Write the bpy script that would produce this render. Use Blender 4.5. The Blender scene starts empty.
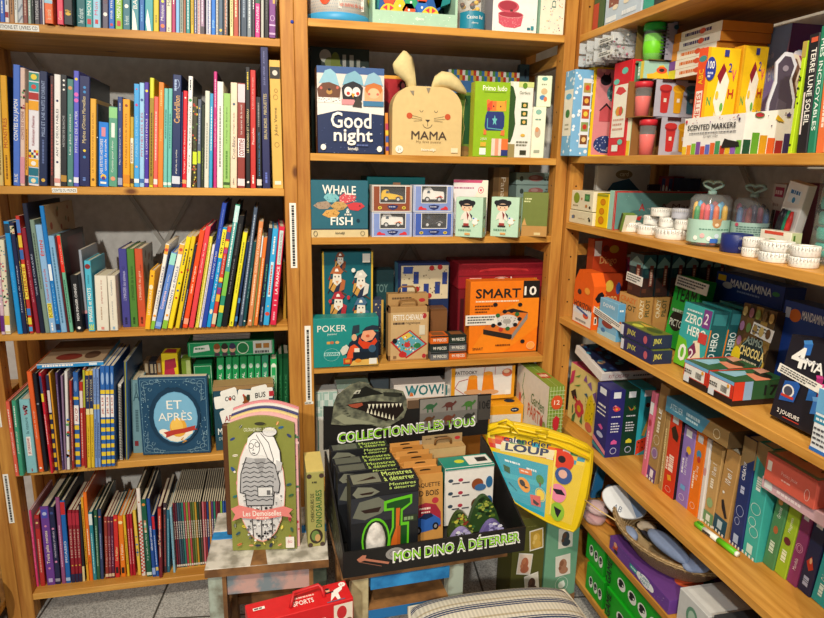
import bpy,math,random
from mathutils import Matrix,Vector
PI=math.pi
sc=bpy.context.scene
C=sc.collection
# ---------------------------------------------------------------- camera
IW,IH,FPX,CAMD=824,618,625.736,1.6
YAW,PIT,ROL=-0.222973,-0.228611,-0.019025
RM=Matrix.Rotation(YAW,3,'Z')@Matrix.Rotation(PIT,3,'X')@Matrix.Rotation(ROL,3,'Y')
RT=RM.transposed()
CAM=Vector((0,-CAMD,0))
cd=bpy.data.cameras.new('camera');cam=bpy.data.objects.new('camera',cd);C.objects.link(cam)
cd.sensor_width=36;cd.lens=FPX/IW*36;cd.clip_start=.01
_x,_y,_z=RM.col[0],RM.col[1],RM.col[2]
cam.matrix_world=Matrix(((_x[0],_z[0],-_y[0],CAM[0]),(_x[1],_z[1],-_y[1],CAM[1]),(_x[2],_z[2],-_y[2],CAM[2]),(0,0,0,1)))
sc.camera=cam

def ray(x,y):return RM@Vector(((x-IW/2)/FPX,1,-(y-IH/2)/FPX))
def at(x,y,ax,val):            # photo measurement -> point on the plane  axis ax = val
    d=ray(x,y);return CAM+d*((val-CAM[ax])/d[ax])
def along(px,P,d):              # point on the line P + t d seen at photo column px
    k=(px-IW/2)
    q0=RT@(Vector(P)-CAM);qd=RT@Vector(d)
    t=(FPX*q0[0]-k*q0[1])/(k*qd[1]-FPX*qd[0])
    return Vector(P)+Vector(d)*t
def up_to(P,py):                 # height of the vertical above P that reaches photo row py
    k=-(py-IH/2);q0=RT@(Vector(P)-CAM);qd=RT@Vector((0,0,1))
    return(k*q0[1]-FPX*q0[2])/(FPX*qd[2]-k*qd[1])

# ---------------------------------------------------------------- materials
_m={}
def lin(h):
    h=h.lstrip('#')
    if len(h)==3:h=''.join(c*2 for c in h)
    v=[int(h[i:i+2],16)/255 for i in(0,2,4)]
    return[c/12.92 if c<=.04045 else((c+.055)/1.055)**2.4 for c in v]
def M(h,rough=.42,var=.1,scale=60,metal=0.0):
    key=(h,rough,var,metal)
    if key in _m:return _m[key]
    m=bpy.data.materials.new('print_'+h);m.use_nodes=True
    nt=m.node_tree;b=nt.nodes['Principled BSDF']
    r,g,bl=lin(h)
    tc=nt.nodes.new('ShaderNodeTexCoord');nz=nt.nodes.new('ShaderNodeTexNoise');nz.inputs['Scale'].default_value=scale
    nz.inputs['Detail'].default_value=3
    mx=nt.nodes.new('ShaderNodeMix');mx.data_type='RGBA'
    nt.links.new(tc.outputs['Object'],nz.inputs['Vector']);nt.links.new(nz.outputs['Fac'],mx.inputs['Factor'])
    mx.inputs['A'].default_value=(r*(1-var),g*(1-var),bl*(1-var),1)
    mx.inputs['B'].default_value=(min(1,r*(1+var)),min(1,g*(1+var)),min(1,bl*(1+var)),1)
    nt.links.new(mx.outputs['Result'],b.inputs['Base Color'])
    b.inputs['Roughness'].default_value=rough;b.inputs['Metallic'].default_value=metal
    b.inputs['Specular IOR Level'].default_value=.35
    _m[key]=m;return m
def wood(name,axis,a,b_,knots=True,rough=.45,sc_=1.0):
    m=bpy.data.materials.new(name);m.use_nodes=True;nt=m.node_tree;b=nt.nodes['Principled BSDF']
    N=nt.nodes.new;L=nt.links.new
    tc=N('ShaderNodeTexCoord');mp=N('ShaderNodeMapping');s=[16*sc_]*3;s[axis]=1.3*sc_
    mp.inputs['Scale'].default_value=s;L(tc.outputs['Object'],mp.inputs['Vector'])
    oi=N('ShaderNodeObjectInfo');ad=N('ShaderNodeVectorMath');ad.operation='ADD'
    sclr=N('ShaderNodeVectorMath');sclr.operation='SCALE';sclr.inputs['Scale'].default_value=37
    cb=N('ShaderNodeCombineXYZ')
    for i in range(3):L(oi.outputs['Random'],cb.inputs[i])
    L(cb.outputs[0],sclr.inputs[0]);L(mp.outputs[0],ad.inputs[0]);L(sclr.outputs[0],ad.inputs[1])
    n1=N('ShaderNodeTexNoise');n1.inputs['Scale'].default_value=1.6;n1.inputs['Detail'].default_value=6;n1.inputs['Distortion'].default_value=.9
    L(ad.outputs[0],n1.inputs['Vector'])
    n2=N('ShaderNodeTexNoise');n2.inputs['Scale'].default_value=9;n2.inputs['Detail'].default_value=4
    L(ad.outputs[0],n2.inputs['Vector'])
    av=N('ShaderNodeMath');av.operation='MULTIPLY_ADD';L(n2.outputs['Fac'],av.inputs[0]);av.inputs[1].default_value=.45;L(n1.outputs['Fac'],av.inputs[2])
    rp=N('ShaderNodeValToRGB');rp.color_ramp.elements[0].position=.5;rp.color_ramp.elements[1].position=.92
    rp.color_ramp.elements[0].color=(*lin(a),1);rp.color_ramp.elements[1].color=(*lin(b_),1)
    L(av.outputs[0],rp.inputs['Fac'])
    out=rp.outputs['Color']
    if knots:
        mp2=N('ShaderNodeMapping');s2=[17.0]*3;s2[axis]=9.0;mp2.inputs['Scale'].default_value=s2
        L(tc.outputs['Object'],mp2.inputs['Vector']);ad2=N('ShaderNodeVectorMath');ad2.operation='ADD'
        L(mp2.outputs[0],ad2.inputs[0]);L(sclr.outputs[0],ad2.inputs[1])
        vo=N('ShaderNodeTexVoronoi');vo.inputs['Scale'].default_value=.42;L(ad2.outputs[0],vo.inputs['Vector'])
        kr=N('ShaderNodeValToRGB');kr.color_ramp.elements[0].position=.03;kr.color_ramp.elements[1].position=.075
        kr.color_ramp.elements[0].color=(1,1,1,1);kr.color_ramp.elements[1].color=(0,0,0,1)
        L(vo.outputs['Distance'],kr.inputs['Fac'])
        mx=N('ShaderNodeMix');mx.data_type='RGBA';L(kr.outputs['Color'],mx.inputs['Factor']);L(out,mx.inputs['A'])
        mx.inputs['B'].default_value=(*lin('6b3d18'),1);out=mx.outputs['Result']
    L(out,b.inputs['Base Color']);b.inputs['Roughness'].default_value=rough;b.inputs['Specular IOR Level'].default_value=.3
    bp=N('ShaderNodeBump');bp.inputs['Strength'].default_value=.12;bp.inputs['Distance'].default_value=.002
    L(av.outputs[0],bp.inputs['Height']);L(bp.outputs[0],b.inputs['Normal'])
    return m
def rough_paint(name,a,b_,scale,bump=.3,thr=(.4,.6),rough=.7):
    m=bpy.data.materials.new(name);m.use_nodes=True;nt=m.node_tree;b=nt.nodes['Principled BSDF']
    N=nt.nodes.new;L=nt.links.new
    tc=N('ShaderNodeTexCoord');n=N('ShaderNodeTexNoise');n.inputs['Scale'].default_value=scale;n.inputs['Detail'].default_value=8
    L(tc.outputs['Object'],n.inputs['Vector']);rp=N('ShaderNodeValToRGB')
    rp.color_ramp.elements[0].position,rp.color_ramp.elements[1].position=thr
    rp.color_ramp.elements[0].color=(*lin(a),1);rp.color_ramp.elements[1].color=(*lin(b_),1)
    L(n.outputs['Fac'],rp.inputs['Fac']);L(rp.outputs['Color'],b.inputs['Base Color']);b.inputs['Roughness'].default_value=rough
    bp=N('ShaderNodeBump');bp.inputs['Strength'].default_value=bump;bp.inputs['Distance'].default_value=.003
    L(n.outputs['Fac'],bp.inputs['Height']);L(bp.outputs[0],b.inputs['Normal'])
    return m
def clear(name,tint='ffffff',alpha=.25,rough=.08):
    m=bpy.data.materials.new(name);m.use_nodes=True;b=m.node_tree.nodes['Principled BSDF']
    b.inputs['Base Color'].default_value=(*lin(tint),1);b.inputs['Alpha'].default_value=alpha;b.inputs['Roughness'].default_value=rough
    return m
PAPER=M('d3c9b0',.85,.12,200)
WX=wood('pine_x',0,'dca450','b3782c');WZ=wood('pine_z',2,'d19746','a2662a');WY=wood('pine_y',1,'d59c4c','ad732c')
CLEAR=clear('clear_plastic','d6dcdc',.15)

# ---------------------------------------------------------------- mesh builder
_g={}
def glyphs(s,bold):
    k=(s,bold)
    if k not in _g:
        cu=bpy.data.curves.new('lettering','FONT');cu.body=s;cu.size=1;cu.resolution_u=2;cu.offset=0
        o=bpy.data.objects.new('lettering',cu);C.objects.link(o)
        dg=bpy.context.evaluated_depsgraph_get();me=bpy.data.meshes.new_from_object(o.evaluated_get(dg))
        vs=[(v.co.x,v.co.y)for v in me.vertices];fs=[tuple(p.vertices)for p in me.polygons]
        bpy.data.objects.remove(o);bpy.data.curves.remove(cu);bpy.data.meshes.remove(me)
        if vs:
            x0=min(v[0]for v in vs);x1=max(v[0]for v in vs);y0=min(v[1]for v in vs);y1=max(v[1]for v in vs)
            vs=[((a-x0)/(x1-x0 or 1),(b-y0)/(y1-y0 or 1))for a,b in vs]
            if bold:                                     # heavier strokes: the same letters laid again a little aside
                n=len(vs);q=.011*bold/max(.3,x1-x0);r=.016*bold;v0,f0=list(vs),list(fs);vs,fs=[],[]
                for i,(dx,dy)in enumerate(((-q,-r),(q,-r),(-q,r),(q,r),(0,0))):
                    vs+=[(a+dx,b+dy)for a,b in v0];fs+=[tuple(j+i*n for j in f)for f in f0]
        _g[k]=(vs,fs)
    return _g[k]
class MB:
    def __init__(s):s.v=[];s.f=[];s.mi=[];s.ms=[];s.sm=[]
    def m(s,mat):
        if isinstance(mat,str):mat=M(mat)
        if mat not in s.ms:s.ms.append(mat)
        return s.ms.index(mat)
    def add(s,vs,fs,mat,smooth=False):
        o=len(s.v);i=s.m(mat);s.v+=[tuple(v)for v in vs]
        for f in fs:s.f.append(tuple(a+o for a in f));s.mi.append(i);s.sm.append(smooth)
        return s
    def box(s,x0,x1,y0,y1,z0,z1,mat,ch=0):
        if ch:
            a,b=[x0,x0+ch,x1-ch,x1],[y0,y0+ch,y1-ch,y1];c=ch
            ring=[(x0+c,y0),(x1-c,y0),(x1,y0+c),(x1,y1-c),(x1-c,y1),(x0+c,y1),(x0,y1-c),(x0,y0+c)]
            inn=[(x0+c,y0+c),(x1-c,y0+c),(x1-c,y0+c),(x1-c,y1-c),(x1-c,y1-c),(x0+c,y1-c),(x0+c,y1-c),(x0+c,y0+c)]
            vs=[(*p,z0)for p in inn]+[(*p,z0+c)for p in ring]+[(*p,z1-c)for p in ring]+[(*p,z1)for p in inn]
            fs=[tuple(range(7,-1,-1)),tuple(range(24,32))]
            for k in range(3):
                for i in range(8):j=(i+1)%8;fs.append((k*8+i,k*8+j,k*8+8+j,k*8+8+i))
            return s.add(vs,fs,mat)
        vs=[(x0,y0,z0),(x1,y0,z0),(x1,y1,z0),(x0,y1,z0),(x0,y0,z1),(x1,y0,z1),(x1,y1,z1),(x0,y1,z1)]
        return s.add(vs,[(3,2,1,0),(4,5,6,7),(0,1,5,4),(1,2,6,5),(2,3,7,6),(3,0,4,7)],mat)
    def prism(s,pts,y0,y1,mat,smooth=False):      # outline in x,z pushed along y
        n=len(pts);vs=[(x,y0,z)for x,z in pts]+[(x,y1,z)for x,z in pts]
        fs=[tuple(range(n)),tuple(range(2*n-1,n-1,-1))]+[(i,i+n,(i+1)%n+n,(i+1)%n)for i in range(n)]
        return s.add(vs,fs,mat,smooth)
    def lathe(s,prof,mat,n=28,cx=0,cy=0,sx=1,sy=1,smooth=True):   # prof [(r,z)]
        vs=[];fs=[]
        for r,z in prof:
            for i in range(n):a=2*PI*i/n;vs.append((cx+r*sx*math.cos(a),cy+r*sy*math.sin(a),z))
        for k in range(len(prof)-1):
            for i in range(n):j=(i+1)%n;fs.append((k*n+i,k*n+j,k*n+n+j,k*n+n+i))
        if prof[0][0]>1e-5:fs.append(tuple(range(n-1,-1,-1)))
        if prof[-1][0]>1e-5:fs.append(tuple(range((len(prof)-1)*n,len(prof)*n)))
        return s.add(vs,fs,mat,smooth)
    def tube(s,pts,r,mat,n=8,close=False):
        P=[Vector(p)for p in pts];vs=[];fs=[];K=len(P)
        for i,p in enumerate(P):
            a=P[(i-1)%K]if(close or i)else p;b=P[(i+1)%K]if(close or i<K-1)else p
            t=(b-a).normalized();u=t.cross(Vector((.13,.31,.94))).normalized();w=t.cross(u)
            rr=r[i]if isinstance(r,(list,tuple))else r
            for j in range(n):q=2*PI*j/n;vs.append(p+(u*math.cos(q)+w*math.sin(q))*rr)
        for i in range(K if close else K-1):
            for j in range(n):k=(i+1)%K;fs.append((i*n+j,i*n+(j+1)%n,k*n+(j+1)%n,k*n+j))
        if not close:fs+=[tuple(range(n-1,-1,-1)),tuple(range((K-1)*n,K*n))]
        return s.add(vs,fs,mat,True)
    def build(s,name,parent=None,mw=None):
        me=bpy.data.meshes.new(name);me.from_pydata(s.v,[],s.f)
        for mt in s.ms:me.materials.append(mt)
        me.polygons.foreach_set('material_index',s.mi);me.polygons.foreach_set('use_smooth',s.sm);me.update()
        o=bpy.data.objects.new(name,me);C.objects.link(o)
        if parent:o.parent=parent
        if mw is not None:o.matrix_world=mw
        return o

def paint(mb,mp,su,sv,ops,e0=.0002):
    """printed artwork: every op is laid on the face; mp(u,v,e) gives the point, su,sv the face size in metres"""
    e=e0
    for op in ops:
        k=op[0];e+=.00014
        if k=='r':_,a,b,c,d,col=op;mb.add([mp(a,b,e),mp(c,b,e),mp(c,d,e),mp(a,d,e)],[(0,1,2,3)],col)
        elif k=='e':
            _,a,b,ru,rv,col=op[:6];n=20;t0=op[6]if len(op)>6 else 0;t1=op[7]if len(op)>7 else 360
            full=t1-t0>=360
            ps=[(a+ru*math.cos(math.radians(t0+(t1-t0)*i/n)),b+rv*math.sin(math.radians(t0+(t1-t0)*i/n)))for i in range(n if full else n+1)]
            mb.add([mp(*p,e)for p in ps],[tuple(range(len(ps)))],col)
        elif k=='o':
            _,a,b,ru,rv,th,col=op[:7];n=28;t0=op[7]if len(op)>7 else 0;t1=op[8]if len(op)>8 else 360
            vs=[]
            for i in range(n+1):
                t=math.radians(t0+(t1-t0)*i/n);c,d=math.cos(t),math.sin(t)
                vs+=[mp(a+ru*c,b+rv*d,e),mp(a+(ru-th/su)*c,b+(rv-th/sv)*d,e)]
            mb.add(vs,[(2*i,2*i+2,2*i+3,2*i+1)for i in range(n)],col)
        elif k=='p':mb.add([mp(*p,e)for p in op[1]],[tuple(range(len(op[1])))],op[2])
        elif k=='n':
            pts,wd,col=op[1:4]
            for(a,b),(c,d)in zip(pts,pts[1:]):
                dx,dy=(c-a)*su,(d-b)*sv;l=math.hypot(dx,dy)or 1;nx,ny=-dy/l*wd/2,dx/l*wd/2
                q=[(a+nx/su,b+ny/sv),(a-nx/su,b-ny/sv),(c-nx/su,d-ny/sv),(c+nx/su,d+ny/sv)]
                mb.add([mp(*p,e)for p in q],[(0,1,2,3)],col)
        elif k=='t':
            _,s,a,b,c,d,col=op[:7];rot=op[7]if len(op)>7 else 0;bold=op[8]if len(op)>8 else 0
            sk=op[9]if len(op)>9 else 0                       # baseline rises by sk over the width
            vs,fs=glyphs(s,bold)
            if rot==1:w=[(c-(c-a)*y,b+(d-b)*x)for x,y in vs]
            elif rot==-1:w=[(a+(c-a)*y,d-(d-b)*x)for x,y in vs]
            else:w=[(a+(c-a)*x,b+(d-b)*y+sk*x)for x,y in vs]
            n=max(1,len(w)//5)if bold else len(w)or 1
            mb.add([mp(*p,e+i//n*.00003)for i,p in enumerate(w)],fs,col)
        elif k=='g':                                              # a line of print too small to read
            _,a,b,c,d,col=op[:6];rot=op[6]if len(op)>6 else 1;rnd=random.Random(hash((a,b,c,d))&4095)
            L=(d-b)*sv if rot else(c-a)*su;t=0;vs=[];fs=[]
            while t<L:
                wd=rnd.uniform(.0022,.008)
                if t+wd>L:break
                x0,x1=t/L,(t+wd)/L
                q=[(a,b+(d-b)*x0),(c,b+(d-b)*x0),(c,b+(d-b)*x1),(a,b+(d-b)*x1)]if rot else[(a+(c-a)*x0,b),(a+(c-a)*x1,b),(a+(c-a)*x1,d),(a+(c-a)*x0,d)]
                o=len(vs);vs+=[mp(*p,e)for p in q];fs.append((o,o+1,o+2,o+3));t+=wd+.0013
            if vs:mb.add(vs,fs,col)
        elif k=='k':
            _,a,b,c,d,nu,nv,cols=op
            for i in range(nu):
                for j in range(nv):
                    q0,q1,r0,r1=a+(c-a)*i/nu,a+(c-a)*(i+1)/nu,b+(d-b)*j/nv,b+(d-b)*(j+1)/nv
                    col=cols[(i+j*(nu if nu%len(cols)else nu+1))%len(cols)]
                    if col:mb.add([mp(q0,r0,e),mp(q1,r0,e),mp(q1,r1,e),mp(q0,r1,e)],[(0,1,2,3)],col)
        elif k=='d':
            _,a,b,c,d,n,r,cols,seed=op;rnd=random.Random(seed)
            for i in range(n):
                x,y,q=rnd.uniform(a,c),rnd.uniform(b,d),r*rnd.uniform(.6,1.3)
                mb.add([mp(x+q/su*math.cos(t*PI/4),y+q/sv*math.sin(t*PI/4),e)for t in range(8)],[tuple(range(8))],cols[i%len(cols)])
def face(f,w,d,h,ox=0,oy=0):
    return{'f':(lambda u,v,e:(u*w-ox,-e-oy,v*h),w,h),'r':(lambda u,v,e:(w+e-ox,u*d-oy,v*h),d,h),
            'l':(lambda u,v,e:(-e-ox,(1-u)*d-oy,v*h),d,h),'t':(lambda u,v,e:(u*w-ox,v*d-oy,h+e),w,d)}[f]
def setp(o,label,cat,group=None,kind=None):
    if label:o['label']=label
    if cat:o['category']=cat
    if group:o['group']=group
    if kind:o['kind']=kind
    return o
def lab(o,t):o['label']=t;return o
def placed(P,yaw=0,lean=0,tip=0):
    return Matrix.Translation(Vector(P))@Matrix.Rotation(yaw,4,'Z')@Matrix.Rotation(lean,4,'Y')@Matrix.Rotation(tip,4,'X')
def carton(name,label,cat,P,w,d,h,col,art=None,yaw=0,lean=0,tip=0,ch=.001,group=None,ox=0,sides=None):
    """a printed box standing with its front lower left corner at P"""
    mb=MB();mb.box(-ox,w-ox,0,d,0,h,col,min(ch,w*.2,d*.2,h*.2))
    for f,ops in(art or{}).items():
        mp,su,sv=face(f,w,d,h,ox);paint(mb,mp,su,sv,ops)
    P=Vector(P)
    if tip<0:P.z+=d*math.sin(-tip)+.0002
    if lean>0 and ox==0:P.z+=w*math.sin(lean)+.0002
    o=mb.build(name,None,placed(P,yaw,lean,tip));setp(o,label,cat,group);o['dims']=(w,d,h)
    return o
def slip(o,name,f,u0,v0,u1,v1,col,ops=(),label=None,rot=0,th=.0012):
    """a sticker or price slip on face f of a carton, as a part"""
    w,d,h=o['dims'];mp,su,sv=face(f,w,d,h)
    mb=MB();cu,cv=(u0+u1)/2,(v0+v1)/2;c,s=math.cos(rot),math.sin(rot)
    def q(u,v,e):
        x,y=(u-.5)*(u1-u0)*su,(v-.5)*(v1-v0)*sv
        return mp(cu+(x*c-y*s)/su,cv+(x*s+y*c)/sv,e)
    a=[q(u,v,.0011+th)for u,v in((0,0),(1,0),(1,1),(0,1))];b=[q(u,v,.0011)for u,v in((0,0),(1,0),(1,1),(0,1))]
    mb.add(a+b,[(0,1,2,3),(7,6,5,4),(0,4,5,1),(1,5,6,2),(2,6,7,3),(3,7,4,0)],col)
    paint(mb,lambda u,v,e:q(u,v,e+.0011+th),(u1-u0)*su,(v1-v0)*sv,ops)
    p=mb.build(name,o)
    if label:p['label']=label
    return p
SLIP=[('g',.06,.72,.94,.86,'555',0),('g',.06,.46,.94,.6,'555',0),('g',.06,.2,.7,.34,'555',0)]

def book(label,P,w,d,h,col,ops=(),yaw=0,lean=0,hard=False,side=None,group=None,name='book',cat='book',coverops=None):
    """spine to the front, page block between two boards"""
    ox=w if lean>0 else 0
    t=min(.0024 if hard else .0009,w*.22);ins=.0028 if hard else .0005
    mb=MB();sp=col;cv=side or col
    c=min(.0014,w*.2)
    mb.prism([(0,0),(w,0),(w,h),(0,h)],0,0,sp)if False else None
    vs=[(c-ox,0,0),(w-c-ox,0,0),(w-ox,c,0),(w-ox,3*c,0),(-ox,3*c,0),(-ox,c,0)]
    n=6;vs+=[(x,y,h)for x,y,z in vs]
    mb.add(vs,[(5,4,3,2,1,0),tuple(range(6,12))]+[(i,(i+1)%n,(i+1)%n+n,i+n)for i in range(n)],sp)
    mb.box(-ox,t-ox,3*c,d,0,h,cv);mb.box(w-t-ox,w-ox,3*c,d,0,h,cv)
    mp,su,sv=face('f',w,d,h,ox);paint(mb,mp,su,sv,ops)
    for f,o2 in(coverops or{}).items():
        mp,su,sv=face(f,w,d,h,ox);paint(mb,mp,su,sv,o2)
    o=mb.build(name,None,placed(P,yaw,lean));setp(o,label,cat,group)
    pb=MB();pb.box(t-ox+.00005,w-t-ox-.00005,3*c,d-ins,ins,h-ins,PAPER);pb.build('page_block',o)
    o['dims']=(w,d,h)
    return o
# short forms for spine artwork
def T(s,v0,v1,col,u0=.22,u1=.78,b=0):return('t',s,u0,v0,u1,v1,col,1,b)
def B(v0,v1,col):return('r',.03,v0,.97,v1,col)
def G(v0,v1,col,u0=.35,u1=.62):return('g',u0,v0,u1,v1,col,1)
def D(v,r,col,u=.5):return('q',u,v,r,col)
def row(shelf_z,Y,rows,where,group,d0=.19,base='L',X=None,seed=1):
    """books side by side. every row: (x bottom left, x bottom right, x top left, y top, colour, words, artwork[, options])"""
    rnd=random.Random(seed);prev=None;out=[]
    dirv=Vector((1,0,0))if base=='L' else Vector((0,-1,0));yaw=0 if base=='L' else-PI/2
    for r in rows:
        xb0,xb1,xt0,yt,col,words,ops=r[:7];op=r[7]if len(r)>7 else{}
        yy=op.get('Y',Y)
        P=Vector((0,yy,shelf_z))if base=='L' else Vector((yy,0,shelf_z))
        ax=1 if base=='L' else 0
        a=along(xb0,P,dirv);b=along(xb1,P,dirv);tp=at(xt0,yt,ax,yy)
        s0,s1,st=a.dot(dirv),b.dot(dirv),tp.dot(dirv);h=tp.z-shelf_z
        wd=s1-s0-.0004;lean=math.atan2(st-s0,h)
        if abs(lean)<.012:lean=0
        if prev:
            p1,pl,ph=prev
            if s0<p1+.0003:s0=p1+.0003
            hm=min(ph,h)
            lo=p1+math.tan(pl)*hm+.0004
            if s0+math.tan(lean)*hm<lo:
                need=math.atan2(lo-s0,hm)
                if need-lean<.05 or lean<0:lean=need
                else:s0=lo-math.tan(lean)*hm
        L=h/math.cos(lean);w=max(.0022,wd*math.cos(lean))
        if lean>0:Pv=dirv*(s0+w/math.cos(lean));
        else:Pv=dirv*s0
        # foot of the leaning book stays on the board
        Pv=Vector((Pv.x,yy,shelf_z+.0003))if base=='L' else Vector((yy,Pv.y,shelf_z+.0003))
        prev=(s0+w/math.cos(lean)+.0003,lean,h)
        d=op.get('d')or min(.275-(yy if base=='L' else yy-.787),max(.1,L*rnd.uniform(.72,.82)))
        ops2=[]
        for q in ops:
            if q[0]=='q':ops2.append(('e',q[1],q[2],q[3]/w,q[3]/L,q[4]))
            else:ops2.append(q)
        lb=f"{words}, {where}" if where else words
        out.append(book(lb,Pv,w,d,L,col,ops2,yaw,lean,op.get('hard',w>.011),op.get('side'),group,op.get('name','book'),op.get('cat','book'),op.get('cover')))
    return out
# ---------------------------------------------------------------- room
FLOOR=-1.19;BW=.315;RW=1.105;XR=.787
def floor_mat():
    m=bpy.data.materials.new('speckled_tile');m.use_nodes=True;nt=m.node_tree;b=nt.nodes['Principled BSDF'];N=nt.nodes.new;L=nt.links.new
    tc=N('ShaderNodeTexCoord');br=N('ShaderNodeTexBrick');br.offset=0;br.inputs['Scale'].default_value=1
    br.inputs['Brick Width'].default_value=.3;br.inputs['Row Height'].default_value=.3;br.inputs['Mortar Size'].default_value=.003
    mp=N('ShaderNodeMapping');mp.inputs['Location'].default_value=(.03,.1,0);mp.inputs['Rotation'].default_value=(0,0,.12)
    L(tc.outputs['Object'],mp.inputs[0]);L(mp.outputs[0],br.inputs['Vector'])
    n=N('ShaderNodeTexNoise');n.inputs['Scale'].default_value=260;n.inputs['Detail'].default_value=5;L(tc.outputs['Object'],n.inputs['Vector'])
    r=N('ShaderNodeValToRGB');r.color_ramp.elements[0].position=.35;r.color_ramp.elements[1].position=.6
    r.color_ramp.elements[0].color=(*lin('8a8a88'),1);r.color_ramp.elements[1].color=(*lin('c9c9c6'),1);L(n.outputs['Fac'],r.inputs['Fac'])
    L(r.outputs[0],br.inputs['Color1']);L(r.outputs[0],br.inputs['Color2']);br.inputs['Mortar'].default_value=(*lin('4c4a46'),1)
    L(br.outputs['Color'],b.inputs['Base Color']);b.inputs['Roughness'].default_value=.4
    return m
def slab(name,x0,x1,y0,y1,z0,z1,mat):
    o=MB().box(x0,x1,y0,y1,z0,z1,mat).build(name);o['kind']='structure';return o
WALL=rough_paint('painted_wall','c9c7c1','dad8d2',45,.5,(.35,.65),.8)
slab('floor',-1.5,RW+.1,-2.6,BW+.1,FLOOR-.05,FLOOR,floor_mat())
slab('wall_back',-1.5,RW+.1,BW,BW+.1,FLOOR,1.45,WALL)
slab('wall_right',RW,RW+.1,-2.6,BW,FLOOR,1.45,WALL)

BRACE=M('a5a199',.5,.05,60,.4);STRIP=M('f1efe6',.5,.04)
ST=.018
def bookcase(label,org,dirv,width,shelves,x_off=0.0,depth=.3,top=.62,post=(.0317,.044),braces=None,skip_right=False,nposts=2,stub=None):
    """pine ladder frames with boards; local x along the front, y into the depth"""
    root=bpy.data.objects.new('bookcase',None);C.objects.link(root)
    root.matrix_world=Matrix.Translation(Vector(org))@Matrix.Rotation(math.atan2(dirv[1],dirv[0]),4,'Z')
    setp(root,label,'bookcase')
    pw,pd=post;z0=0;H=top-org[2]
    xs=[(0,pw)]+([]if skip_right else[(width-pw,width)])
    for a,b in xs:
        for y0 in(x_off,depth-pd):
            mb=MB().box(a,b,y0,y0+pd,z0,H,WZ,.0015)
            k=.05
            while k<H:                                            # peg holes
                if y0<.1:
                    xc=b if a<.1 else a
                    s=1 if a<.1 else-1
                    mb.add([(xc+s*.0003,y0+pd/2+.0025*math.cos(i*PI/4),k+.0025*math.sin(i*PI/4))for i in range(8)],[tuple(range(8))],'3a2412')
                k+=.064
            mb.build('upright_post',root)
        for zr in(.03,.45,.95,1.45,H-.06):
            MB().box(a+.005,b-.005,x_off+pd,depth-pd,zr,zr+.03,WY).build('rung',root)
    for s in shelves:
        z,x0,x1=s[:3]
        y0=s[3]if len(s)>3 else 0
        MB().box(x0,x1,y0,depth-.004,z-ST-org[2],z-org[2],WX,.0012).build('shelf_board',root)
    for(x0,z_0,x1,z_1)in braces or[]:
        mb=MB();dx,dz=x1-x0,z_1-z_0;l=math.hypot(dx,dz);nx,nz=-dz/l*.006,dx/l*.006
        yy=depth+.0005+(.0035 if z_1>z_0 else 0)
        mb.prism([(x0+nx,z_0+nz-org[2]),(x0-nx,z_0-nz-org[2]),(x1-nx,z_1-nz-org[2]),(x1+nx,z_1+nz-org[2])],yy,yy+.003,BRACE)
        mb.build('cross_brace',root)
    return root
LZ=[.2785,-.0668,-.4106,-.7607,-1.1145]
lw=.0662+.6717
lc=bookcase('tall pine bookcase of five shelves packed with books, at the left',(-.6717,0,FLOOR),(1,0),lw,[(z,.0322,lw-.0322)for z in LZ],braces=[(.07,.27,.67,-.75),(.07,-.75,.67,.27)])
mw_=.785-.0667
MZ=[.3279,.0199,-.188,-.533,-.88]
mc=bookcase('pine bookcase of toys and board games in the corner, left of the long side shelves',(.0667,0,FLOOR),(1,0),mw_,[(z,.0322,mw_-.0322)for z in MZ],braces=[(.07,.27,.64,-.75),(.07,-.75,.64,.27)])
RZ=[.3279,.0261,-.1474,-.4141,-.718]
RZ2=[-.917,-1.1]
rw_=1.0
rc=bookcase('long pine bookcase along the right wall, loaded with games and craft kits',(XR,.018,FLOOR),(0,-1),rw_,[(z,.0325,rw_-.0325)for z in RZ+RZ2],post=(.032,.042),braces=[(.1,.27,.9,-.75),(.1,-.75,.9,.27)])
nb=bookcase('pine bookcase only whose right post shows at the left edge',(-.7040-.3,0,FLOOR),(1,0),.3315,[(at(2,601,1,0).z,.0325,.299,-.15),(-.62,.0325,.299)],braces=None)
def strip(root,x0,x1,z0,z1,rot,y=-.0006,text=None):
    w,h=x1-x0,z1-z0;P=root.matrix_world.inverted()@Vector((x0,y,z0))
    mb=MB();mb.box(0,w,0,.0005,0,h,STRIP);mp,su,sv=face('f',w,.0005,h)
    if text:ops=[('t',text,.02,.2,.97,.8,'3a3a3a',0)]
    else:ops=[('g',.3,.03,.7,.97,'333',1)]if rot else[('g',.03,.3,.97,.7,'444',0)]
    paint(mb,mp,su,sv,ops);o=mb.build('label_strip',root);o.location=P;lab(o,'white paper label strip');return o
def strip_px(root,px0,py0,px1,py1,rot,text=None):
    a,b=at(px0,py1,1,0),at(px1,py0,1,0);strip(root,a.x,b.x,a.z,b.z,rot,text=text)
a=at(0,26,1,0);b=at(39,28,1,0);strip(lc,a.x-.02,b.x,LZ[0]-.0155,LZ[0]-.003,0,text='PARTITIONS ET LIVRES CD')
a=at(52,190,1,0);b=at(77,190,1,0);strip(lc,a.x,b.x,LZ[1]-.0135,LZ[1]-.003,0,text='CONTES DU MONDE')
a,b=at(289,268,1,0),at(289,203,1,0);strip(lc,.0455,.0615,a.z,b.z,1)
a,b=at(305,402,1,0),at(304,326,1,0);strip(mc,.0765,.092,a.z,b.z,1)
a=at(305,398,1,0);strip(mc,.073,.0955,a.z-.018,a.z-.011,0)
a,b=at(11,523,1,0),at(7,474,1,0);strip(lc,-.669,-.657,a.z,b.z,1)
a,b=at(2,427,1,0),at(1,405,1,0);strip(lc,-.667,-.655,a.z,b.z,1)
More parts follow.
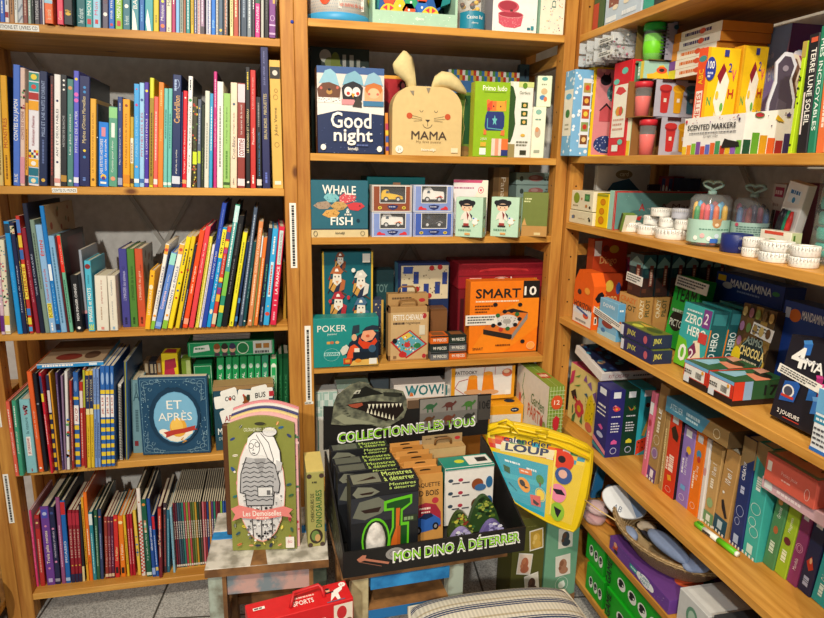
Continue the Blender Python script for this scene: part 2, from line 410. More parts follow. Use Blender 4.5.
o=MB().lathe([(.0,-.001),(.004,-.001),(.004,.0),(0,.0005)],'1c3fa8',12).build('pin',lc);lab(o,'blue pin head');p=at(294,22,1,0);o.matrix_world=placed((.0625,-.0005,p.z),0,0,PI/2)
W_,K_,Y_='f3f1ea','22222a','f2d23c'

# ---------------------------------------------------------------- left bookcase, top shelf
S1='top left shelf'
row(LZ[0],.012,[
 (0.2,5,-3,-75,'3f6fd0','bright blue book at the far left end',[G(.1,.5,W_)]),
 (5.2,9.4,2,-70,'efe9e6','white book with small red square at its foot',[('r',.1,.06,.9,.12,'a02030'),G(.2,.6,'777')]),
 (9.9,14.5,7,-68,'b9875a','tan paperback, beside the white one with a red square',[G(.1,.5,'5a3a20')]),
 (14.7,18,12,-72,'e9ece6','thin white book right of the tan paperback',[G(.15,.6,'999')]),
 (18.2,23.3,15,-60,'c9cdd0','pale grey book with diagonal streaks',[('n',[(.1,.02),(.9,.1)],.003,'8a94a0'),('n',[(.1,.14),(.9,.24)],.003,'8a94a0'),('n',[(.1,.3),(.9,.38)],.003,'8a94a0')]),
 (23.5,28,20,-66,'8f4f46','rust brown book right of the streaked grey one',[G(.1,.5,'d9b9a0')]),
 (28.2,31.5,25,-64,'9fb5a8','sage green slim book with white marks',[G(.1,.3,W_)]),
 (31.7,34.6,29,-70,'1f2a26','black slim book right of the sage one',[G(.2,.5,'888')]),
 (34.8,40,31.5,-55,'55525a','charcoal book with pale capitals',[T('THOMAS',.06,.3,'cfcfcf')]),
 (40.2,42.6,37,-60,'4a3f62','thin dark violet book',[G(.2,.5,'a99')]),
 (42.8,44.6,40,-60,'dfe0e6','thin white book left of the orange one',[]),
 (45,53.5,42.5,-40,'ee6b2f','orange book with a pale blue band',[B(.32,.37,'9fd0e6'),('r',.03,.37,.97,.9,'f1e6c8'),T('la santé',.06,.22,'f6d9b0')],{'Y':-.012}),
 (53.7,57,51,-52,'1d2338','narrow navy book between the orange and the pink',[G(.1,.3,'99a')]),
 (57.2,63.6,55,-50,'e94c66','coral pink book with cream lettering',[T('Contes',.06,.18,'f6e2b6')],{'Y':-.01}),
 (64,73,62,-58,'26272b','thick black book with gold emblem at the foot',[('e',.5,.13,.3,.02,'e0b52f'),('t','HP',.2,.14,.8,.18,'e0b52f',1,1)],{'Y':-.012}),
 (74.5,84,72.5,-60,'14686e','wide deep teal book with white script',[T('le chant',.05,.22,'d9eef0')]),
 (85,92,84,-62,'4aa6a6','turquoise book with red square and white capitals',[T('MON IMAGIER',.14,.6,W_),('r',.22,.04,.78,.1,'c92a35')]),
 (92.3,100,91,-60,'9ecfe8','pale blue book with pink title and red square',[T('Mon petit',.15,.5,'d84a78'),('r',.3,.05,.7,.1,'c92a35')]),
 (102.5,108.5,102,-58,'5c5468','greyish purple book with a white spot',[D(.17,.004,W_),T('LUNE',.3,.42,'7a2a30')]),
 (108.8,114.7,108,-62,'1565c4','royal blue book, white writing and a red dot',[T('ma musique',.12,.5,W_),D(.05,.003,'c92a35')]),
 (115.4,122.6,114.8,-60,'8fbf3f','lime green book with red square at its foot',[T('MON IMAGIER',.13,.5,W_),('r',.25,.04,.75,.1,'c92a35')]),
 (122.9,130.5,122.5,-60,'2a6f80','petrol blue book with a white flower mark',[D(.27,.004,W_),T('le chant',.06,.16,'d9eef0')]),
 (131.5,139,131,-62,'4b93a0','teal book with torn white lower spine',[('p',[(.1,.0),(.8,.0),(.6,.12),(.4,.2),(.15,.24)],W_),T('BABAR',.24,.5,W_)]),
 (139.4,144.6,139.4,-66,'0f5fae','plain strong blue book between two teal ones',[G(.1,.3,'5a9fdd')]),
 (145,153.2,145,-60,'45a3ac','teal book with a jagged white wedge',[('p',[(.3,0),(.75,0),(.55,.14),(.3,.25),(.1,.1)],W_)]),
 (153.5,159,153,-64,'d3bd12','mustard yellow plain book',[G(.1,.2,'9a8a10')]),
 (159.4,166,159,-60,'5a3f92','purple book with orange disc near its foot',[D(.07,.004,'ee7a3a'),T('Musique',.13,.3,W_),D(.34,.003,'d5d53a')]),
 (166.3,171.6,166,-58,'dcd6bd','cream book with grey lettering',[T('Mélodie',.3,.5,'666'),G(.02,.08,'888')]),
 (172,175.6,171,-66,'b12f66','thin magenta book right of the cream one',[G(.3,.5,W_)]),
 (175.9,179.6,175.4,-64,'7fb9ea','thin sky blue book right of the magenta one',[]),
 (179.9,183.6,179.4,-58,'9aa39a','grey mottled thin book',[G(.02,.5,'4a5a4a')]),
 (183.8,186,183.4,-30,'a8684a','thin brown book between mottled grey and teal',[]),
 (186.2,190.2,186,-60,'2f8f93','narrow sea green book, beside a yellow one',[G(.05,.5,'d0e6e6')]),
 (190.8,194,190,-62,'d8b62a','narrow golden yellow book',[G(.1,.5,'8a6a10')]),
 (194.2,197.2,193.6,-58,'5a5f86','narrow slate violet patterned book',[G(.02,.6,'c9c9e0')]),
 (197.4,200.5,197,-57,'cfc6c9','narrow white book with red specks',[G(.02,.5,'b04a55')]),
 (200.7,204.4,200.4,-60,'a58aa6','mauve slim book',[B(.01,.09,'4a4048'),G(.12,.5,'e6d6e6')]),
 (206,211.2,206,-58,'b9bccb','silvery white patterned book left of the vivid blue',[G(.02,.7,'6a6f9a'),G(.02,.7,'dfe0ea',.65,.85)]),
 (211.5,215.6,211.3,-64,'1273d4','vivid blue narrow book',[T('pop',.08,.16,'a0d8f4')]),
 (216,218.4,216,-56,'d9d6cf','narrow white and black book',[G(.0,.7,'333')]),
 (218.7,223,218.6,-58,'4a6078','slate blue book with yellow upper band',[B(.4,.98,'d9bd55'),T('BERLIOZ',.42,.7,'444'),D(.06,.003,'e0c050')]),
 (223.2,228.2,223,-58,'4b4d52','dark grey speckled book',[G(.02,.4,'c9866a'),G(.1,.7,'aaa',.6,.8)]),
 (230,233.4,229.6,-60,'e0dba0','thin pale yellow book beside the brick red',[G(.1,.6,'8a8a5a')]),
 (233.7,238.6,233,-64,'b04a36','brick red book with thin cream title',[G(.2,.7,'f0d8b0')]),
 (238.9,240.3,238.8,-50,'aaa9ac','very thin grey book',[]),
 (241,247,241,-64,'3b4a5e','slate navy book right of the brick red',[G(.2,.6,'8fa0b5')]),
 (247.3,251.6,247.2,-60,'7d8891','blue grey book beside slate navy',[G(.1,.5,'cfd6dc')]),
 (252,255,252,-60,'3a3640','thin dark book with white top print',[G(.3,.7,'e6e6e6')]),
 (255.3,260,255.3,-60,'e23f8f','hot pink book with green upper part',[B(.36,.98,'1f5a48'),T('MON LIVRE',.06,.33,'fbe0ee')]),
 (261,264,261,-58,'b7bab2','thin grey white book right of the hot pink',[]),
 (264.4,269,264.4,-58,'1b1b1f','black book near the right end',[G(.2,.5,'555')]),
 (269.2,275.6,269.2,-62,'7a3f86','violet book with pale circles and gold upper strip',[('r',.55,.35,.9,.95,'c9a55a'),('o',.5,.2,.35,.03,.001,'d9b9e0'),B(.12,.135,'d9b9e0'),B(.03,.05,'c9a9d0')],{'Y':-.003}),
],S1,'books on the top left shelf',seed=3)

# ---------------------------------------------------------------- second shelf
S2='second left shelf'
row(LZ[1],.014,[
 (-1,3.6,-5,78,'d9c07a','cream yellow book cut by the left edge',[G(.1,.4,'8a6a3a')]),
 (4.6,11,-.5,75.5,'e8aa22','leaning yellow book with red title and black cover',[T('MONSTRES',.35,.62,'a8321f',.15,.8),G(.06,.3,'8a5a10')],{'side':'23262a','hard':1}),
 (13.3,20,13,65,'4b74cf','tall blue book with white capitals',[T('CONTES DU JAPON',.38,.72,'f3f5fb',.12,.88,1),T('RUE',.03,.1,W_,.2,.7)]),
 (20.2,25,19.6,68,'e3c4b4','tall pinkish cream book with red floral top',[('d',.05,.65,.95,.85,14,.0022,['b04a55','6a9a6a'],4),T('CONTES DE CHINE',.4,.64,'8a4a40'),B(.02,.25,'d993a2')],{'side':'ecd9c6'}),
 (25.2,28.3,25,103,'e2a23a','short amber book with black foot',[B(0,.13,'2a2420'),G(.2,.7,'8a5a20')]),
 (28.6,39,28,72,'ece9f0','thick book of coloured bands around a white panel',[B(.92,.99,'3a8f7a'),D(.955,.006,'f0d23c'),B(.83,.91,'2a9fa8'),D(.87,.005,'d94a3a'),B(.76,.82,'b5302a'),B(.67,.75,'f0a81e'),T("Kaléidoscope d'histoires",.36,.62,'a03a4a',.3,.66),('k',.05,.25,.95,.32,4,3,['c0392b','f0d23c','2a4a6a',W_]),B(.17,.24,'f2b632'),D(.2,.005,W_),B(.09,.16,'1f6f84'),B(.02,.08,'3aa0c8'),D(.045,.005,'f4e2b0')]),
 (39.5,47.3,39,71.6,'1d2b52','thick navy book with long white title',[T('MILLE ET UNE NUITS D\'ORIENT',.44,.92,'a9bbe0',.25,.7),D(.05,.004,'d9b04a'),G(.2,.42,'5a6a9a')]),
 (50.2,54,50,76,'4a2f2f','narrow dark brown book with red title',[G(.1,.95,'b0453a')]),
 (54.3,60.6,54.1,74.7,'f1eeea','white book with black title and heart marks',[T('ANT ET DEUX FABLES',.27,.7,'3a3a44',.3,.68),D(.77,.0025,'2a2a5a'),D(.22,.0025,'2a2a5a'),B(.03,.07,'e0a098')]),
 (60.9,67,60.6,75,'2b2d31','charcoal book with three white dots',[D(.95,.0022,W_),D(.91,.0022,W_),D(.87,.0022,W_),T('HISTOIRE DE BLANCHE',.36,.64,'b9b9bb',.3,.65),B(.04,.1,'b58a3a')]),
 (67.3,73.4,67,79.4,'4f8580','grey teal book with white script',[T('Les plus contes',.3,.68,'e6f0ee',.3,.7),D(.92,.004,'d99a6a'),D(.05,.003,W_)]),
 (73.7,79,73,71,'5b5fc9','violet blue book with pink flower',[D(.93,.003,'f0d23c'),D(.8,.0045,'e46ac0'),D(.75,.0045,'e46ac0'),T('MYTHES DE LA MER',.3,.66,'e0e0ff',.25,.75),B(.03,.08,'e6e6fa')]),
 (79.4,89.8,79,76.5,'22275a','thick navy book with ornate cream title and dots',[D(.9,.003,'3f8fd0'),D(.86,.003,'3f8fd0'),T("Mythes d'Orient Merveilles",.4,.82,'e6d3a0',.25,.7),D(.33,.003,'f0d23c'),D(.27,.003,'3f8fd0'),G(.05,.1,'6a8ad0')],{'hard':1,'side':'23252c'}),
 (90.3,96.2,90.3,99,'e9ae3a','amber book with dark upright title',[T('LE TOUR DU MONDE EN 80 JOURS',.16,.84,'7a5012',.35,.62),D(.08,.003,'7a5012')]),
 (96.4,98.3,96.2,104,'23242c','very thin black book beside the amber one',[D(.6,.0012,W_)]),
 (98.6,108.5,98.6,122.5,'1b7fe0','short thick bright blue book',[('r',.3,.78,.7,.92,'d98a9a'),T('MES PETITES HISTOIRES',.2,.74,W_,.15,.45),T('contes du monde',.25,.74,W_,.58,.82),D(.15,.006,'f0c040'),D(.13,.004,'5a3a8a'),G(.04,.08,W_,.2,.8)]),
 (108.8,117.3,108.6,107,'5b9f86','green teal book with light green top',[B(.86,.99,'8fcf8a'),('r',.3,.62,.7,.8,'e6efe6'),T('Contes pour rêver',.18,.58,'e6f3ea',.3,.62),D(.1,.005,'e09a7a')]),
 (117.8,122.6,117.6,97,'2a3f7d','slim navy book between green and amber',[T('Mes histoires pour la nuit',.25,.66,'e6e6fa',.3,.65),B(.02,.1,'a0aac8'),G(.85,.95,'aab')]),
 (122.8,130,122.6,99.5,'eda41e','bright amber book with small orange tag',[T('MES FABLES POUR PETITS',.22,.84,'8a5a10',.35,.6),D(.93,.003,'8a3a1a'),B(.04,.14,'d98a1a')]),
 (130.3,133.8,130.2,117,'c4a437','narrow brown yellow book',[('r',.1,.34,.9,.7,'efe6cf'),B(.05,.12,'4a2a1a'),G(.36,.68,'6a4a20')]),
 (134.1,139.4,133.8,84,'46a5e6','sky blue book with pink dots',[D(.95,.0018,'d04a6a'),D(.8,.003,'c04a8a'),T('FABLES DE MER',.3,.7,'8fd0fa',.3,.7),D(.2,.0025,'f0b070'),B(.04,.08,'e6f3fa')]),
 (139.6,144.3,139.5,83,'9ccdf0','paler blue book with red lettering',[T('MYTHES DES ILES',.3,.72,'b5345a',.25,.75),D(.84,.003,'3a5a9a'),B(.04,.08,'3a6ab0')]),
 (144.5,148.8,144.6,82.5,'4a2fa0','purple book with a yellow star',[D(.92,.0028,'f0dc3c'),T('LE CONTE D\'EOLE',.32,.66,'e6defa',.3,.7),D(.7,.001,'fff'),D(.28,.001,'fff'),B(.04,.08,'d0c6f0')]),
 (149,153.2,150,78,'d5d531','yellow topped narrow olive book',[B(.02,.82,'9f8420'),G(.1,.7,'4a3a10')]),
 (153.4,157.6,153.2,96.8,'f2645c','coral book with white tag at its foot',[B(.03,.09,'f6e0da'),G(.3,.85,'f6c6bb')]),
 (157.8,163,158,82.5,'e58228','orange book right of the coral one',[T('Fables',.45,.56,'f6c070',.3,.65),G(.78,.95,'f6c070')]),
 (163.2,167.2,163.2,88.5,'6fbfb6','aqua book, left one of a matching pair',[G(.5,.8,'2f7f78'),B(.02,.05,'d6efe9')]),
 (167.5,171.4,167.3,88.5,'6fbfb6','aqua book, right one of a matching pair',[G(.4,.75,'2f7f78'),B(.02,.05,'d6efe9')]),
 (171.7,180.2,171.8,75,'1b2c5e','thick navy book with large gold script',[T('Cendrillon',.58,.82,'d9a868',.2,.85,1),('o',.5,.92,.3,.04,.0012,'9fb4d9'),G(.86,.98,'9fb4d9',.2,.45),T('d\'après un conte',.12,.34,W_,.4,.65),B(.03,.1,'cfd6e6')],{'hard':1}),
 (180.4,182,180.6,92,'1b2c5e','thin navy book tucked behind the red spine',[D(.05,.0007,'d9a868')]),
 (182.2,186.4,183.4,91,'d81e2c','vivid red book with cream tag and title',[T('Vingt mille lieues',.14,.6,'f6dcd8',.3,.65),D(.93,.0018,W_),B(.04,.08,'d9a868')]),
 (186.6,191,188.6,76.4,'eeeeec','white leaning book with black title',[T('LA POIRE GÉANTE',.36,.74,'3a3a3e',.25,.75),D(.79,.0035,'3a9a5a'),G(.88,.97,'333'),T('le génie',.14,.3,'333',.3,.65)],{'hard':1,'side':'37383c'}),
 (192,196.8,192.6,97,'3c3a22','dark mottled book with a lime patch',[('r',.1,.26,.95,.4,'cfe02a'),('d',.05,.42,.95,.95,16,.002,['c0392b','d9b83a','5a7a3a'],5),('d',.05,.02,.95,.25,14,.002,['d98a4a','d9c94a','b04a3a'],6)]),
 (197,200.6,197.4,99.5,'5a6478','steel grey book with small yellow label',[D(.9,.0015,'e0c84a'),('r',.1,.28,.9,.42,'b9d03a'),G(.5,.85,'aab5c8')]),
 (200.8,204,201,105,'2a3324','narrow blackish green book',[G(.1,.5,'5a6a3a')]),
 (204.2,208.8,204,91,'d8d8cc','thin off white book beside the light blue',[G(.2,.7,'9a9a90')]),
 (209,212.4,208.9,93.6,'3a9fd0','narrow light blue book before the magenta',[G(.4,.9,'d6eef8')]),
 (213.4,216.7,210.9,71.5,'c2307e','tall magenta book with pale title',[T('les bijoux de Téné',.36,.6,'f6d0e4',.3,.65),G(.7,.95,'f0b0d0')],{'side':'35323a','hard':1}),
 (217,223,214.9,81.7,'eceae2','white book right of the tall magenta',[G(.2,.8,'8a8a86')]),
 (223.3,230,221,93.4,'98c46c','light green book with small dark title',[T('Le loup de Bambou',.48,.86,'3f6a2a',.35,.62),B(.03,.06,'3a5a2a'),G(.1,.4,'5a8a3a')]),
 (230.4,237,227,82.5,'ecd5bb','wide peach cream book with dark title',[T('Cruz-Blanc',.28,.5,'33425a',.25,.75),T("et l'aigle de jade",.52,.72,'5a5a5a',.35,.65),D(.8,.003,'5a6a7a'),T('albin',.03,.09,'444',.35,.6)]),
 (237.6,245,234.8,83,'8f3b34','dark red book with white swirl bands',[B(.82,.99,'d6cad2'),('r',.05,.3,.95,.48,'efe6ea'),T('comme',.31,.47,'8f3b34',.2,.85,1),B(.02,.09,'e6d6da'),T('Le secret de la nuit',.52,.8,'f0dcd8',.35,.6)]),
 (246,250.5,241.8,67,'1f1f21','tall black book with yellow top lettering',[G(.82,.97,'d9c13a'),T('LE RENARD ET L\'OISEAU',.3,.66,'e0d6a0',.25,.7),D(.05,.0025,W_)]),
 (250.7,256,246.8,70,'c33431','tall brick red book with white title',[T('Pinocchio',.38,.52,'f6e6e0',.3,.7),T('L\'école des loups',.68,.94,'f0d0c8',.35,.62),G(.04,.12,W_)]),
 (257,262,254.4,97,'23252b','black book with blue line of print',[T('Le plus bel hiver du monde',.14,.62,'5aa0d8',.4,.68),B(.03,.1,'d9d6cf'),G(.68,.96,'888')]),
 (263,270.5,259,47,'2c2f5c','tallest indigo book at the right end',[T('BRUN BORIS - PIROUETTES',.36,.68,'c8b98a',.3,.7,1),T('JULES VERNE   ROMAN',.74,.97,'8f93c8',.35,.6),G(.04,.12,'6a7ad0')],{'hard':1,'Y':.004}),
 (273,283.6,268.8,60,'dcb35a','wide gold book with black portrait band',[B(.86,.95,'2b2620'),D(.905,.006,'d6cfc4'),T('Jules Verne',.42,.64,'4a3a22',.3,.68),('o',.5,.72,.22,.02,.0009,'8a6a30'),('o',.55,.77,.16,.015,.0009,'8a6a30'),('o',.5,.35,.22,.02,.0009,'8a6a30'),('r',.2,.03,.8,.06,'efe6d0')],{'hard':1}),
],S2,'books on the second left shelf',seed=5)
# ---------------------------------------------------------------- third shelf
S3='third left shelf'
row(LZ[2],-.004,[
 (1.5,5.4,-6,238,'d9b9c4','pale pink patterned book at the left end',[('d',.05,.3,.95,.95,20,.002,['6a9a8a','b04a6a',W_],3),B(.03,.2,'6a2a7a')]),
 (5.6,11,-4,240,'e6dcc0','white and yellow leaning picture book',[('d',.05,.3,.95,.95,30,.002,['4a7a5a','c05a6a','7aa0b0'],8),B(.02,.2,'e0c24a'),B(.03,.1,W_)]),
 (17.7,22.8,4.5,221.5,'1c92d8','sky blue leaning book with picture top',[T('Encyclo',.38,.56,'5ab6ea',.25,.75),B(.9,.98,'2a3a4a')]),
 (23.1,27.6,9.2,222.5,'20254a','dark navy leaning book with a framed picture top',[('r',.05,.9,.95,.97,'d9c9a6'),('d',.1,.9,.9,.97,8,.002,['c05a3a','3a6a4a'],4),T('Histoires de musique',.2,.62,'d0d4ea',.3,.65)]),
 (27.8,29.6,13,238,'2a2a33','thin blackish leaning book with yellow marks',[G(.1,.8,'d0b040')]),
 (29.8,33.6,14.8,216,'c73a2e','red leaning book in yellow and blue bands',[B(.86,.97,'4a7ac0'),B(.74,.84,'e6c23a'),B(.64,.72,'3a6ab0'),('r',.05,.3,.95,.6,'f0d84a'),T('CHERCHE',.32,.58,'b02a20',.15,.85,1),B(.16,.22,'3a7ac0'),B(.08,.14,'e6d23c'),B(.02,.06,'4a9ad0')]),
 (36,40.3,20,228,'8f1f33','dark crimson leaning book',[T('grands chefs',.3,.7,'d98a94',.3,.65)]),
 (40.6,45.3,18.3,203.6,'1a2036','tall blackish navy leaning book',[T('VIVE LES COULEURS',.3,.62,'b9bfd6',.3,.65)],{'hard':1}),
 (45.5,50,25.5,220,'7e9484','grey green leaning book',[G(.4,.9,'4a5a4e')]),
 (50.2,56.6,30.6,225,'8fb9e0','pale blue leaning book with rainbow capitals',[('t','ÉMIN',.2,.72,.8,.86,'d04a3a',1,1),T('chante et parade',.3,.6,'c0504a',.25,.75),('r',.15,.14,.85,.28,'e6d44a'),('t','KIDI',.2,.15,.8,.27,'8a7a20',1),G(.02,.1,W_)]),
 (56.8,61,36,206,'1779c4','tall sky blue book leaning left, beige cover',[('r',.15,.42,.85,.55,'e6f0fa'),T('LUMIÈRE',.1,.4,'7ac0f0',.3,.7),B(.02,.07,'1a2a4a')],{'side':'b3a083','hard':1,'cover':{'r':[('d',.08,.3,.95,.97,26,.008,['8a6a4a','6a7a5a','9a4a3a'],6)]}}),
 (61.3,67.2,46,236,'86b4d8','powder blue leaning book',[G(.1,.9,'4a7a9a')]),
 (67.5,69.7,50.6,237,'5a1f24','narrow maroon leaning book',[]),
 (69.9,73.5,55,234.7,'6fb594','mint leaning book with scarlet upper part',[B(.62,.99,'e6301f'),G(.1,.55,'3a6a5a'),T('danse',.7,.9,'f2b0a0',.3,.7)],{'side':'35282a','hard':1,'cover':{'r':[('r',.25,.55,.9,.95,'5a2226')]}}),
 (76,83.5,70,275.5,'17181b','short black book with white capitals',[T('MON IMAGIER CHINOIS',.2,.85,'e6e6e6',.35,.68,1),D(.07,.0035,W_)]),
 (83.7,86.6,76,250,'9aa2ae','silver grey book with navy foot',[B(.0,.2,'22264a'),B(.2,.24,'d99aa0')],{'Y':.02}),
 (88.8,95.3,83.8,261,'4fb5cf','aqua book with dark red disc at top',[D(.92,.006,'8a2a2a'),T('IMAGES et MOTS',.14,.62,'f3f6ea',.22,.75,1),('t','BE',.15,.02,.85,.1,'d9e04a',1,1),T('cinéma',.68,.8,'2a5a6a',.35,.6)]),
 (97,109.3,94.2,276,'e3dccb','wide cream book with small red title',[T('pépins et co',.5,.92,'a83a36',.45,.62),G(.2,.44,'b9a08a',.4,.5),('r',.38,.02,.62,.07,'d98a80')],{'hard':1}),
 (110.3,118.3,107,276,'e3dccb','narrower cream book with blue handwriting',[T('Comptines',.64,.92,'3a6a8a',.35,.6),G(.2,.56,'aaa',.4,.5),('r',.35,.02,.65,.07,'8fb0c9')],{'hard':1}),
 (123,131,118,249,'42418c','indigo book of a three colour set',[T("L'IMAGIER des animaux",.35,.72,'b9bbe0',.3,.7),('t','C',.35,.74,.65,.78,'22224a',1),G(.04,.15,'22224a')],{'Y':.024,'hard':1}),
 (131.2,138.5,126.3,249,'4c7f33','leaf green book of a three colour set',[T("L'IMAGIER de la nature",.35,.78,'1f3f18',.3,.7),G(.04,.15,'1f3f18')],{'Y':.024,'hard':1}),
 (138.8,146.5,134.2,249,'c4512e','terracotta book of a three colour set',[T("L'IMAGIER des gens",.35,.72,'f0cdb0',.3,.7),T('classique',.7,.8,'5a1f10',.6,.8),G(.04,.15,'5a1f10')],{'Y':.024,'hard':1,'side':'8a8a84','cover':{'r':[('d',.1,.15,.9,.92,20,.009,['4a3a34','6a4a3a','5a5a52'],3)]}}),
],S3,'books on the third left shelf',seed=7)
row(LZ[2],-.008,[
 (144.8,150,150,271,'f0b224','amber right leaning book, first of the slanting row',[T('LES COULEURS',.25,.66,'f6ecd0',.3,.7),('e',.5,.72,.4,.04,'f4e4c0'),D(.91,.002,'8a3a1a')]),
 (150.2,154.2,165.6,244.4,'efebe2','white right leaning book, green foot, orange top, left copy',[B(.88,.99,'f0b04a'),D(.93,.004,'d0503a'),B(.0,.1,'8ac03a'),T('CHANTE et ÉVEILLE',.24,.74,'3a4a8a',.25,.75),D(.16,.003,'f0a030')]),
 (154.5,160.6,171,253.4,'5d86d2','periwinkle slanting book with aqua top',[B(.84,.99,'9adcd0'),T('Comptines',.26,.5,'f6d6e4',.2,.8,1),T('pour rêver',.52,.72,'dfe8fa',.3,.7),B(.03,.09,'8fb0ea')]),
 (161.6,166.8,179.6,244.4,'efebe2','white slanting book, green foot, orange top, right copy',[B(.88,.99,'f0b04a'),D(.93,.004,'d0503a'),B(.0,.1,'8ac03a'),T('CHANTE et ÉVEILLE',.24,.74,'3a4a8a',.25,.75),D(.16,.003,'f0a030')]),
 (167.5,172.4,185.8,237.6,'f0d51f','yellow slanting book with small pictures',[D(.86,.0025,'2a2a2a'),D(.62,.0025,'c0392b'),D(.5,.0025,'2a7a4a'),D(.42,.0025,'3a5aa0'),D(.34,.0025,'c0392b'),G(.7,.84,'555')]),
 (175,179.4,191,237,'e0c321','golden slanting book with dark print',[D(.86,.002,'2a2a2a'),G(.3,.8,'2a2a3a'),D(.64,.003,'b02a2a')]),
 (179.6,181.8,195,245,'2a2a40','thin black slanting book between gold and orange',[G(.1,.5,'aab')]),
 (182.4,187.4,197.6,231,'ea4f20','orange scarlet slanting book',[T('cirque',.48,.64,'f6d9c0',.25,.7,1),B(.04,.1,'f2a080'),G(.36,.46,'f6c0a0')]),
 (188.5,193.6,203.7,227,'e0424a','coral red slanting book with white title',[T('le chant du loup',.55,.84,'f6dcdc',.3,.65)]),
 (195,198.6,209,237,'dfd24a','yellow slanting book with thin stripes',[G(.05,.95,'8a8220',.2,.35),G(.05,.95,'f6f0b0',.6,.75)]),
 (198.8,201.4,212.6,245,'e0dcea','thin lilac white slanting book',[G(.1,.9,'8a80b0')]),
 (201.6,206.2,221,203.6,'2645a8','tall royal blue slanting book',[T('LE FAUNE ATLAS',.4,.62,'cfd9f6',.3,.65),T('sacré monstre',.72,.95,'8fa6e0',.35,.6),D(.58,.0015,'e0b040')],{'hard':1}),
 (206.4,210.7,221.4,228,'189ad8','sky blue slanting book with yellow title block',[('r',.03,.7,.97,.98,'efe22f'),T('40 mini',.73,.95,'3a3a2a',.25,.75,1),T("Chut et ses amis",.26,.66,'e6f4fc',.25,.7),('e',.5,.16,.35,.025,'e6dcc0')]),
 (210.9,215,226.2,227.4,'cf4433','rainbow banded slanting book',[B(.88,.95,'4a4a8a'),B(.8,.86,'e6d23c'),B(.74,.78,'b03a8a'),B(.46,.5,'e6d23c'),B(.4,.45,'2a7aa0'),B(.34,.39,'8a3a8a'),B(.26,.33,'e0b63a'),T('parade',.54,.72,'f0c9c0',.25,.75),B(.03,.14,'d9c9a6')]),
 (216.2,221,234.6,205,'2f8f72','green slanting book with pale aqua top',[B(.86,.99,'bfe3e6'),B(.46,.86,'4a9a9a'),G(.5,.95,'e6f3f0'),B(.26,.46,'7ac04a'),B(.12,.18,'d9d23c')],{'side':'202a2e','hard':1}),
 (221.3,227,238.2,216.5,'15161a','wide black slanting book',[T('PORTE D\'UN JOUR',.3,.62,'9a9aa0',.35,.6),G(.65,.95,'444')],{'hard':1}),
 (228.8,233.3,243.2,233,'eae02c','lemon slanting book amid black spines',[T('LES AVENTURES DE ROBINS',.36,.66,'5a5a20',.35,.65),G(.02,.08,'4a4a20'),G(.68,.92,'8a8a2a')]),
 (234,236.4,247,242,'1d3560','narrow navy slanting book right of lemon',[B(.28,.34,'4a8ac0'),B(.06,.12,'4a8ac0')]),
 (238.4,242.2,252,208,'47566c','tall steel blue slanting book',[G(.1,.95,'aab8cc')],{'hard':1}),
 (242.4,245.4,252.6,242,'174a50','dark petrol slanting book',[T('les animaux',.34,.7,'9ac4c4',.35,.6),D(.06,.0018,W_)]),
 (247.3,251.9,257.4,222,'d98a55','tan orange slanting book with pale title',[T('DOUDOU ET NOUNOURS',.52,.94,'f6e0c4',.25,.72),G(.2,.5,'f0d0b0'),D(.05,.0025,'f6e6d0')]),
 (252.1,253.6,260.4,234,'8a8a4a','thin olive slanting book between two orange',[B(.75,.98,'e0e6ea')]),
 (253.8,257.6,263.4,238,'e57a33','orange slanting book left of dark navy',[G(.1,.8,'f6cba0')]),
 (258.8,262.8,267.4,228.6,'202a44','dark navy slanting book left of light blue',[T('La vie secrète',.3,.64,'5ac08a',.3,.65),G(.04,.2,'99a')]),
 (263.3,269,270.8,229,'38a8e0','light blue book with white strip, beside the red',[('r',.25,.3,.75,.66,'cfeaf6'),G(.32,.64,'c05040'),('e',.5,.12,.4,.02,'d04a3a'),D(.2,.002,'e0b030'),G(.74,.94,W_)]),
 (270.2,276.2,276.2,227,'d8274a','wide crimson book with white capitals',[T('LA FRANCE',.32,.6,'f8eef0',.3,.74,1),('r',.2,.62,.8,.96,'bfe0dc'),T('COURONNES AUX MÔMES',.64,.94,'a02a4a',.3,.72),('t','11',.3,.2,.7,.26,'f3d0d8',1),G(.05,.14,'f0b0c0')],{'hard':1}),
],S3,'slanting books on the third left shelf',seed=8)
# the two ochre boards behind the last book
row(LZ[2],.05,[(283.2,286.4,283,262,'a8812a','ochre thin book standing behind the crimson spine',[])],S3,None,seed=2)

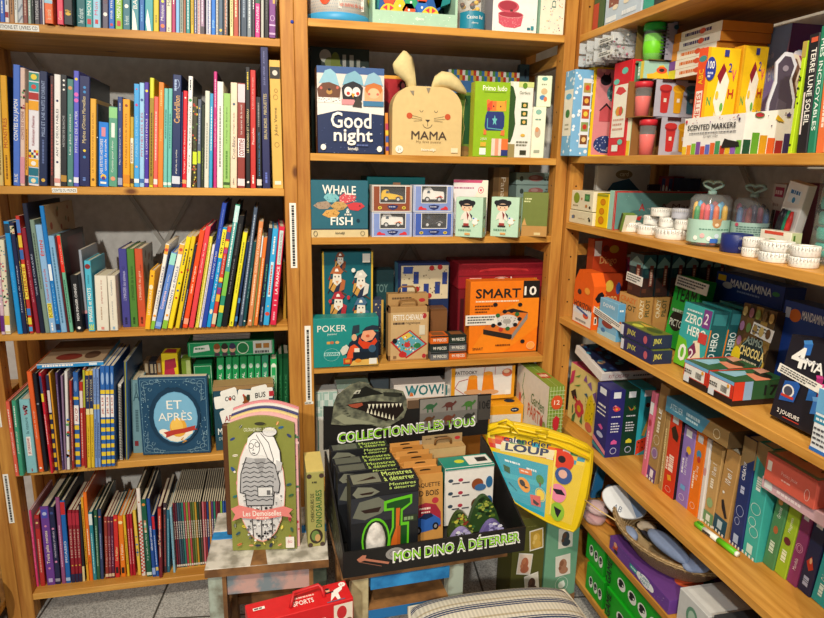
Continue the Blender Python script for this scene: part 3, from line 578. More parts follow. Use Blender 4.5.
# ---------------------------------------------------------------- fourth shelf
S4='fourth left shelf'
row(LZ[3],-.02,[
 (15.4,19.2,6.2,402,'e0604c','salmon red book at the left end',[T('UN CHIEN CACHÉ',.3,.6,'f3e3d6',.25,.7),G(.66,.92,'f3d0c0'),G(.06,.2,'f3d0c0')],{'Y':-.034,'hard':1}),
 (19.5,23.8,11.3,401,'3f9a78','green book with cream page edge beside salmon',[T('JE PEINS UN LOUP',.3,.6,'e6f0e0',.25,.7),G(.66,.94,'d6e6da')],{'Y':-.034,'hard':1}),
 (27,37.4,18.6,400,'86bfc6','wide pale teal book with red boxed title',[('r',.3,.24,.72,.5,'f0e6e0'),T('JE DESSINE',.26,.48,'b02a30',.38,.66,1),T('la nature',.54,.76,'4a6a6e',.35,.65),('d',.35,.8,.7,.92,20,.002,['b05a66'],3),('r',.5,.02,.6,.06,'a02a3a')],{'hard':1,'Y':-.022}),
 (39,43.8,26,372,'e3602a','tall orange book right of pale teal',[T('cherche le loup',.34,.62,'f6dcc4',.35,.65),D(.04,.0025,W_)],{'hard':1,'Y':-.02}),
 (44.5,48.4,33,374,'1b1c24','black book right of tall orange',[D(.7,.0025,'8a8a92')],{'hard':1}),
 (50.8,53.2,39.5,373,'cf2236','thin scarlet booklet poking out',[B(.8,.97,'30406a'),B(.72,.8,'e6d03a'),G(.3,.6,'f0c0c0')],{'Y':-.034}),
 (53.8,57,43.8,376,'2a3050','navy booklet with yellow squares',[('k',.1,.04,.9,.6,1,11,['d9b02a',None]),('r',.1,.62,.9,.85,'d9d2d0')]),
 (57.8,59.5,47.5,373,'d9982a','thin amber booklet',[],{'Y':-.02}),
 (62.4,64.5,55,373,'54406a','thin violet booklet',[G(.1,.9,'9a8ab0')]),
 (64.8,66.8,60.4,376,'8a6f8c','thin mauve booklet',[]),
 (67,70,64.2,371.7,'dedbd9','white booklet with coloured blots',[('d',.1,.1,.9,.6,14,.003,['d04a3a','3a6ab0','e0b83a','5a9a5a'],4)]),
 (72,74.4,69,381,'9c2f26','brick booklet left of the blue striped one',[G(.1,.8,'d9a090')]),
 (74.8,80,71.4,373,'2f62a8','blue booklet with yellow squares and white label',[('r',.06,.46,.94,.66,'efeae6'),T('AU CP',.49,.63,'b03a30',.25,.75,1),('k',.08,.03,.92,.45,1,9,['e6c832',None]),B(.72,.75,'e6c832'),('e',.5,.86,.3,.06,'6a90c8')],{'Y':-.01}),
 (80.8,84.4,78.2,382.6,'b8302a','red booklet with white upper label',[('r',.1,.7,.9,.9,'e6d6cf'),G(.1,.66,'e6b0a0')],{'Y':-.006}),
 (84.8,86.9,82.6,369,'9a2a22','thin red booklet with olive top',[B(.62,.99,'aab03a')]),
 (87.4,91.1,85,371.7,'dcb72e','yellow booklet, left one of two',[B(.62,.96,'20305c'),B(.56,.62,'e6d9a0'),T('LE VOYAGE',.7,.92,'d9cf9a',.3,.7),T('Mon cahier',.12,.44,'5a4a10',.35,.6)]),
 (91.4,94.8,89,371.4,'dcb72e','yellow booklet, right one of two',[B(.62,.96,'20305c'),B(.56,.62,'e6d9a0'),T('LE VOYAGE',.7,.92,'d9cf9a',.3,.7),T('Mon cahier',.12,.44,'5a4a10',.35,.6)]),
 (95.1,98,92.6,369.5,'7b9ad0','light blue booklet, left one of two',[T('LE VOYAGE',.7,.92,'2a3a6a',.3,.7),B(.6,.65,'d9c04a'),G(.1,.5,'3a4a7a')]),
 (98.3,101,96,369.5,'7b9ad0','light blue booklet, right one of two',[T('LE VOYAGE',.7,.92,'2a3a6a',.3,.7),B(.6,.65,'d9c04a'),G(.1,.5,'3a4a7a')]),
]+[
 (a,b,c,366.5,'2c63ae','blue and yellow striped workbook, %s of three'%wd,[('e',.5,.88,.3,.06,'8fb0dc'),B(.73,.77,'e6c832'),('r',.06,.5,.94,.72,'ece6e2'),T('JE LIS',.53,.7,'b03a30',.25,.75,1),('k',.06,.03,.94,.48,1,11,['e6c832',None])])
 for a,b,c,wd in((101.8,106.6,99.8,'left'),(107,111.2,104.7,'middle'),(111.5,115.1,109.8,'right'))
],S4,'booklets on the fourth left shelf',seed=11)
# spiral notebook
def spiral():
    P=along(117,(0,.004,LZ[3]+.0003),(1,0,0));w=along(121.4,(0,.004,LZ[3]),(1,0,0)).x-P.x;h=up_to(P,386)
    root=MB().box(.001,w-.001,.006,.16,0,h,'e6e2d8').box(0,.0012,.003,.165,0,h,'2b2b30').box(w-.0012,w,.003,.165,0,h,'2b2b30').build('spiral_notebook',None,placed(P+Vector((.0042,0,.0018)),0,.06))
    setp(root,'black wire bound notebook right of the blue striped workbooks, fourth left shelf','notebook')
    mb=MB();n=46
    pts=[]
    for i in range(n*8):a=i/8*2*PI;pts.append((w/2+w*.5*math.cos(a),.006+.008*math.sin(a),.004+(h-.008)*i/(n*8)))
    mb.tube(pts,.0008,M('2a2a2e',.3,.05,60,.8),5);lab(mb.build('wire_spiral',root),'black wire spiral')
spiral()
row(LZ[3],.01,[(125.2,126,123.2,362,'1d2f5e','thin navy album between wire notebook and grey blue book',[]),(126,127,123.5,362,'b0b04a','thin olive album between wire notebook and grey blue book',[]),(127.2,128.4,124.8,362,'2f5a94','thin mid blue album touching the grey blue book',[])],S4,None,seed=4)
row(LZ[3],.045,[(130.3,141,127.5,381,'6f95a0','worn grey blue book behind the oval cover',[('t','A',.2,.72,.8,.86,'3a5a66',0),G(.3,.6,'4a6a74'),('r',.2,.1,.55,.17,'7a2a30'),T('légendes',.86,.96,'3a5a66',.35,.65)],{'hard':1})],S4,None,seed=4)
# flat album lying on the booklets
zt=at(70,371.5,1,-.012).z
a,b=at(37,369,1,-.012),at(103.5,367,1,-.012)
o=carton('album','large thin album lying flat on top of the booklets','book',(a.x,-.012,zt+.0068),b.x-a.x,.2,.011,'2f8fcc',{'t':[('r',0,.005,1,1,'6b5238'),('r',.02,.02,.98,.5,'a58e72'),('e',.4,.25,.2,.14,'7a2f26'),('e',.75,.3,.12,.16,'5a4030'),('r',.1,.62,.9,.9,'7d6245')],'f':[('g',.08,.3,.55,.7,W_,0),('r',.78,.25,.9,.75,'d9e8f2'),('r',0,.8,1,1,'dcd6cb')]},ch=.0005,yaw=.02)
# oval-framed cover standing face out
NAVY='1f4766'
a=at(142.5,455.5,2,LZ[3]);b=at(210.5,452.8,2,LZ[3]);w=b.x-a.x;h=up_to(a,379)
vine=[]
for sx in(-1,1):
    for sy in(-1,1):
        cx,cy=.5+sx*.4,.5+sy*.41
        for k,(dx,dy,r)in enumerate(((0,0,.05),(-.1,.03,.035),(.02,-.1,.035),(-.18,.05,.025),(.04,-.18,.025),(-.07,-.06,.025))):
            vine.append(('o',cx+sx*dx,cy+sy*dy,r,r*.85,.0008,'8fb3c4',20*k,300+20*k))
        vine.append(('n',[(cx,cy-sy*.22),(cx+sx*.02,cy),(cx-sx*.24,cy+sy*.04)],.0008,'8fb3c4'))
art=[('o',.5,.5,.47,.475,.0008,'8fb3c4',45,45.1),('n',[(.03,.03),(.97,.03),(.97,.97),(.03,.97),(.03,.03)],.0009,'6f9ab0')]+vine+[
 ('d',.03,.25,.14,.75,18,.0012,['8fb3c4'],2),('d',.86,.25,.97,.75,18,.0012,['8fb3c4'],9),('d',.25,.9,.75,.97,14,.0012,['8fb3c4'],12),
 ('p',[(.38,.86),(.44,.88),(.5,.85),(.56,.88),(.62,.86),(.58,.83),(.5,.82),(.42,.83)],'16324a'),
 ('e',.51,.5,.375,.375,'16364f'),('e',.52,.49,.32,.33,'6aa5c8'),('e',.52,.49,.31,.32,'79b2d2'),
 ('p',[(.27,.33),(.36,.34),(.45,.3),(.55,.27),(.66,.3),(.76,.34),(.72,.26),(.62,.19),(.52,.17),(.42,.19),(.32,.26)],'f0e7d2'),('e',.33,.31,.06,.035,'f6eedc'),('e',.7,.3,.06,.04,'f6eedc'),
 ('e',.55,.36,.125,.125,'e5a93c'),('e',.53,.38,.09,.09,'f0c25a'),
 ('p',[(.33,.3),(.48,.33),(.62,.345),(.8,.38),(.79,.34),(.83,.33),(.65,.29),(.5,.27),(.36,.23),(.37,.27)],'b63a2e'),
 ('n',[(.62,.23),(.58,.2),(.66,.18),(.6,.16)],.002,'d9982e'),
 ('t','ET',.4,.6,.62,.71,'f2f0e6',0),('t','APRÈS',.27,.45,.76,.58,'f2f0e6',0)]
o=carton('picture_book','dark blue picture book facing out, pale blue oval and golden sun','book',(a.x,a.y,LZ[3]+.0012),w,.022,h,NAVY,{'f':art},yaw=math.atan2(b.y-a.y,w),tip=-.03,ch=.001)
d=.022
pb=MB();pb.box(.003,w-.003,.003,d-.003,h-.001,h+.0006,PAPER);lab(pb.build('page_block',o),'cream top page edge')
# word memory game with picture cards
a=at(211.5,448,2,LZ[3]);Y0=.02
a=along(211.5,(0,Y0,LZ[3]),(1,0,0));b=along(271,(0,Y0,LZ[3]),(1,0,0));w=b.x-a.x;h=up_to(a,388)
def card(cx,cy,s,rot,ops,r=.1):
    c,q=math.cos(rot),math.sin(rot);A=1.12
    f=lambda x,y:(cx+(x*c-y*q)*s,cy+(x*q+y*c)*s*A)
    out=[('p',[f(x,y)for x,y in((-.42,-.5),(.42,-.5),(.5,-.42),(.5,.42),(.42,.5),(-.42,.5),(-.5,.42),(-.5,-.42))],'f0efe9')]
    return out
COQ=[('r',0,.94,1,1,'9a7a50')]+card(.1,.76,.17,.1,[])+card(.27,.81,.27,.2,[])+card(.52,.79,.25,-.12,[])+card(.77,.83,.27,.14,[])+card(.91,.86,.15,.0,[])+card(.26,.5,.29,.25,[])+card(.52,.53,.26,-.2,[])+[
 ('t','COQ',.19,.76,.36,.84,'2b2b33',0,1,.02),('e',.275,.805,.02,.025,'c0392b'),('t','BUS',.69,.79,.86,.87,'2b2b33',0,1,.015),('t','ARA',.17,.45,.36,.54,'a0303a',0,1,.03),
 ('p',[(.47,.73),(.5,.77),(.49,.83),(.52,.85),(.55,.81),(.6,.86),(.6,.77),(.55,.71),(.53,.71)],'8a4a1e'),('e',.495,.85,.015,.02,'c0392b'),('n',[(.53,.71),(.53,.67)],.0012,'c9822a'),('e',.57,.81,.03,.05,'2f3f2f'),
 ('r',.92,.81,1,.89,'b8303a'),('e',.52,.56,.06,.06,'8a4a1e'),('e',.54,.49,.05,.05,'e0a030'),('t','MEMO',.05,.26,.36,.36,'e6ece6',0,1),('t','DES MOTS',.06,.17,.34,.22,'b9c9c9',0)]
carton('memory_game','dark teal memory game box with letter and rooster cards','game box',(a.x,Y0,LZ[3]+.0003),w,.055,h,'20485a',{'f':COQ,'t':[('r',0,0,1,1,'a98a5c')]},yaw=.03)
# green game boxes at the back of the shelf
GR='1f9a55'
row(LZ[3],.135,[(a,b,a-.3,ty,c,'green card game box, %s'%wd,[('r',.12,.04,.88,.9,'2fae68'),('r',.2,.06,.8,.84,c),('e',.5,.86,.3,.03,'d6ecd9'),T('LE MONDE ANIMAL',.2,.78,'e6f3e6',.32,.68,1)],{'name':'card_game_box','cat':'game box','d':.1})
 for a,b,ty,c,wd in((217,224.2,356.5,GR,'leftmost upright under the lying box'),(226,232,356,'2aa05e','second upright under the lying box'),(232.6,239.2,356,GR,'third upright under the lying box'),(240,247.2,355.5,'1c8f4e','fourth upright under the lying box'),(248,254.2,355,GR,'fifth upright under the lying box'),(254.8,261,355,'2aa05e','sixth upright under the lying box'),(262,268.6,354.5,'3a9a78','seventh upright under the lying box'))],'','green card games on the fourth left shelf',seed=6)
for o in[q for q in bpy.data.objects if q.name.startswith('card_game_box')]:o['label']=o['label'].rstrip(', ')+', fourth left shelf'
row(LZ[3],.075,[(271,277.4,270.4,359.5,'27a55c','bright green upright game box with white lettering',[('r',.1,.03,.9,.93,'d6ecd9'),('r',.17,.04,.83,.9,'27a55c'),T('LE MONDE AQUATIQUE',.14,.8,'f0f6ee',.32,.7,1),('e',.5,.93,.3,.02,'e6f0e0')],{'name':'card_game_box','cat':'game box','d':.1})],S4,None,seed=1)
row(LZ[3],.11,[(277.9,283,277.4,354.5,'145c33','dark green upright game box left of the post, inner',[T('ANIMAUX',.15,.75,'3f8f5c',.3,.7)],{'name':'card_game_box','cat':'game box','d':.1}),(283.3,289,283,354,'124f2d','dark green upright game box touching the post',[T('ANIMAUX',.15,.75,'3f8f5c',.3,.7)],{'name':'card_game_box','cat':'game box','d':.1})],S4,None,seed=1)
Pz=LZ[3]
a=along(197.8,(0,.12,Pz),(1,0,0));b=along(216,(0,.12,Pz),(1,0,0))
carton('card_game_box','small dark green game box facing out, left of the upright green ones','game box',(a.x,.12,Pz+.0003),b.x-a.x-.001,.08,up_to(a,364.5),'1c8450',{'f':[('n',[(.05,.03),(.05,.97),(.95,.97),(.95,.03)],.0012,'bfe0c8'),('t','MON PREMIER',.12,.8,.86,.85,'e6f0e6',0),('t','DOMINO',.25,.7,.7,.75,'e6f0e6',0),('o',.5,.4,.3,.16,.001,'bfe0c8')]})
# lying box: rests on the upright ones
zt=at(230,356.3,1,.135).z+.0015
a,b=at(188.4,359,1,.118),at(274.5,354,1,.118);zb=max(zt,.5*(a.z+b.z));top=at(187,342.4,1,.118).z
def face3(x,c,hair):return[('e',x,.45,.035,.2,c),('e',x,.62,.04,.16,hair),('r',x-.03,.05,x+.03,.25,'4a3a4a'),('e',x,.72,.03,.12,hair)]
carton('game_box','long green game box lying on the upright green boxes','game box',(a.x,.118,zb),b.x-a.x,.11,top-zb,'149458',{'f':[('n',[(.02,.1),(.98,.1),(.98,.9),(.02,.9),(.02,.1)],.0012,'8fd0a4'),('p',[(.06,.3),(.25,.42),(.24,.78),(.07,.66)],'e6efe4'),('g',.08,.5,.22,.6,'3a8a5a',0)]+face3(.33,'e0b090','8a4a22')+face3(.42,'e6c0a0','30261f')+face3(.51,'d9a888','3a3050')+[('e',.63,.5,.07,.38,'d6e8cf'),('e',.63,.5,.06,.32,'1f7a46'),('r',.75,.1,.97,.92,'cfd6cf'),('r',.78,.45,.85,.75,'9a6a30'),('r',.87,.45,.94,.75,'b07a3a'),('g',.77,.15,.94,.3,'5a5a5a',0)]},yaw=.0)
z1=top+.0004
for(x0,x1,y0,y1,nm)in((193,250,342,339,'lower'),(193.3,250.5,338.6,335.6,'upper')):
    A,Bp=at(x0,y0,1,.125),at(x1,y0-.8,1,.125);hh=abs(at(x0,y1,1,.125).z-A.z)
    carton('card_deck','flat white box on the long green game box, %s of two'%nm,'box',(A.x,.125,z1),Bp.x-A.x,.1,hh,'d9dade',{'f':[('g',.1,.35,.8,.6,'b9bac4',0)]});z1+=hh+.0004
# yellow box and the dark small boxes behind the oval cover
a=along(167.5,(0,.1,Pz),(1,0,0));b=along(183.5,(0,.1,Pz),(1,0,0));h=up_to(a,354)
carton('candy_box','yellow box with red scrawl behind the oval cover','game box',(a.x,.1,Pz+.0003),b.x-a.x,.05,h,'e3c81e',{'f':[('p',[(.15,.8),(.9,.85),(.85,.95),(.2,.93)],'a02a40'),('p',[(.1,.72),(.8,.76),(.75,.84),(.15,.82)],'b83048'),('r',.2,.55,.85,.66,'e8d94a')],'t':[('p',[(.1,.2),(.9,.1),(.8,.8),(.2,.9)],'b02a3a')]},yaw=-.05)
a=along(186.5,(0,.1,Pz),(1,0,0))
carton('card_box','olive green box with a pale side between yellow and green boxes','game box',(a.x,.1,Pz+.0003),.024,.04,up_to(a,359),'6f8a2a',{'f':[('r',.5,.1,.95,.98,'aab878')]})
for i,(x0,x1,ty,c,nm)in enumerate(((144.5,150,361.5,'5a4630','brown leftmost'),(151,156.6,362,'23222a','black left'),(157.2,160.5,362,'2b2a30','black right'),(161,166,361,'8a5a28','chestnut rightmost'))):
    a=along(x0,(0,.11,Pz),(1,0,0));b=along(x1,(0,.11,Pz),(1,0,0))
    carton('small_box','%s little dark box behind the oval cover'%nm,'box',(a.x,.11,Pz+.0003),b.x-a.x-.0006,.05,up_to(a,ty),c,{'f':[('r',.25,.86,.75,.97,'aa9a80')]})

# ---------------------------------------------------------------- bottom shelf
S5='bottom left shelf'
row(LZ[4],.03,[
 (36.6,39,28.6,511,'e0407c','hot pink book at the left end',[T('la danse et le lapin',.25,.8,'f6c6d6',.35,.65)],{'side':'e9c0cf','hard':1}),
 (40.6,45.4,33.8,516,'b8312f','red book with dark label at top',[B(.82,.96,'8a2a3a'),D(.9,.003,'e0c080'),G(.2,.7,'e6a090')]),
 (47.3,55.6,39.5,507.5,'6d3f96','wide purple book with blue emblem',[('r',.15,.86,.85,.97,'4a4fb5'),D(.915,.005,'b9bfe6'),T('Trois jolis contes',.28,.7,'f0e2c9',.28,.75,1),D(.76,.003,'d98ab5'),D(.22,.003,'d98ab5'),('r',.25,.04,.75,.09,'c0b0dc')],{'hard':1,'side':'3a3a40'}),
 (55.9,61,48.4,508,'23264a','navy book with pink dots',[D(.93,.004,'3f4f8a'),D(.73,.003,'d98ab5'),D(.3,.003,'d98ab5'),T('PRINCESSES ET RÊVES',.36,.7,'d9d0e6',.3,.7),B(.04,.08,'99a')],{'hard':1}),
 (62,66,55,498,'94507e','mauve book between navy and blue',[G(.2,.7,'d9a6c4')],{'hard':1,'side':'3d4a2a'}),
 (66.3,71,59.4,501.6,'1e66b4','blue book with red top',[B(.84,.99,'c72a2c'),T('PICASSO',.26,.52,'d9e6f6',.25,.7,1),B(.03,.07,'a9c4e6')],{'hard':1,'side':'16223a'}),
 (71.6,75.6,67.3,511,'8f1e2c','dark red volume, left one of three',[B(.8,.97,'b0283a'),T('HISTOIRES',.35,.75,'e0c0b0',.3,.7),D(.24,.002,'d9b04a'),B(0,.12,'22264a')]),
 (75.8,79,70.5,511,'8f1e2c','dark red volume, middle one of three',[B(.8,.97,'b0283a'),T('HISTOIRES',.35,.75,'e0c0b0',.3,.7),D(.24,.002,'d9b04a'),B(0,.12,'22264a')]),
 (79.2,82.6,73.6,511,'8f1e2c','dark red volume, right one of three',[B(.8,.97,'b0283a'),T('HISTOIRES',.35,.75,'e0c0b0',.3,.7),D(.24,.002,'d9b04a'),B(0,.12,'22264a')]),
 (82.9,85.4,78.2,505,'23222a','thin black book with cream foot',[B(0,.2,'d9c994')]),
 (87,89.4,80.4,498,'e2a72c','amber book left of the tall orange',[G(.2,.9,'5a4010')]),
 (89.7,93.2,82.8,493,'ee7420','tall bright orange book',[G(.3,.6,'fae0c0'),T('lièvre',.2,.28,'8a3a10')],{'side':'b9521c','hard':1}),
 (93.4,97,87.6,513,'2d8796','teal book with white top',[B(.82,.98,'dfe8e4'),G(.1,.7,'a0dadf')]),
 (97.2,100.5,93.5,511,'2f5e44','forest green book',[D(.92,.002,'d9c080'),G(.2,.8,'a0c0a8')],{'hard':1,'side':'1b2a24'}),
 (100.8,104,97.6,510,'33446a','slate navy book right of forest green',[D(.9,.0025,'d9704a'),G(.3,.7,'8a9ac0')],{'hard':1,'side':'1b2a24'}),
 (105.7,109,103.6,517.6,'94382c','russet volume, left one of three',[D(.93,.002,'e0a080'),T('légendes',.2,.7,'d9a090'),B(.03,.08,'d9c0a0')]),
 (109.2,112,106.6,517.6,'7d2b3c','wine volume, middle one of three',[D(.93,.002,'e0a080'),T('légendes',.2,.7,'d9a0a0'),B(.03,.08,'d9c0a0')]),
 (112.2,114.9,109.2,517.6,'5e2746','plum volume, right one of three',[D(.93,.002,'e0a080'),T('légendes',.2,.7,'c99ab0'),B(.03,.08,'d9c0a0')]),
 (115.4,119.8,112.2,516,'cf2e2b','red book with black square near its foot',[T('Le Fablier',.28,.5,'f6e0a0',.25,.75),('r',.2,.07,.8,.17,'2a1a1a'),D(.93,.003,'e0b040')],{'hard':1,'side':'1d5560'}),
 (121.2,126,116.8,516.7,'e97c1e','orange book with black square near its foot',[T('Le Fablier',.28,.55,'faeccc',.25,.75),('r',.2,.06,.8,.16,'2a1a1a'),D(.9,.005,'f6e2a0')],{'hard':1}),
 (127.4,129.8,122.6,515.7,'e2bb2e','narrow yellow book between orange and crimson',[G(.2,.7,'8a6a1a')]),
 (130.5,133,126.2,515,'b01e30','crimson thin book, left one of two',[G(.2,.8,'e09a9a')]),
 (133.3,135.9,128.6,514.7,'b01e30','crimson thin book, right one of two',[G(.2,.8,'e09a9a')]),
 (138.2,141.4,131.4,511,'e5bf48','yellow book with blue speckles',[D(.6,.002,'3a5a9a'),D(.48,.0025,'3a7ac0'),G(.3,.44,'3a5a9a'),D(.36,.003,'2a6a9a')]),
 (142,145.8,136,489,'e4d9d0','white topped tall book with red check lower spine',[('k',.05,.03,.95,.64,2,30,['c0483a',None]),D(.85,.002,'b0603a')],{'hard':1,'side':'4b4a44','Y':.024}),
 (147,152.3,139.4,500.4,'13573f','dark emerald book with orange shield',[D(.94,.004,'e08a3a'),('k',.3,.58,.7,.74,1,5,['d9c9b0','c08a6a','8fb09a']),T('Il y avait une fois',.22,.56,'cfe0d4',.3,.7),B(.02,.06,'cfe0d4')],{'hard':1,'side':'1b2322','Y':.018}),
 (152.7,156.2,145.9,499.5,'1f4a96','royal blue book beside dark emerald',[T('RÊVES ET SONGES',.35,.66,'e0e8fa',.25,.75,1),B(.03,.12,'8fa8dc')],{'hard':1,'side':'161d33','Y':.014}),
 (156.5,159.2,151.2,516,'2c5cae','blue book with scarlet upper part',[B(.78,.99,'c0202c'),B(.1,.16,'d9c06a'),G(.2,.7,'b0c4ea')],{'Y':.014}),
 (159.4,162.6,157.6,507.5,'74202c','maroon book sticking out of the row',[B(.7,.98,'c0402f'),G(.3,.9,'e6c0b0'),('d',.1,.3,.9,.6,8,.002,['2a2a30','d9a080'],3)],{'Y':.006}),
 (163,166.3,162,504,'41343c','dark mottled book with pale top figure',[D(.93,.0028,'d9cfc0'),G(.1,.85,'b0504a')],{'Y':.026}),
 (166.7,169.6,164.6,511,'2d6c86','petrol slim book left of pale blue',[G(.1,.9,'8ac0d0')],{'Y':.026}),
 (173.2,175.4,168.6,508,'8fc0d6','pale blue slim book at the row of thin albums',[G(.2,.9,'5a8aa0')],{'Y':.022}),
],S5,'books on the bottom left shelf',seed=13)
thin=[('7d2434','maroon'),('5a3040','dark plum'),('3c566a','slate'),('2c4a58','dark slate'),('2f7a70','teal'),('b03a4a','rose red'),('7f9a3c','moss green'),('b84a52','coral red'),('4a5a2c','dark olive'),('6a7a3a','olive'),('c2922f','amber'),('21452f','bottle green'),('5a4a3a','brown'),('c96a76','pink'),('8a2b34','deep red'),('23407a','navy'),('c98a3a','ochre'),('5b3a78','violet'),('2e7f6a','sea green'),('82303a','garnet'),('5e2030','burgundy'),('86b04a','apple green'),('2f58a4','cobalt'),('1f3f8a','dark cobalt')]
rows=[]
for i,(c,nm)in enumerate(thin):
    t=i/(len(thin)-1);xb=177+t*49;xt=171.6+t*53.2
    rows.append((xb,xb+1.95,xt,503.5-2*t,c,'%s spine among the thin albums'%nm,[G(.45,.75,'cfc4b8',.3,.7),B(.02,.05,'d9d4c8')],{'Y':.042,'side':'2a2522','d':.2,'name':'album'}))
row(LZ[4],.042,rows,S5,'thin albums on the bottom left shelf',seed=17)
# round dark thing on the neighbouring shelf
PZ=at(2,601,1,0).z
mb=MB();mb.lathe([(.0,0),(.038,.0),(.05,.012),(.056,.04),(.054,.065),(.044,.088),(.02,.1),(0,.102)],M('51463c',.6,.25,25),24)
o=mb.build('round_pouffe',None,placed((-.742+.032,-.075,PZ+.0003)));setp(o,'dark brown rounded object cut off by the left edge, low shelf','ornament')
# ---------------------------------------------------------------- middle bookcase
def lb(name,label,cat,x0,x1,yt,Y,z,d,col,art=None,**k):
    a=along(x0,(0,Y,z),(1,0,0));b=along(x1,(0,Y,z),(1,0,0))
    return carton(name,label,cat,(a.x,Y,z+.0003),b.x-a.x,d,k.pop('h',None)or up_to((.5*(a.x+b.x),Y,z),yt),col,art,**k)
def rb(name,label,cat,x0,x1,yt,X,z,d,col,art=None,**k):
    a=along(x0,(X,0,z),(0,-1,0));b=along(x1,(X,0,z),(0,-1,0));a.y=min(a.y,-.0156);b.y=min(b.y,a.y-.012)
    return carton(name,label,cat,(X,a.y,z+.0003),a.y-b.y,d,k.pop('h',None)or up_to((X,a.y,z),yt),col,art,yaw=-PI/2+k.pop('turn',0),**k)
def gb(name,label,cat,A,Bq,yt,z,d,col,art=None,**k):
    a,b=at(*A,2,z),at(*Bq,2,z);v=b-a
    return carton(name,label,cat,(a.x,a.y,z+.0003),v.length,d,k.pop('h',None)or up_to(a,yt),col,art,yaw=math.atan2(v.y,v.x),**k)
def rfile(names,cat,x0,x1,yt,X,z,d,step,col,fronts,sides,name='card_game_box',h=None,tip=0):
    a=along(x0,(X,0,z),(0,-1,0));b=along(x1,(X,0,z),(0,-1,0));h=h or up_to(a,yt);out=[]
    for i,n in enumerate(names):out.append(carton(name,n,cat,(X+i*step,a.y+.0015*(i%2),z+.0003),a.y-b.y,d,h*(1-.006*(i%2)),col[i]if isinstance(col,(list,tuple))else col,{'f':fronts[min(i,len(fronts)-1)],'r':sides[i]if isinstance(sides[0],list)else sides},yaw=-PI/2,tip=tip))
    return out,h
z1,z2,z3,z4,z5=MZ
# --- top board
a=along(308.5,(0,.085,z1),(1,0,0));b=along(371.5,(0,.085,z1),(1,0,0));R=(b.x-a.x)/2;cx,cy=(a.x+b.x)/2,R+.004
def drum():
    mb=MB();H=.15
    mb.lathe([(R-.002,0),(R,.003),(R,.018),(R-.0008,.0185)],'3f9ccf',40);mb.lathe([(R-.0008,.0185),(R-.0008,H-.02)],'e9e6e0',40)
    o=mb.build('keepsake_tin',None,placed((cx,cy,z1+.0003)));setp(o,'round white dotted tin with blue rim on the top middle shelf','tin')
    l=MB();l.lathe([(R-.0008,H-.02),(R,H-.019),(R,H),(0,H+.002)],'3f9ccf',40);lab(l.build('lid',o),'blue lid')
    mp=lambda u,v,e:((R+e)*math.sin((u-.5)*PI),-(R+e)*math.cos((u-.5)*PI),.02+v*(H-.04))
    dots=[]
    for i in range(46):
        for j in range(16):dots.append(('e',.02+i/47+(j%2)*.01,.03+j/16.5,.0035,.009,'9fb0c0',0,360))
    p=MB()
    for op in dots:paint(p,mp,R*PI,H-.04,[op])
    paint(p,mp,R*PI,H-.04,[('e',.35,.33,.06,.2,'e0502f'),('t','mes',.32,.36,.38,.42,W_,0,.5),('t','jeu',.32,.24,.38,.3,W_,0,.5),('r',.48,.06,.76,.4,'ebe8e2'),('t','les petits',.5,.26,.74,.37,'d8583a',0),('t','les autres du tout',.49,.1,.75,.19,'d8583a',0),('e',.86,.35,.03,.1,'d9b84a'),('e',.88,.25,.02,.06,'6a9a5a')],.0016)
    p.build('printed_wrap',o)
drum()
def pull_toy_box():
    Y=.006;a=along(372.5,(0,Y,z1),(1,0,0));b=along(457,(0,Y,z1),(1,0,0));w=b.x-a.x;d,h,t,lip=.11,.2,.003,.03
    mb=MB();c='a9cdb4'
    mb.box(0,t*2,0,d,0,h,c).box(w-t*2,w,0,d,0,h,c).box(2*t,w-2*t,d-t,d,0,h,'0d4a52').box(2*t,w-2*t,0,d-t,0,t,c).box(2*t,w-2*t,0,t,t,lip,c).box(0,w,0,d,h,h+t,c)
    mp,su,sv=face('f',w,d,h);paint(mb,mp,su,sv,[('t','djeco',.5,.055,.6,.095,'f3f3ea',0,1),('d',.02,.01,.98,.14,26,.0009,['e6f0e6'],4)])
    o=mb.build('toy_box',None,placed((a.x,Y,z1+.0003)));setp(o,'mint green open box holding a teal pull toy with red wheels','toy box')
    t_=MB();tl='117d80'
    t_.prism([(.02+.0,.05),(.035,.04),(.09,.035),(.16,.04),(.175,.06),(.185,.1),(.15,.13),(.12,.125),(.09,.14),(.05,.13),(.025,.09)],.035,.075,'1c55a0')
    for i,(x,z,cc)in enumerate(((.045,.075,'d8502f'),(.072,.095,'e8c22f'),(.1,.07,'2f9a6a'),(.072,.06,'e8c22f'),(.1,.1,'2f9a6a'),(.128,.085,'d8502f'),(.128,.06,'2a6ac0'),(.095,.052,'e2582a'))):
        t_.prism([(x+.017*math.cos(k*PI/3),z+.017*math.sin(k*PI/3))for k in range(6)],.033,.036,cc)
        t_.prism([(x+.003*math.cos(k*PI/4),z+.003*math.sin(k*PI/4))for k in range(8)],.0325,.0335,W_)
    t_.prism([(.165,.06),(.2,.075),(.205,.12),(.195,.16),(.17,.17),(.155,.13),(.155,.09)],.035,.075,tl);t_.prism([(.012,.05),(.03,.055),(.03,.1),(.012,.12)],.04,.07,tl)
    toy=t_.build('pull_toy',o,None);toy.location=(0,-.005,-.012);lab(toy,'teal pull toy with coloured hexagons')
    for x in(.04,.145):
        wb=MB();wb.prism([(x+.021*math.cos(k*PI/10),.038+.021*math.sin(k*PI/10))for k in range(20)],.012,.03,'e8c62f')
        for k in range(6):q=k*PI/3;wb.prism([(x+.006*math.cos(q),.038+.006*math.sin(q)),(x+.018*math.cos(q-.35),.038+.018*math.sin(q-.35)),(x+.018*math.cos(q+.35),.038+.018*math.sin(q+.35))],.0115,.013,'cf3448')
        wb.build('wheel',toy)
pull_toy_box()
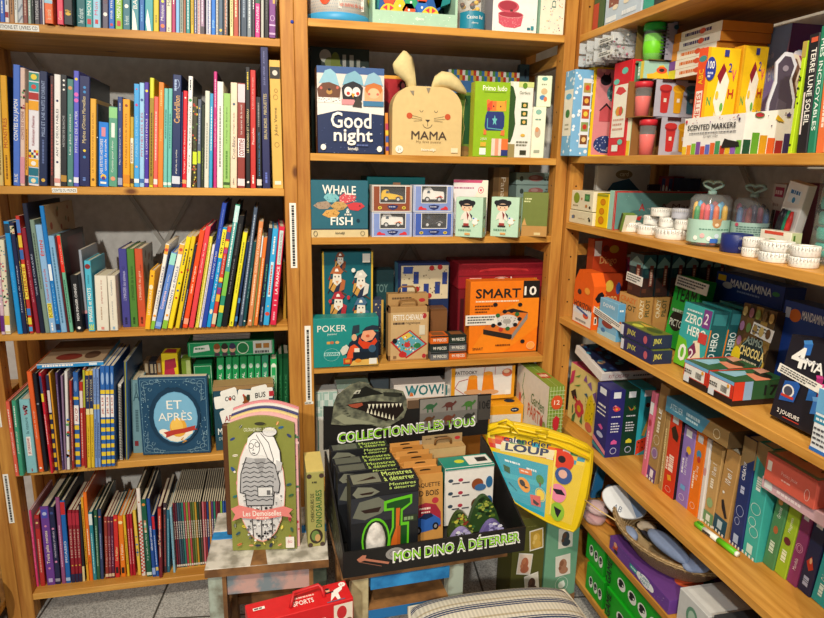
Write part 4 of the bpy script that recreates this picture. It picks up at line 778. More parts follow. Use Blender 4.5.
a=along(470.5,(0,.05,z1),(1,0,0))
def peg_jar():
    R=.035;o=MB().lathe([(.03,0),(R,.004),(R,.14),(.03,.15),(0,.15)],CLEAR,28).build('jar',None,placed((a.x,.05,z1+.0003)));setp(o,'clear jar of wooden beads with a teal label, top middle shelf','jar')
    c=MB();rnd=random.Random(3)
    for i in range(40):
        q,r,z=rnd.uniform(0,2*PI),rnd.uniform(.012,.024),.012+i*.0032;c.lathe([(0,z-.006),(.005,z-.004),(.007,z),(.005,z+.004),(0,z+.006)],['8a4f24','e6a91e','6a3a1a','f0c23a','3a3a3a'][i%5],8,r*math.cos(q),r*math.sin(q))
    lab(c.build('beads',o),'brown and yellow beads')
    l=MB();mp=lambda u,v,e:((R+.0006+e)*math.sin((u-.5)*2.4),-(R+.0006+e)*math.cos((u-.5)*2.4),.004+v*.042)
    n=16;l.add([mp(i/n,0,0)for i in range(n+1)]+[mp(i/n,1-.15*abs(i/n-.5),0)for i in range(n+1)],[(i,i+1,i+1+n+1,i+n+1)for i in range(n)],'1f7f9c')
    paint(l,mp,.08,.042,[('t','Casino Bal',.25,.55,.75,.75,W_,0),('t','djeco',.4,.25,.6,.38,W_,0)],.0004);lab(l.build('label',o),'teal label')
peg_jar()
lb('music_box_carton','white carton picturing a red heart shaped casket, top middle shelf','box',492,536.5,-40,.012,z1,.09,'f0eeea',{'f':[
    ('d',0,0,1,.25,40,.0007,['c9b0b0'],4),('p',[(.12,.25),(.14,.12),(.27,.07),(.5,.065),(.64,.1),(.68,.24)],'d0596a'),('e',.4,.25,.285,.045,'a63848'),('o',.4,.25,.285,.05,.002,'d98a90'),('e',.34,.36,.24,.085,'d0596a'),('e',.33,.37,.2,.065,'a63848'),
    ('d',.16,.08,.66,.21,40,.0009,['e6a0a8'],7),('r',.38,.29,.44,.32,'5a3a3a'),('r',.78,.05,.85,.085,'2f6f7a'),('r',.86,.05,.93,.11,'3f8f9a')],'l':[('r',0,0,1,1,'8b8b96')]},yaw=.02)
lb('card_game_box','cream confetti box with upright teal lettering, right end of top middle shelf','game box',547,570,-45,.006,z1,.1,'ece5cf',{'f':[('d',.05,.02,.95,.98,130,.0012,['3a5aa0','d8703a','d9b03a','8a3a5a'],5),('t',"D'ÉVEIL",.4,.34,.62,.8,'2f6f6c',1,0)],'l':[('r',0,0,1,1,'a6cdb8')]},yaw=-.06)
# --- second board
lb('craft_box','dark box picturing green gherkin shapes, behind the sleepy animals box','game box',312,369,48,.17,z2,.05,'25372f',{'f':[('e',.25,.92,.1,.06,'c9ccbf'),('e',.32,.86,.08,.05,'8f9a5a'),('e',.42,.86,.08,.1,'7f8f2f'),('e',.47,.8,.07,.06,'7f8f2f'),('e',.25,.78,.1,.04,'6f8a2a'),('r',.54,.82,.6,.94,'bfc2b8'),('r',.66,.83,.73,.94,'b9bcb0'),('r',.78,.8,.84,.9,'b0b5a8'),('e',.72,.78,.09,.05,'8f9a2f'),('e',.9,.79,.07,.05,'d0d6d0')]})
o=lb('puzzle_box','navy puzzle box with three animals in night caps and white title','game box',318,383.7,67.5,.02,z2,.06,'223058',{'f':[
    ('r',0,.5,1,.93,'dfd3cc'),('r',0,.92,1,1,'3f5f96'),('r',.0,.5,1,.58,'e9e6e0'),('p',[(0,.44),(.3,.5),(.6,.49),(1,.46),(1,.55),(0,.55)],'e6e3dd'),
    ('p',[(.0,.74),(.02,.64),(.33,.63),(.35,.76),(.25,.84),(.12,.84)],'6a4330'),('p',[(.02,.8),(.12,.95),(.2,.97),(.28,.92),(.33,.78),(.18,.82)],'8fbfd2'),('r',.0,.585,.35,.645,'efece6'),('d',.01,.59,.34,.64,30,.001,['6a5a4a'],3),('e',.18,.71,.045,.03,'b98a4a'),('e',.18,.735,.025,.014,'2a2020'),('e',.06,.75,.02,.018,'c96a5a'),('e',.3,.76,.02,.018,'c96a5a'),
    ('p',[(.36,.76),(.38,.62),(.66,.62),(.68,.77),(.6,.84),(.44,.84)],'26262c'),('e',.46,.72,.06,.055,'ece6e0'),('e',.58,.72,.06,.055,'ece6e0'),('e',.46,.7,.025,.02,'c0392b'),('e',.6,.7,.025,.02,'c0392b'),('p',[(.5,.7),(.56,.7),(.53,.65)],'e0a030'),('p',[(.37,.79),(.42,.91),(.56,.96),(.66,.9),(.69,.79),(.53,.84)],'7fb0c4'),('r',.36,.57,.55,.63,'e08f94'),('p',[(.52,.55),(.6,.68),(.66,.6),(.66,.54)],'3f3a34'),
    ('p',[(.7,.76),(.7,.6),(.97,.6),(.98,.76),(.9,.82),(.78,.82)],'e0a878'),('e',.84,.76,.13,.08,'c9743a'),('e',.84,.71,.09,.06,'e9bb90'),('e',.77,.7,.02,.015,'d96a5a'),('e',.9,.7,.02,.015,'d96a5a'),('p',[(.69,.79),(.75,.92),(.84,.95),(.94,.9),(.98,.8),(.84,.83)],'8fb8cc'),('r',.68,.56,.99,.62,'3f78a0'),
    ('t','Good',.2,.3,.8,.48,'f1efe8',0,1.3),('t','night',.24,.1,.82,.29,'f1efe8',0,1.3),('e',.08,.07,.04,.035,'f1efe8'),('e',.93,.06,.04,.035,'f1efe8'),('t','londji',.45,.03,.6,.075,'f1efe8',0,1),('g',.58,.09,.8,.11,'5a6aa0',0),('d',.0,.0,1,.42,30,.0009,['4a5a90','8a9ac0'],8)],'l':[('r',0,0,1,1,'8a5a34'),('g',.35,.2,.65,.8,'e6d2b8',1)]},tip=-.015)
lb('book_box','red box with small pink picture behind the cat faced box','game box',383.5,414,76,.1,z2,.05,'a01c26',{'f':[('r',0,.96,1,1,'d99a3a'),('r',.5,.82,.7,.93,'2a1a2a'),('e',.6,.88,.06,.04,'e88aa0'),('p',[(0,.7),(.4,.6),(.4,.3),(0,.25)],'5a1018')]})
row(z2,.03,[(385.8,389,385,113,'d98a3a','short orange booklet squeezed left of the cat faced box, second middle shelf',[B(.6,.75,'b03a5a'),B(.3,.45,'3a5aa0'),B(.48,.58,'e0c03a'),B(.1,.2,'5a3a8a')],{'d':.06})],'',None,seed=3)
bpy.data.objects[[q.name for q in bpy.data.objects if q.get('label','').startswith('short orange booklet')][0]]['label']='short orange booklet squeezed left of the cat faced box, second middle shelf'
def cat_box():
    Y=.008;a=along(392,(0,Y,z2),(1,0,0));b=along(460.5,(0,Y,z2),(1,0,0));w=b.x-a.x;h=up_to((a.x,Y,z2),85);d=.05;col='d9bd84'
    pts=[(0,0),(w,0)]+[(w-.055+.055*math.cos(t),h-.055+.055*math.sin(t))for t in[i*PI/16 for i in range(9)]]+[(.055-.055*math.sin(t),h-.055+.055*math.cos(t))for t in[i*PI/16 for i in range(9)]]
    mb=MB();mb.prism(pts,0,d,col)
    mp,su,sv=face('f',w,d,h);dk='3a3430'
    paint(mb,mp,su,sv,[('o',.41,.66,.026,.03,.0011,dk,180,360),('o',.62,.66,.026,.03,.0011,dk,180,360),('p',[(.465,.525),(.54,.525),(.503,.485)],dk),('n',[(.503,.49),(.503,.43)],.0012,dk),('o',.5,.47,.07,.07,.0012,dk,190,350),
      ('e',.24,.575,.042,.044,'c4552f'),('e',.79,.575,.042,.044,'c4552f'),('n',[(.28,.58),(.42,.545)],.0007,dk),('n',[(.27,.54),(.42,.525)],.0007,dk),('n',[(.3,.5),(.42,.51)],.0007,dk),('n',[(.59,.545),(.74,.58)],.0007,dk),('n',[(.59,.525),(.75,.54)],.0007,dk),('n',[(.59,.51),(.72,.5)],.0007,dk),
      ('p',[(.24,.93),(.3,.93),(.29,.86)],'8f8472'),('p',[(.47,.98),(.53,.98),(.5,.9)],'8f8472'),
      ('t','MAMA',.27,.24,.78,.355,'4f3f34',0,.6),('t','My first puzzle',.34,.18,.7,.22,'8a6f4a',0),('e',.1,.085,.055,.055,'f3efe4'),('t','2+',.075,.06,.125,.11,'8a6f4a',0),('t','londji',.42,.06,.62,.105,'f6f1e4',0,1),('r',.85,.05,.95,.12,'e9dcb8')])
    o=mb.build('animal_case',None,placed((a.x,Y,z2+.0003)));setp(o,'kraft cat faced case with cloth ears tied on top','toy box')
    cl=M('d8c690',.85,.14,90)
    def ear(path,widths,nm):
        m=MB();vs=[];n=10
        for(x,y,z),(r1,r2)in zip(path,widths):
            for k in range(n):q=2*PI*k/n;rr=1+.12*math.sin(5*q+z*90);vs.append((x+r1*rr*math.cos(q),y+r2*rr*math.sin(q),z+.15*r1*math.sin(2*q)))
        K=len(path);m.add(vs,[(i*n+k,i*n+(k+1)%n,i*n+n+(k+1)%n,i*n+n+k)for i in range(K-1)for k in range(n)]+[tuple(range(n-1,-1,-1)),tuple(range((K-1)*n,K*n))],cl,True);return lab(m.build(nm,o),'cream cloth ear')
    ear([(.055,.022,h-.012),(.05,.02,h+.012),(.035,.015,h+.03),(.028,.018,h+.05),(.034,.02,h+.07),(.033,.02,h+.083)],[(.012,.012),(.014,.012),(.026,.014),(.028,.014),(.018,.012),(.005,.005)],'ear')
    m=MB();vs=[];n=12;path=[(.105,h-.002,.016),(.112,h+.012,.022),(.13,h+.02,.028),(.155,h+.018,.028),(.178,h+.006,.022),(.197,h-.008,.007)]
    for x,z,r in path:
        for k in range(n):q=2*PI*k/n;vs.append((x+.25*r*math.cos(q),.02+.022*math.cos(q)*(r/.028),z+r*.75*math.sin(q)))
    K=len(path);m.add(vs,[(i*n+k,i*n+(k+1)%n,i*n+n+(k+1)%n,i*n+n+k)for i in range(K-1)for k in range(n)]+[tuple(range(n-1,-1,-1)),tuple(range((K-1)*n,K*n))],cl,True);lab(m.build('ear',o),'cream cloth ear')
cat_box()
lb('game_box','olive and dark green box between cat case and lime card game','game box',459.5,472.5,91,.034,z2,.05,'5f7a2a',{'f':[('r',.5,.2,1,.95,'1f4a26'),('n',[(.35,.2),(.55,.45),(.4,.6),(.55,.9)],.001,'c9b070'),('e',.6,.12,.4,.05,'7a5a30'),('e',.6,.05,.4,.04,'8a6a3a')]})
lb('card_game_box','lime green card game box with a patchwork bear','game box',472.5,506.5,82,.005,z2,.04,'8fb81f',{'f':[('t','Primo ludo',.22,.885,.9,.95,'f3f6e4',0,1),('r',.25,.86,.88,.868,'5a7a1a'),
    ('p',[(.36,.62),(.34,.76),(.4,.77),(.45,.75),(.85,.75),(.9,.77),(.9,.62)],'e8763a'),('p',[(.62,.75),(.86,.75),(.9,.62),(.62,.62)],'f0a03a'),('p',[(.36,.7),(.5,.76),(.5,.64),(.36,.62)],'d9502f'),('e',.54,.68,.018,.012,'2a2a2a'),('e',.74,.68,.018,.012,'2a2a2a'),('e',.4,.64,.04,.025,'b83a4a'),
    ('p',[(.32,.55),(.36,.61),(.82,.61),(.86,.55),(.86,.42),(.8,.36),(.34,.36),(.3,.42)],'2b3a78'),('p',[(.58,.57),(.605,.52),(.66,.515),(.62,.48),(.635,.43),(.585,.46),(.535,.43),(.55,.48),(.51,.515),(.565,.52)],'6ac0c0'),('n',[(.38,.52),(.38,.39),(.84,.37)],.0022,'5aa8b0'),('p',[(.28,.38),(.36,.36),(.36,.3),(.28,.3)],'e8763a'),('p',[(.78,.36),(.88,.37),(.88,.29),(.76,.3)],'e8763a'),
    ('t','2 JEUX',.2,.22,.38,.26,'f0f3e0',0),('r',.2,.14,.36,.2,'d9b03a'),('r',.18,.03,.36,.12,'eef0e6'),('r',.52,.02,.62,.25,'f0d0c0'),('r',.62,.02,.72,.25,'ec9a7a'),('r',.72,.02,.8,.25,'f0d0c0'),('r',.8,.1,.99,.25,'e8763a'),('r',.8,.02,.99,.1,'2b3a78')],'l':[('r',0,0,1,1,'c9d23a')]},yaw=-.05)
lb('card_game_box','white and dark green garden game box right of the lime box','game box',507,529.5,82,.006,z2,.04,'e6e6dc',{'f':[('r',0,0,.12,1,'d6d9c4'),('p',[(0,.95),(.12,.93),(.25,.8),(.22,.6),(.28,.45),(.2,.3),(.1,.2),(0,.2)],'2f4f26'),('r',0,0,.3,.18,'9a8a5a'),('r',.35,.93,1,1,'cfd88a'),('e',.62,.95,.1,.04,'5f8a2a'),('t','Gardens',.4,.84,.85,.88,'6a6a4a',0)]+[('r',.5,y,.78,y+.075,'2f4f26')for y in(.66,.55,.44)]+[('e',.64,y+.035,.07,.022,'e0b86a')for y in(.66,.55,.44)]+[('e',.62,.3,.1,.02,'d9b04a'),('g',.35,.2,.85,.22,'7a7a6a',0),('g',.35,.16,.85,.18,'7a7a6a',0),('r',.52,.04,.8,.1,'3a3a2a')]},yaw=-.03)
lb('game_box','flat box with chequered colourful edge at the back of second middle shelf','game box',446,515,71,.19,z2,.06,'4f86c4',{'f':[('k',0,.88,1,1,26,2,['d0402f',W_,'5a9a4a','3a7ac0','e0b83a'])]},h=None)
lb('card_pack','small cream upright pack, lower one of the pair left of the dotted box','game box',527.5,541,107,.02,z2,.05,'e3e4cc',{'f':[('e',.5,.9,.2,.05,'7fb0a0'),('g',.3,.74,.7,.77,'6a8a7a',0),('e',.5,.5,.2,.1,'b9a088'),('e',.45,.56,.12,.05,'c98a5a'),('r',.3,.1,.7,.16,'9aa08a')],'r':[('r',0,0,1,1,'5f9f86')]},yaw=-.3)
o=lb('card_pack','small pale green tilted pack, upper one of the pair left of the dotted box','game box',533,546,66,.028,z2+.0,.04,'d6e0c4',{'f':[('e',.5,.9,.2,.06,'4f9a94'),('g',.3,.7,.7,.74,'8a8a6a',0),('e',.5,.5,.22,.1,'c9a878'),('e',.4,.3,.2,.08,'3f7ab0'),('e',.6,.25,.12,.08,'d8703a')],'r':[('r',.0,0,1,1,'cbdcb4'),('g',.3,.4,.6,.8,'6a8a6a',1)]},yaw=-.3,h=.078)
o.location.z=z2+up_to((o.location.x,o.location.y,z2),107)+.0006
lb('game_box','dim slate blue box standing deep in the corner of the second middle shelf','game box',516.5,526,64,.2,z2,.02,'44606e',{'f':[('e',.5,.6,.15,.06,'2a2a4a'),('e',.6,.9,.12,.05,'22324a')]},tip=-.05)
# --- third board
o=lb('board_game','teal board game with patterned fish and white block title','game box',311.5,368,180.5,.004,z3,.045,'2c6678',{'f':[('r',0,0,1,.135,'d9c596'),('r',0,.135,1,.155,'1a2a44'),
    ('p',[(.22,.7),(.3,.62),(.42,.62),(.5,.7),(.42,.77),(.3,.78),(.24,.74)],'7fc0c8'),('p',[(.49,.72),(.5,.62),(.62,.6),(.76,.65),(.79,.72),(.72,.78),(.58,.78)],'d2565e'),('p',[(.04,.56),(.14,.5),(.28,.5),(.36,.57),(.28,.64),(.12,.62)],'a8917c'),('p',[(.34,.55),(.44,.47),(.56,.49),(.64,.56),(.56,.63),(.42,.63)],'c8a062'),('p',[(.62,.58),(.68,.49),(.82,.47),(.94,.55),(.88,.61),(.74,.62)],'cf4048'),('p',[(.19,.4),(.3,.35),(.44,.36),(.5,.44),(.4,.5),(.26,.48)],'d8a457'),
    ('d',.5,.62,.78,.77,26,.0012,['f0d8d0'],4),('d',.08,.52,.34,.62,22,.0009,['6a5a4a'],5),('d',.38,.49,.62,.61,22,.0009,['7a5a2a'],6),('d',.25,.37,.48,.48,22,.0009,['9a6a2a'],7),('d',.26,.64,.48,.76,18,.0009,['3f7a88'],9),('e',.85,.56,.012,.012,'2a2a2a'),
    ('t','WHALE',.2,.77,.78,.92,'f2f0e8',0,1.2,-.02),('t','&',.61,.43,.67,.51,'f2f0e8',0,1),('g',.58,.39,.7,.42,'d9d6cc',0),('t','FISH',.34,.22,.72,.36,'f2f0e8',0,1.4),('e',.82,.3,.03,.03,'1c3444'),('o',.07,.07,.035,.05,.0012,'3a3a34'),('t','londji',.42,.05,.58,.1,'4a4234',0,1),('o',.9,.07,.04,.04,.001,'5a5244')]})
def car(name,P,scale,body,trim,parent,kind):
    m=MB();s=scale
    if kind=='van':pr=[(0,.008),(0,.022),(.006,.036),(.02,.042),(.03,.03),(.058,.028),(.06,.02),(.06,.008)]
    elif kind=='truck':pr=[(0,.008),(.0,.018),(.012,.02),(.014,.034),(.028,.035),(.032,.02),(.058,.018),(.06,.008)]
    else:pr=[(0,.008),(0,.022),(.004,.03),(.012,.034),(.02,.033),(.022,.024),(.045,.02),(.058,.016),(.06,.008)]
    m.prism([(x*s,z*s)for x,z in pr],-.011*s,.011*s,body);m.prism([(x*s,z*s)for x,z in((.012,.024),(.014,.031),(.02,.031),(.021,.024))],-.0115*s,.0115*s,'3a4a5a')
    m.prism([(x*s,z*s)for x,z in((.035,.012),(.05,.018),(.058,.012))],-.0115*s,-.0108*s,trim)
    o=m.build(name,parent);o.location=P;lab(o,trim and 'toy vehicle behind the window')
    for x in(.013,.046):
        w=MB();w.prism([(x*s+.007*s*math.cos(k*PI/8),.008*s+.007*s*math.sin(k*PI/8))for k in range(16)],-.013*s,-.008*s,'1d1d22');w.prism([(x*s+.004*s*math.cos(k*PI/6),.008*s+.004*s*math.sin(k*PI/6))for k in range(12)],-.0134*s,-.012*s,'c9c9cc');w.build('wheel',o)
def car_box(label,x0,x1,z,yt,col,edge,body,trim,kind,red,h=None):
    Y=.006;a=along(x0,(0,Y,z),(1,0,0));b=along(x1,(0,Y,z),(1,0,0));w=b.x-a.x;h=h or up_to((a.x,Y,z),yt)-.0006;d=.045;t=.002
    u0,u1,v0,v1=.2,.84,.34,.96
    m=MB();m.box(0,t,0,d,0,h,edge).box(w-t,w,0,d,0,h,edge).box(t,w-t,0,d,0,t,edge).box(t,w-t,0,d,h-t,h,edge).box(t,w-t,d-t,d,t,h-t,'3a3d42')
    m.box(t,u0*w,0,t,t,h-t,col).box(u1*w,w-t,0,t,t,h-t,col).box(u0*w,u1*w,0,t,t,v0*h,col).box(u0*w,u1*w,0,t,v1*h,h-t,col)
    mp,su,sv=face('f',w,d,h)
    ops=[('n',[(.04,.03),(.96,.03),(.96,.97),(.04,.97),(.04,.03)],.0012,'e9e6e0'),('n',[(u0,v1),(u0,v0),(u1,v0),(u1,v1)],.0016,'efece6'),('p',[(.38,.24),(.46,.26),(.52,.28),(.58,.26),(.66,.24),(.62,.13),(.52,.07),(.42,.13)],'2c3566'),('g',.42,.18,.62,.21,'cfd0e0',0)]
    ops+=[('p',[(.12,.08),(.14,.18),(.2,.22),(.24,.16),(.32,.14),(.34,.08)],'d8383c'),('p',[(.88,.08),(.86,.18),(.8,.22),(.76,.16),(.7,.14),(.68,.08)],'d8383c')]if red else[('e',.2,.16,.05,.06,'d9c048'),('e',.2,.16,.02,.025,'3a2a20'),('e',.8,.16,.05,.06,'d9c048'),('e',.8,.16,.02,.025,'3a2a20')]
    paint(m,mp,su,sv,ops);o=m.build('toy_car_box',None,placed((a.x,Y,z+.0003)));setp(o,label,'toy box','toy car boxes on the third middle shelf')
    car('toy_car',(w*.25,.022,v0*h+.001),(u1-u0)*w*.86/.06,body,trim,o,kind)
    g=MB().add([(u0*w,.003,v0*h),(u1*w,.003,v0*h),(u1*w,.003,v1*h),(u0*w,.003,v1*h)],[(0,1,2,3)],clear('window_film','ffffff',.08)if 'window_film' not in bpy.data.materials else bpy.data.materials['window_film']);lab(g.build('window_film',o),'clear plastic window');return h
h0=car_box('lilac blue car box with white flame van, lower left of four',371.8,411.6,z3,212.3,'8296cf','c3cbe6','e9e6e0','e8702a','van',True)
car_box('brown framed car box with yellow roadster, upper left of four',371.8,411.6,z3+h0+.0012,185,'8e4c34','d6cfc6','e5b81c','c98a10','car',False)
h1=car_box('deep blue car box with black vehicle, lower right of four',413.2,452.6,z3,212.3,'4460b4','a9b6de','23232a','8a8a90','truck',False)
car_box('lilac blue car box with red topped white car, upper right of four',413.2,452.6,z3+h1+.0012,185,'8296cf','c3cbe6','e9e6e0','d0402f','van',True)
lb('board_game','flat teal game box lying behind the car boxes','game box',367,424,177,.11,z3,.12,'0f6f74',{'f':[('r',.44,.8,.57,.9,'c9906a'),('g',.2,.7,.8,.75,'7fc0c0',0)]})
lb('gift_box','white and pink carton standing behind the two small doll boxes','box',452,484,180,.07,z3,.05,'e7dfe0',{'f':[('r',0,.95,1,1,'c94a74'),('g',.02,.84,.6,.87,'b06a8a',0),('p',[(.55,.6),(.85,1),(1,1),(1,.5),(.7,.45)],'ece4d2'),('o',.8,.82,.08,.06,.0016,'cf3f6a'),('e',.8,.82,.03,.025,'cf3f6a'),('p',[(.3,.52),(.4,.64),(.8,.6),(.92,.5),(.8,.45)],'e3b92c')],'r':[('r',0,0,1,1,'d9c9c2'),('n',[(.05,.02),(.05,.98)],.0016,'c94a74'),('o',.5,.82,.25,.06,.0012,'cf3f6a'),('r',.3,.1,.8,.28,'4a4a4a')]},yaw=-.3)
DOLL=[('e',.2,.86,.1,.06,'1c1a20'),('e',.62,.86,.1,.06,'1c1a20'),('e',.41,.82,.26,.13,'1c1a20'),('e',.41,.74,.2,.1,'ecc6a6'),('p',[(.2,.82),(.62,.82),(.56,.78),(.4,.77),(.26,.78)],'1c1a20'),('e',.33,.735,.022,.014,'2a2020'),('e',.49,.735,.022,.014,'2a2020'),('e',.28,.7,.03,.016,'e08a7a'),('e',.54,.7,.03,.016,'e08a7a'),('p',[(.34,.65),(.5,.65),(.62,.5),(.58,.4),(.5,.46),(.5,.33),(.3,.33),(.3,.46),(.18,.42),(.22,.54)],'e6ddd0'),('p',[(.4,.65),(.5,.56),(.45,.42)],'8a2f2a'),('p',[(.5,.63),(.62,.55),(.6,.46)],'2a2a3a'),('r',.3,.28,.5,.35,'a03a34'),('r',.26,.25,.54,.29,'3a2420'),('e',.73,.45,.09,.05,'e0e4e6'),('e',.73,.38,.11,.06,'eceae2'),('e',.68,.48,.03,.02,'3a6ac0'),('p',[(.82,.45),(.9,.44),(.82,.42)],'e0a03a'),('r',.68,.28,.72,.33,'e0a03a'),('g',.12,.16,.6,.2,'6f9a80',0),('r',.36,.06,.56,.11,'d9a060')]
for x0,x1,lbl,yw,yt in((455,481,'pale mint doll box, left of the two with a dark haired girl',-.56,197),(490,516,'pale mint doll box, right of the two with a dark haired girl',-.56,197)):
    lb('doll_box',lbl,'toy box',x0,x1,yt,.006,z3,.034,'b9d8bf',{'f':DOLL,'r':[('r',0,0,1,1,'a4c9ae'),('e',.5,.5,.3,.04,'3a3030'),('r',.3,.14,.7,.24,'d9b84a')]},yaw=yw,group=None)
lb('paper_bag','brown kraft box with upright white word behind the doll boxes','box',491,506,167.5,.1,z3,.05,'6f5434',{'f':[('r',.35,0,1,1,'8a6a42'),('t','Panax',.5,.45,.8,.85,'d9cdb8',-1,0)]})
lb('card_game_box','olive box with kraft foot band right of the doll boxes','game box',521,544,192.5,.008,z3,.03,'6f7a35',{'f':[('r',0,0,1,.24,'b98a4a'),('p',[(.0,.25),(.1,.42),(.16,.3),(.2,.25)],'c99a5a'),('g',.08,.84,.4,.87,'d6d9a0',0),('g',.05,.78,.3,.81,'d6d9a0',0),('r',.5,.03,.75,.09,'d6c08a')],'r':[('r',0,0,1,.24,'a87a40'),('g',.4,.4,.7,.8,'9aa05a',1)]},yaw=-.4)
def mint_box(lbl,zz,yt,h=None):return lb('card_game_box',lbl,'game box',516,553,yt,.12,zz,.1,'a8c4bc',{'f':[('e',.14,.5,.05,.22,'4a5a54'),('e',.52,.55,.2,.26,'c07a74'),('e',.48,.6,.1,.14,'d9a8a0'),('g',.75,.35,.95,.5,'5a6a64',0),('g',.78,.6,.95,.72,'5a6a64',0)]},h=h)
lb('card_game_box','grey green box under the two pale printed boxes, third middle shelf','game box',515,552,197.5,.12,z3,.1,'8fae9c',{'f':[('r',.6,0,.85,.98,'b4ccb8'),('r',.88,0,.99,.98,'1f2420')]})
hh=up_to((.62,.12,z3),197.5)+.0006
o=mint_box('lower of two pale mint boxes printed with flowers, right corner',z3+hh+.0006,None,h=.034)
mint_box('upper of two pale mint boxes printed with flowers, right corner',z3+hh+.036,None,h=.034)
o=MB().lathe([(.07,0),(.066,.02),(.05,.038),(.025,.048),(0,.051)],M('46443f',.35,.2,40),28).build('dome_lid',None,placed((along(462,(0,.2,z3),(1,0,0)).x,.2,z3+.0003)));setp(o,'dark grey dome behind the white and pink carton','lid');o.scale=(1,1,2.2)
# --- fourth board
TC='0f5f6c'
def pirates(cx,cy,s,a):
    P=lambda pts,c:('p',[(cx+x*s,cy+y*s)for x,y in pts],c)
    return[P(((-.2,-.14),(.0,-.2),(.2,-.15),(.22,.0),(.1,.07),(-.16,.06)),'243049'),P(((-.24,-.1),(-.1,-.16),(.0,-.06),(-.06,.03),(-.2,.02)),'cf9a4a'),P(((.06,-.16),(.22,-.12),(.26,.0),(.14,.03)),a),P(((-.13,-.02),(.0,-.07),(.14,-.01),(.13,.1),(-.1,.11)),'e9e2d4'),P(((-.04,.0),(.06,.0),(.01,-.05)),'d8a07a'),P(((-.2,.1),(-.1,.19),(.06,.21),(.2,.13),(.12,.09),(-.08,.1)),a),P(((-.06,.13),(.06,.13),(.03,.17),(-.03,.17)),'f0ece2'),('e',cx-.05*s,cy+.06*s,.02*s,.012*s,'22202a'),('e',cx+.06*s,cy+.06*s,.02*s,.012*s,'22202a'),('n',[(cx-.27*s,cy-.17*s),(cx-.1*s,cy-.02*s)],.0024,'2a2430'),('n',[(cx+.12*s,cy-.15*s),(cx+.28*s,cy-.2*s)],.0026,'6a3f24'),P(((-.26,.02),(-.18,.1),(-.2,.02)),'8a2f2a')]
lb('board_game','tall teal box of pirate animals with yellow edges, behind the poker box','game box',323.5,372.5,251,.075,z4,.05,TC,{'f':[('r',0,0,.035,1,'d9b53a'),('r',.965,0,1,1,'d9b53a')]+pirates(.35,.9,.45,'7a3f24')+pirates(.28,.73,.66,'b5653a')+pirates(.75,.69,.66,'d9d6cc')+pirates(.3,.5,.66,'b02f3a')+pirates(.75,.44,.66,'4a6a8a')+pirates(.3,.27,.6,'e0b83a')+pirates(.72,.2,.6,'8a5a34')+[('r',.78,.9,.93,.98,'d9d6cc'),('n',[(.15,.28),(.4,.4)],.004,'9fb8c0'),('e',.6,.83,.04,.02,'e6e3da'),('e',.5,.58,.03,.02,'c0303a'),('e',.14,.55,.03,.02,'c0303a'),('e',.85,.25,.04,.02,'e6e3da')]})
lb('board_game','turquoise box with a red bearded pirate playing cards','game box',314,378.3,318,-.006,z4,.05,'1f8a86',{'f':[('t','POKER',.06,.73,.5,.86,'f0eee4',0),('t','junior',.21,.65,.36,.7,'e6ece6',0),
    ('r',.2,.48,.25,.53,'d8a04a'),('e',.28,.51,.03,.03,'c06a4a'),('e',.36,.51,.03,.03,'d9b070'),('o',.27,.26,.12,.13,.0008,'8fd0c8'),('r',.16,.24,.4,.31,'bfe3dd'),('g',.17,.25,.39,.275,'1f8a86',0),('g',.17,.28,.39,.3,'1f8a86',0),
    ('p',[(.55,.03),(.48,.3),(.55,.5),(.7,.66),(.86,.74),(1,.7),(1,.05)],'1a2a3c'),('p',[(.72,.58),(.76,.72),(.9,.76),(.96,.66),(.9,.54),(.8,.5)],'e8a27c'),('p',[(.7,.6),(.74,.52),(.88,.48),(.95,.58),(.98,.5),(.9,.36),(.76,.36),(.68,.48)],'d8421f'),('p',[(.74,.72),(.8,.8),(.9,.84),(1,.82),(1,.74),(.88,.74)],'22303f'),('e',.83,.62,.03,.03,'c9603f'),('p',[(.58,.66),(.6,.84),(.7,.86),(.7,.7)],'2a3b46'),('e',.62,.6,.04,.07,'e0b088'),('p',[(.52,.3),(.56,.42),(.62,.46),(.68,.4),(.72,.26),(.66,.18),(.5,.16)],'e2552a'),('p',[(.4,.34),(.44,.42),(.5,.46),(.54,.4),(.5,.28),(.44,.24)],'d6d3c4'),('r',.6,.1,.95,.3,'1a2430'),('p',[(.55,.02),(.6,.12),(.98,.16),(1,.02)],'e2b45a'),('r',.45,.06,.58,.18,'c9491f'),('r',.48,.09,.55,.15,'e0a03a'),('r',.85,.04,.97,.16,'ece9e0'),('e',.68,.12,.05,.04,'e08a2a'),('e',.9,.36,.06,.08,'3a5a74'),('r',.62,.3,.7,.38,'e8e0d0')]},yaw=.0)
slip_o=[q for q in bpy.data.objects if q.get('label','').startswith('turquoise box with a red')][0]
lb('board_game','dim dark teal box with faint block word, left of the peg board box','game box',373,393,270,.15,z4,.05,'22454a',{'f':[('t','TOY',.1,.72,.7,.82,'6a8a88',0,1),('o',.6,.35,.3,.12,.002,'6a8a88')]})
lb('board_game','tall navy and cream patterned box between pirate box and game suitcases','game box',372.5,383,300,.08,z4,.05,'39405a',{'f':[('d',.05,.05,.95,.95,30,.003,['c9b48a','2a3a5a','b08a5a'],4),('r',.8,0,1,1,'c9a24a')]})
